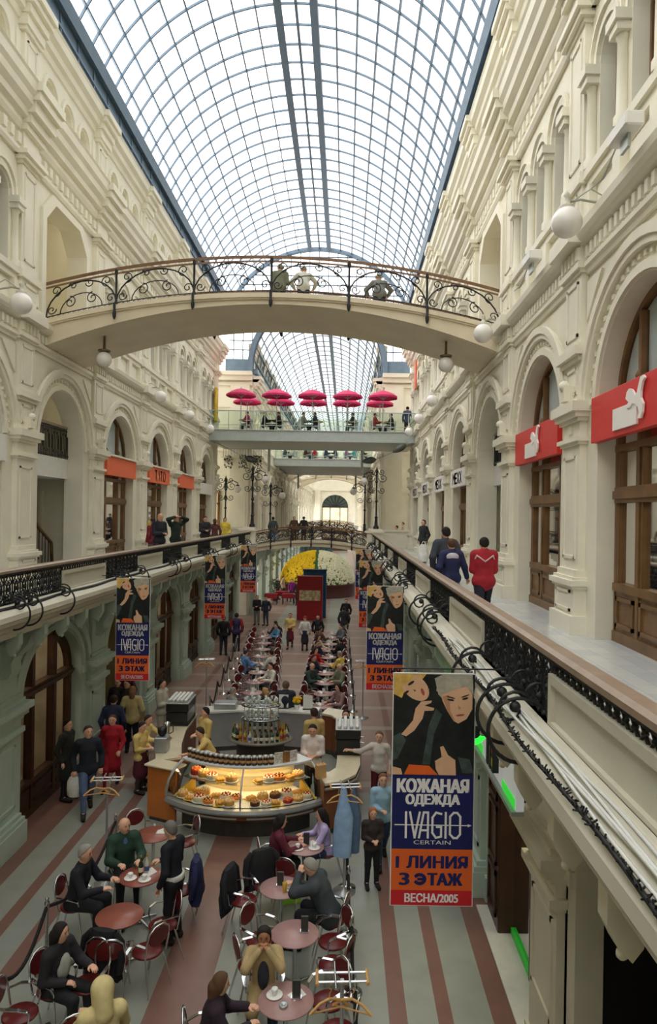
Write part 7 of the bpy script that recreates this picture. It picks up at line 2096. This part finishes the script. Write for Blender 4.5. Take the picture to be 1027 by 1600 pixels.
# --- near cafe, left
P('bald man in a dark green jacket over a blue shirt seated at a brown table', head=(195, 1278), face=-60, h=1.78, pose='sit', lean=6, yaw=20, arms=('table', 'table'), top=('jacket', (40, 66, 52)), bottom=('trousers', BLK), hair=('balding', (170, 160, 150)), lod=0, build=1.1, chair='the bald man in green',
  extra=lambda t, J: (lambda mb: (mb.ball(J['chest'] + V3(0, 0.1, 0.07), 0.06, 10, 8, 0, 0.75, 0.5, 1.7), mb.build('shirt_front', cloth((74, 110, 150)), t)))(MB()))
P('grey haired man in a black sweater seated sideways by the left barrier rope', head=(134, 1320), face=-5, h=1.8, pose='sit', lean=14, arms=('table', 'table'), top=('shirt', (28, 30, 38)), bottom=('trousers', BLK), hair=('short', GHR), lod=0, build=1.12, chair='the man in the black sweater')
P('waiter in black with a white cloth band round his waist standing between tables', head=(266, 1283), face=160, h=1.78, arms=('down', 'front'), pitch=8, lean=4, top=('shirt', (26, 28, 38)), bottom=('trousers', (24, 25, 32)), hair=('short', (110, 108, 104)), lod=0, extra=band((214, 214, 210), 0.93, 1.0, 0.175))
P('dark haired woman in black with a pale grey top seated at the bottom left', head=(95, 1442), face=-20, h=1.68, pose='sit', lean=8, yaw=15, arms=('table', 'lap'), top=('jacket', (40, 38, 42)), bottom=('trousers', BLK), hair=('bob', DK), lod=0, chair='the woman in the pale grey top',
  extra=lambda t, J: (lambda mb: (mb.ball((J['chest'] + J['belly']) / 2 + V3(0, 0.11, 0.03), 0.13, 12, 10, 0, 0.85, 0.5, 1.35), mb.build('scarf', cloth((168, 172, 166)), t)))(MB()))
P('person in a beige hooded jacket seen from behind at the bottom left edge', head=(160, 1530), face=120, h=1.75, pose='sit', lean=10, arms=('table', 'table'), top=('hood', (212, 196, 142)), bottom=('trousers', BLK), hair=('none', DK), lod=0, chair='the person in the beige hood')
# --- near cafe, right
P('woman in a maroon jacket with dark hair seated left of a rose table', head=(440, 1272), face=15, h=1.66, pose='sit', lean=14, arms=('table', 'table'), top=('jacket', (98, 34, 50)), bottom=('trousers', BLK), hair=('bob', DK), lod=0, chair='the woman in maroon')
P('dark haired girl in a lilac top seated under the hanging blue cloth', head=(502, 1263), face=190, h=1.6, pose='sit', lean=12, arms=('table', 'table'), top=('shirt', (186, 172, 216)), bottom=('trousers', (70, 80, 120)), hair=('long', DK), lod=0, chair='the girl in lilac')
P('grey haired man in a dark grey jacket bending over his drink at a rose table', head=(484, 1341), face=165, h=1.8, pose='sit', lean=28, pitch=10, arms=('face', 'table'), top=('jacket', (62, 68, 74)), bottom=('trousers', BLK), hair=('short', GHR), lod=0, build=1.15, chair='the man in grey')
P('woman in a beige coat facing us and holding a cup to her mouth', head=(413, 1448), face=-85, h=1.66, pose='sit', lean=4, arms=('face', 'face'), top=('coat', (178, 156, 112)), bottom=('trousers', NVY), hair=('bob', DK), lod=0, skin=M('skin_tan', (176, 124, 92), 0.5, noise=0.05, scale=12), chair='the woman in the beige coat',
  extra=lambda t, J: (lambda mb: (mb.ball((J['chest'] + J['belly']) / 2 + V3(0, 0.125, 0.0), 0.11, 12, 10, 0, 0.7, 0.5, 1.7), mb.build('dark_pullover', cloth((52, 54, 64)), t)))(MB()))
P('person in a dark patterned cardigan with curly brown hair at the bottom edge', head=(346, 1520), face=10, h=1.66, pose='sit', lean=16, arms=('table', 'table'), top=('jacket', (48, 34, 46)), bottom=('trousers', BLK), hair=('bob', (92, 66, 44)), lod=0, chair='the person in the patterned cardigan')
# --- right aisle
P('red haired girl in a dark brown sweater and black trousers in the right aisle', head=(583, 1262), face=-80, h=1.36, arms=('front', 'front'), top=('shirt', (56, 46, 44)), bottom=('trousers', (30, 30, 38)), hair=('long', (160, 96, 60)), lod=0)
P('woman in a pale blue denim shirt behind the girl in the right aisle', head=(599, 1209), face=-85, h=1.63, arms=('down', 'front'), pose='walk', top=('shirt', (150, 184, 204)), bottom=('trousers', (60, 76, 104)), hair=('tail', (120, 84, 56)), lod=0, skin=PALES)
P('waitress in a pale patterned blouse and maroon trousers reaching to the counter', head=(593, 1143), face=-100, h=1.66, arms=('down', 'out'), top=('mid', (206, 198, 192)), bottom=('trousers', MRN), hair=('tail', (120, 84, 54)), lod=0, skin=PALES)
# --- left aisle
t = P('man in a black jacket and jeans walking with a white carrier bag', head=(138, 1134), face=-65, h=1.84, pose='walk', yaw=20, arms=('down', 'down'), top=('jacket', (34, 38, 48)), bottom=('trousers', JNS), hair=('short', BRN), lod=0)
bag(world_of(t, skeleton('walk', 0, 20, 0, ('down', 'down'))['wrR']), 'white plastic carrier bag held by the man in jeans', (226, 226, 222), 0.42, 0.32)
P('man in a dark olive coat standing close to the left shop window', head=(106, 1124), face=-10, h=1.78, top=('coat', (40, 42, 40)), bottom=('trousers', BLK), hair=('short', DK), lod=0)
P('woman in a red suit walking towards us in the left aisle', head=(176, 1117), face=-85, h=1.68, pose='walk', arms=('fwd', 'back'), top=('coat', (172, 30, 46)), bottom=('trousers', (160, 28, 42)), hair=('short', (86, 60, 40)), lod=0, build=1.12)
P('person in a dark blue jacket behind the woman in red', head=(178, 1086), face=95, h=1.78, lean=14, top=('jacket', (46, 54, 80)), bottom=('trousers', BLK), hair=('short', BRN))
P('person in a beige jacket and black trousers in front of the passage', head=(207, 1072), face=100, h=1.76, top=('jacket', (196, 178, 126)), bottom=('trousers', (28, 28, 36)), hair=('bob', (130, 96, 66)))
P('waitress in yellow with a maroon apron at the left end of the bar', head=(223, 1128), face=-20, h=1.62, pitch=10, arms=('front', 'front'), top=('mid', YLW), bottom=('skirt', (84, 28, 42)), hair=('short', DK), lod=0)
P('waitress in yellow stretching her arm over the left counter', head=(232, 1117), face=-15, h=1.66, lean=16, arms=('reach', 'reach'), top=('shirt', (216, 194, 130)), bottom=('skirt', (84, 28, 42)), hair=('short', BRN), lod=0)
P('man in a pale suit leaning by the left pillar beyond the bar', head=(254, 1062), face=-15, h=1.78, arms=('front', 'front'), top=('jacket', (196, 192, 176)), bottom=('trousers', (190, 186, 168)), hair=('short', DK))
for k, (hx, hy, c, lb) in enumerate(((186, 1030, (160, 150, 120), 'person in a sandy coat under the nearest left banner'), (196, 1046, (96, 34, 46), 'person in maroon half hidden by the nearest left banner'), (184, 1060, (52, 46, 46), 'person in dark brown inside the left passage'), (199, 1062, (58, 48, 46), 'person in dark grey beside the passage mouth'))):
    P(lb, head=(hx, hy), face=(-60, -90, -100, -120)[k], h=1.72, top=('jacket', c), hair=('short', (BRN, DK, BRN, DK)[k]))
# --- bar staff
P('barman in a yellow shirt standing by the left coffee machine', head=(321, 1105), face=-140, h=1.76, yaw=-20, arms=('front', 'front'), top=('mid', YLW), bottom=('skirt', (60, 30, 36)), hair=('short', DK), lod=0)
P('barmaid in a yellow shirt bending behind the pastry case', head=(312, 1136), face=200, h=1.7, lean=34, arms=('reach', 'front'), top=('mid', YLW), bottom=('skirt', (60, 30, 36)), hair=('short', BRN), lod=0)
P('barman in a white striped shirt working at the right end of the pastry case', head=(489, 1132), face=-95, h=1.8, pitch=14, lean=5, arms=('front', 'front'), top=('mid', (222, 212, 208)), bottom=('trousers', BLK), hair=('short', DK), lod=0)
P('barman in a tan shirt turned away behind the man in white', head=(491, 1106), face=110, h=1.78, lean=8, arms=('front', 'front'), top=('shirt', (196, 168, 106)), bottom=('trousers', BLK), hair=('short', BRN))
P('smiling barmaid in yellow behind the right coffee machine', head=(541, 1109), face=-95, h=1.66, arms=('front', 'front'), top=('mid', YLW), bottom=('skirt', (60, 30, 36)), hair=('bob', DK))
P('broad man in a dark suit standing with his back to us behind the bar', head=(447, 1064), face=92, h=1.8, arms=('front', 'front'), top=('jacket', (40, 44, 56)), bottom=('trousers', BLK), hair=('short', (96, 82, 70)), build=1.15)
# --- far tables
def at_table(label, nm, row, ang, top, hair=('short', BRN), **kw):
    p = FT[(nm, row)]; a = math.radians(ang); d = 0.66
    P(label, pos=(p[0] + d * math.cos(a), p[1] + d * math.sin(a)), face=ang + 180, h=kw.pop('h', 1.72), pose='sit', lean=kw.pop('lean', 12), arms=kw.pop('arms', ('table', 'table')), top=top, hair=hair, group=None, **kw)
at_table('man in a bright blue shirt seated at the far left row', 'left', 4, 215, ('shirt', (92, 136, 196)))
at_table('person in white seated on the right of the far left row', 'left', 4, 325, ('shirt', WHT))
at_table('person in a white blouse seated on the right, nearer in the far left row', 'left', 2, 35, ('shirt', (226, 222, 208)), ('short', DK))
at_table('blond person in black seated at the near end of the far left row', 'left', 0, 325, ('jacket', BLK), ('bob', BLO))
at_table('grey haired man in pale grey at the near end of the far left row', 'left', 0, 215, ('jacket', (150, 154, 146)), ('short', GHR))
at_table('person in light blue seated at the far end of the left row', 'left', 8, 35, ('shirt', (88, 140, 180)))
at_table('person in dark clothes at the far end of the left row', 'left', 9, 325, ('jacket', (60, 44, 40)), ('short', DK))
at_table('bald man in dark green seated at the far right row', 'right', 2, 145, ('jacket', (50, 70, 62)), ('balding', BRN))
at_table('man in black behind the bald man at the far right row', 'right', 3, 145, ('jacket', (38, 42, 56)), ('short', DK))
at_table('woman in bright red seated at the far right row', 'right', 4, 145, ('shirt', (186, 36, 46)), ('bob', BRN))
at_table('man in yellow seated on the aisle side of the far right row', 'right', 4, 325, ('shirt', (222, 196, 96)), ('short', GHR))
at_table('bald man in a grey green jacket on the aisle side of the far right row', 'right', 2, 35, ('jacket', (126, 130, 106)), ('balding', GHR))
at_table('person in navy seated further up the far right row', 'right', 5, 145, ('jacket', NVY), ('short', DK))
at_table('person in black on the aisle side further up the far right row', 'right', 6, 325, ('jacket', BLK), ('short', DK))
at_table('person in cream seated further up the far right row', 'right', 6, 145, ('shirt', (206, 190, 160)), ('bob', BRN))
at_table('person in grey at the far end of the right row', 'right', 8, 35, ('jacket', GRY), ('short', DK))
at_table('person in brown at the far end of the right row', 'right', 8, 215, ('jacket', (104, 74, 56)), ('short', BRN))
at_table('person in pale pink low on the left of the far right row', 'right', 0, 35, ('shirt', (150, 120, 118)), ('bob', DK))
# --- standing farther off
P('waitress in yellow with a maroon skirt walking between the far rows', head=(454, 958), face=-90, h=1.68, pose='walk', arms=('front', 'down'), top=('mid', YLW), bottom=('skirt', (110, 34, 46)), hair=('tail', BRN))
P('person in a white top and dark skirt beyond the yellow waitress', head=(477, 963), face=90, h=1.62, top=('shirt', WHT), bottom=('skirt', (40, 42, 54)), hair=('cap', (170, 50, 50)))
P('person in black right of the red booth', head=(497, 961), face=-90, h=1.62, top=('jacket', BLK), hair=('short', BRN))
P('person in navy and red jacket standing by the second left banner', head=(370, 958), face=95, h=1.78, top=('jacket', (60, 50, 86)), bottom=('trousers', (40, 44, 60)), hair=('short', BRN),
  extra=lambda t, J: [(lambda mb: (mb.tube([J['sh' + n_] + V3(0, 0, 0.06), J['el' + n_], J['wr' + n_] * 0.9 + J['el' + n_] * 0.1], [0.082, 0.074, 0.062], 10), mb.build('red_sleeve', cloth((176, 44, 50)), t)))(MB()) for n_ in 'LR'])
P('man in black standing beside the navy and red jacket', head=(350, 962), face=95, h=1.78, top=('jacket', (34, 32, 36)), bottom=('trousers', (40, 44, 60)), hair=('short', DK))
P('person in black with crossed arms left of the far tables', head=(402, 930), face=-90, h=1.72, arms=('front', 'front'), top=('shirt', (36, 34, 40)), bottom=('trousers', (120, 124, 118)), hair=('long', BRN))
P('person in dark blue beside the one with crossed arms', head=(416, 932), face=-110, h=1.68, top=('jacket', (44, 48, 62)), bottom=('trousers', (60, 66, 76)), hair=('short', BRN))
P('person in a black suit beyond the right row under the banners', head=(541, 936), face=-95, h=1.72, pose='walk', top=('jacket', BLK), hair=('short', DK))
P('dark clad person nearer than the black suit by the right row', head=(538, 948), face=90, h=1.7, top=('jacket', (44, 44, 50)), bottom=('trousers', (150, 146, 138)), hair=('short', BRN))
P('person in purple standing by the red market tables', head=(457, 905), face=-90, h=1.66, top=('jacket', (140, 40, 130)), bottom=('trousers', (50, 50, 70)), hair=('short', BRN), lod=2)
P('person in black between the purple jacket and the red booth', head=(466, 908), face=-90, h=1.72, top=('coat', BLK), hair=('short', DK), lod=2)
for k, (hx, hy, c) in enumerate(((421, 896, (70, 60, 48)), (427, 889, (130, 44, 50)), (434, 902, (80, 66, 60)), (443, 900, (196, 170, 140)))):
    P(['person in olive', 'person in dark red', 'person in brown', 'person in beige'][k] + ' by the market tables left of the flowers', head=(hx, hy), face=-90 + 25 * k, h=1.68, top=('jacket', c), hair=('short', DK), lod=2)
# --- right gallery
P('boy in a red jacket with a pale chest stripe walking away on the right gallery', head=(757, 835), Y=11.7, z0=ZD, face=88, h=1.52, pose='walk', arms=('front', 'front'), top=('hood' if False else 'jacket', (166, 36, 48)), bottom=('trousers', (34, 36, 48)), hair=('short', (30, 24, 22)), lod=0, build=1.2,
  extra=lambda t, J: (lambda mb: (mb.tube([J['elL'] + V3(-0.03, -0.03, 0.1), J['shL'] + V3(0.03, -0.115, -0.0), J['chest'] + V3(0, -0.165, -0.0), J['shR'] + V3(-0.03, -0.115, -0.0), J['elR'] + V3(0.03, -0.03, 0.1)], 0.018, 6), mb.build('pale_stripe', cloth((220, 190, 186)), t)))(MB()))
P('boy in a navy and white tracksuit top leaning on the right handrail', head=(706, 843), Y=12.6, z0=ZD, face=95, h=1.46, arms=('down', (0.42, 0.1, 0.78)), top=('jacket', (40, 46, 84)), bottom=('trousers', (98, 124, 168)), hair=('short', (84, 60, 44)), lod=0, build=1.1,
  extra=lambda t, J: (lambda mb: (mb.ball(J['neck'] + V3(0, -0.075, -0.09), 0.12, 12, 8, 0, 1.25, 0.45, 0.75), mb.build('white_yoke', cloth((206, 200, 214)), t)))(MB()))
P('taller boy in a dark grey jacket in front of the tracksuit boy', head=(697, 824), Y=13.4, z0=ZD, face=95, h=1.66, pose='walk', yaw=15, arms=('down', 'down'), top=('jacket', (62, 68, 80)), bottom=('trousers', BLK), hair=('short', (34, 28, 28)), lod=0, build=1.1)
t = P('man in a black suit with a white bag farther along the right gallery', head=(662, 812), Y=28.0, z0=ZD, face=-150, h=1.74, top=('jacket', (42, 44, 48)), bottom=('trousers', (40, 42, 48)), hair=('short', (70, 52, 42)))
bag(world_of(t, skeleton('stand')['wrL']) + Vector((-0.12, -0.1, 0)), 'large white bag beside the man in the black suit on the gallery', (236, 234, 232), 0.7, 0.42)
# --- left gallery
P('man in a dark jacket looking at his hands behind the left parapet', head=(251, 800), Y=22.5, z0=ZD, face=-40, h=1.84, pitch=12, arms=('front', 'front'), top=('jacket', (44, 46, 56)), bottom=('trousers', (70, 74, 72)), hair=('balding', BRN), lod=1)
P('man in a dark green jacket raising both hands to his face behind the left parapet', head=(275, 800), Y=24.2, z0=ZD, face=-45, h=1.8, arms=('up', 'up'), top=('jacket', (36, 50, 46)), bottom=('trousers', JNS), hair=('balding', (190, 180, 170)))
P('woman in maroon behind the man looking at his hands', head=(239, 804), Y=24.0, z0=ZD, face=150, h=1.66, top=('jacket', (128, 48, 56)), bottom=('trousers', (90, 86, 78)), hair=('short', BRN))
P('man in a dark jacket over white looking down behind the left parapet', head=(321, 806), Y=30.0, z0=ZD, face=-60, h=1.74, pitch=14, arms=('front', 'front'), top=('jacket', (46, 44, 48)), bottom=('trousers', GRY), hair=('short', BRN))
P('woman in a dark red coat beside the man over white', head=(336, 811), Y=31.5, z0=ZD, face=110, h=1.62, top=('coat', (98, 56, 58)), hair=('bob', (90, 56, 50)))
P('person in a yellow jacket near the end of the left gallery', head=(352, 808), Y=35.5, z0=ZD, face=-70, h=1.66, top=('jacket', (222, 196, 76)), bottom=('trousers', JNS), hair=('bob', BRN))
# --- low bridge and crossing
P('man in a grey jacket and jeans leaning on the low footbridge', head=(427, 810), Y=40.3, z0=4.72, face=95, h=1.55, top=('jacket', (72, 80, 88)), bottom=('trousers', (92, 116, 150)), hair=('short', BRN))
P('man in brown on the low footbridge', head=(460, 809), Y=40.3, z0=4.86, face=-80, h=1.45, top=('jacket', (92, 70, 56)), bottom=('trousers', (98, 66, 52)), hair=('short', BRN))
P('person in a black coat next to the man in brown on the low footbridge', head=(475, 810), Y=40.3, z0=4.9, face=95, h=1.42, top=('coat', (36, 36, 44)), hair=('short', DK))
P('person seated in white behind the right parapet at the crossing', head=(620, 828), Y=41.6, z0=ZD, face=180, h=1.7, pose='sit', lean=5, arms=('lap', 'lap'), top=('shirt', (206, 214, 214)), hair=('short', DK))
P('person standing in pale clothes behind the one seated at the right crossing', head=(630, 816), Y=42.8, z0=ZD, face=180, h=1.5, top=('shirt', (214, 200, 186)), hair=('short', BRN), lod=2)
t = thing('bench', 'dark bench under the person in white at the right crossing', 'bench', (2.95, 41.9, ZD))
mb = MB(); mb.box(-.5, .5, -.25, .25, 0.38, 0.43); mb.build('seat', IRON, t)
for a in (-.42, .42):
    mb = MB(); mb.box(a - .03, a + .03, -.2, .2, 0, 0.38); mb.build('leg', IRON, t)
# --- high bridge
zb_ = lambda x: 11.2 + 0.78 * (1 - ((x - XC) / 5.78) ** 2)
for (hx, hy, c, b_, ar, lb, ln) in ((438, 424, (96, 98, 78), 1.1, ('front', 'front'), 'person in an olive coat leaning on the high footbridge, left of three', 24), (475, 431, (178, 178, 168), 1.05, ('rail', 'rail'), 'person in a pale jacket leaning on the high footbridge, middle of three', 34), (592, 438, (104, 106, 100), 1.1, ('rail', 'rail'), 'person in dark grey leaning on the high footbridge, right of three', 38)):
    p = atY(hx, hy, 19.6)
    P(lb, head=(hx, hy), Y=19.75, z0=zb_(p.x), face=92, h=1.62, lean=ln, arms=ar, top=('jacket', c), bottom=('trousers', BLK), hair=('short', (120, 110, 90)), build=b_)
# --- terraces
stool = None
def terrace_person(label, px, Y, face, c, hair=('short', DK), z=TZ, stand=False, lod=2):
    global stool
    X = atY(px, 640, Y).x
    if stand: return P(label, pos=(X, Y), z0=z, face=face, h=1.74, top=('jacket', c), hair=hair, lod=lod)
    P(label, pos=(X, Y), z0=z, face=face, h=1.72, pose='sit', lean=10, arms=('table', 'table'), top=('jacket', c), hair=hair, lod=lod)
    if stool is None:
        stool = thing('terrace_chair', 'x', 'chair')
        mb = MB(); mb.box(-.2, .2, -.2, .2, 0.42, 0.45); mb.build('seat', ALU, stool)
        mb = MB(); mb.box(-.2, .2, -.22, -.2, 0.6, 0.85); mb.build('backrest', ALU, stool)
        for a in (-.18, .18):
            for b in (-.18, .18):
                mb = MB(); mb.box(a - .015, a + .015, b - .015, b + .015, 0, 0.42 if b > 0 else 0.85); mb.build('leg', ALU, stool)
        o = stool
    else: o = dup(stool)
    o.location = (X, Y - 0.0, z); o.rotation_euler = (0, 0, math.radians(face) - PI / 2); o['label'] = 'metal chair under the ' + label.replace(' seated under the umbrellas', '').replace(' seated', ''); o['group'] = 'chairs on the terraces'
for px, f, c, lb in ((388, 170, (176, 44, 92), 'person in pink'), (413, 10, BLK, 'person in black left'), (437, 175, (70, 50, 48), 'person in brown'), (473, 20, (150, 146, 140), 'person in pale grey'), (494, 170, (60, 70, 92), 'person in slate blue'), (553, 165, (54, 66, 72), 'person in dark teal'), (585, 15, (170, 70, 66), 'person in red'), (613, 170, (60, 66, 62), 'person in dark green')):
    terrace_person(lb + ' seated under the umbrellas on the near terrace', px, 40.3, f, c, ('short', DK if c != (150, 146, 140) else BRN))
terrace_person('person in a blue jacket standing at the right end of the near terrace', 637, 40.4, 100, (84, 92, 120), stand=True)
for k, (px, c, lb) in enumerate(((446, (70, 84, 92), 'grey blue'), (462, (206, 206, 200), 'white'), (478, (90, 60, 52), 'brown'), (494, (206, 60, 70), 'bright red'), (510, (60, 70, 92), 'navy'), (526, (50, 56, 80), 'dark blue'), (542, (150, 110, 150), 'mauve'), (555, (110, 180, 190), 'turquoise'), (567, BLK, 'black'))):
    terrace_person('person in ' + lb + ' seated on the farther terrace', px, 60.6, 10 if k % 2 == 0 else 170, c)
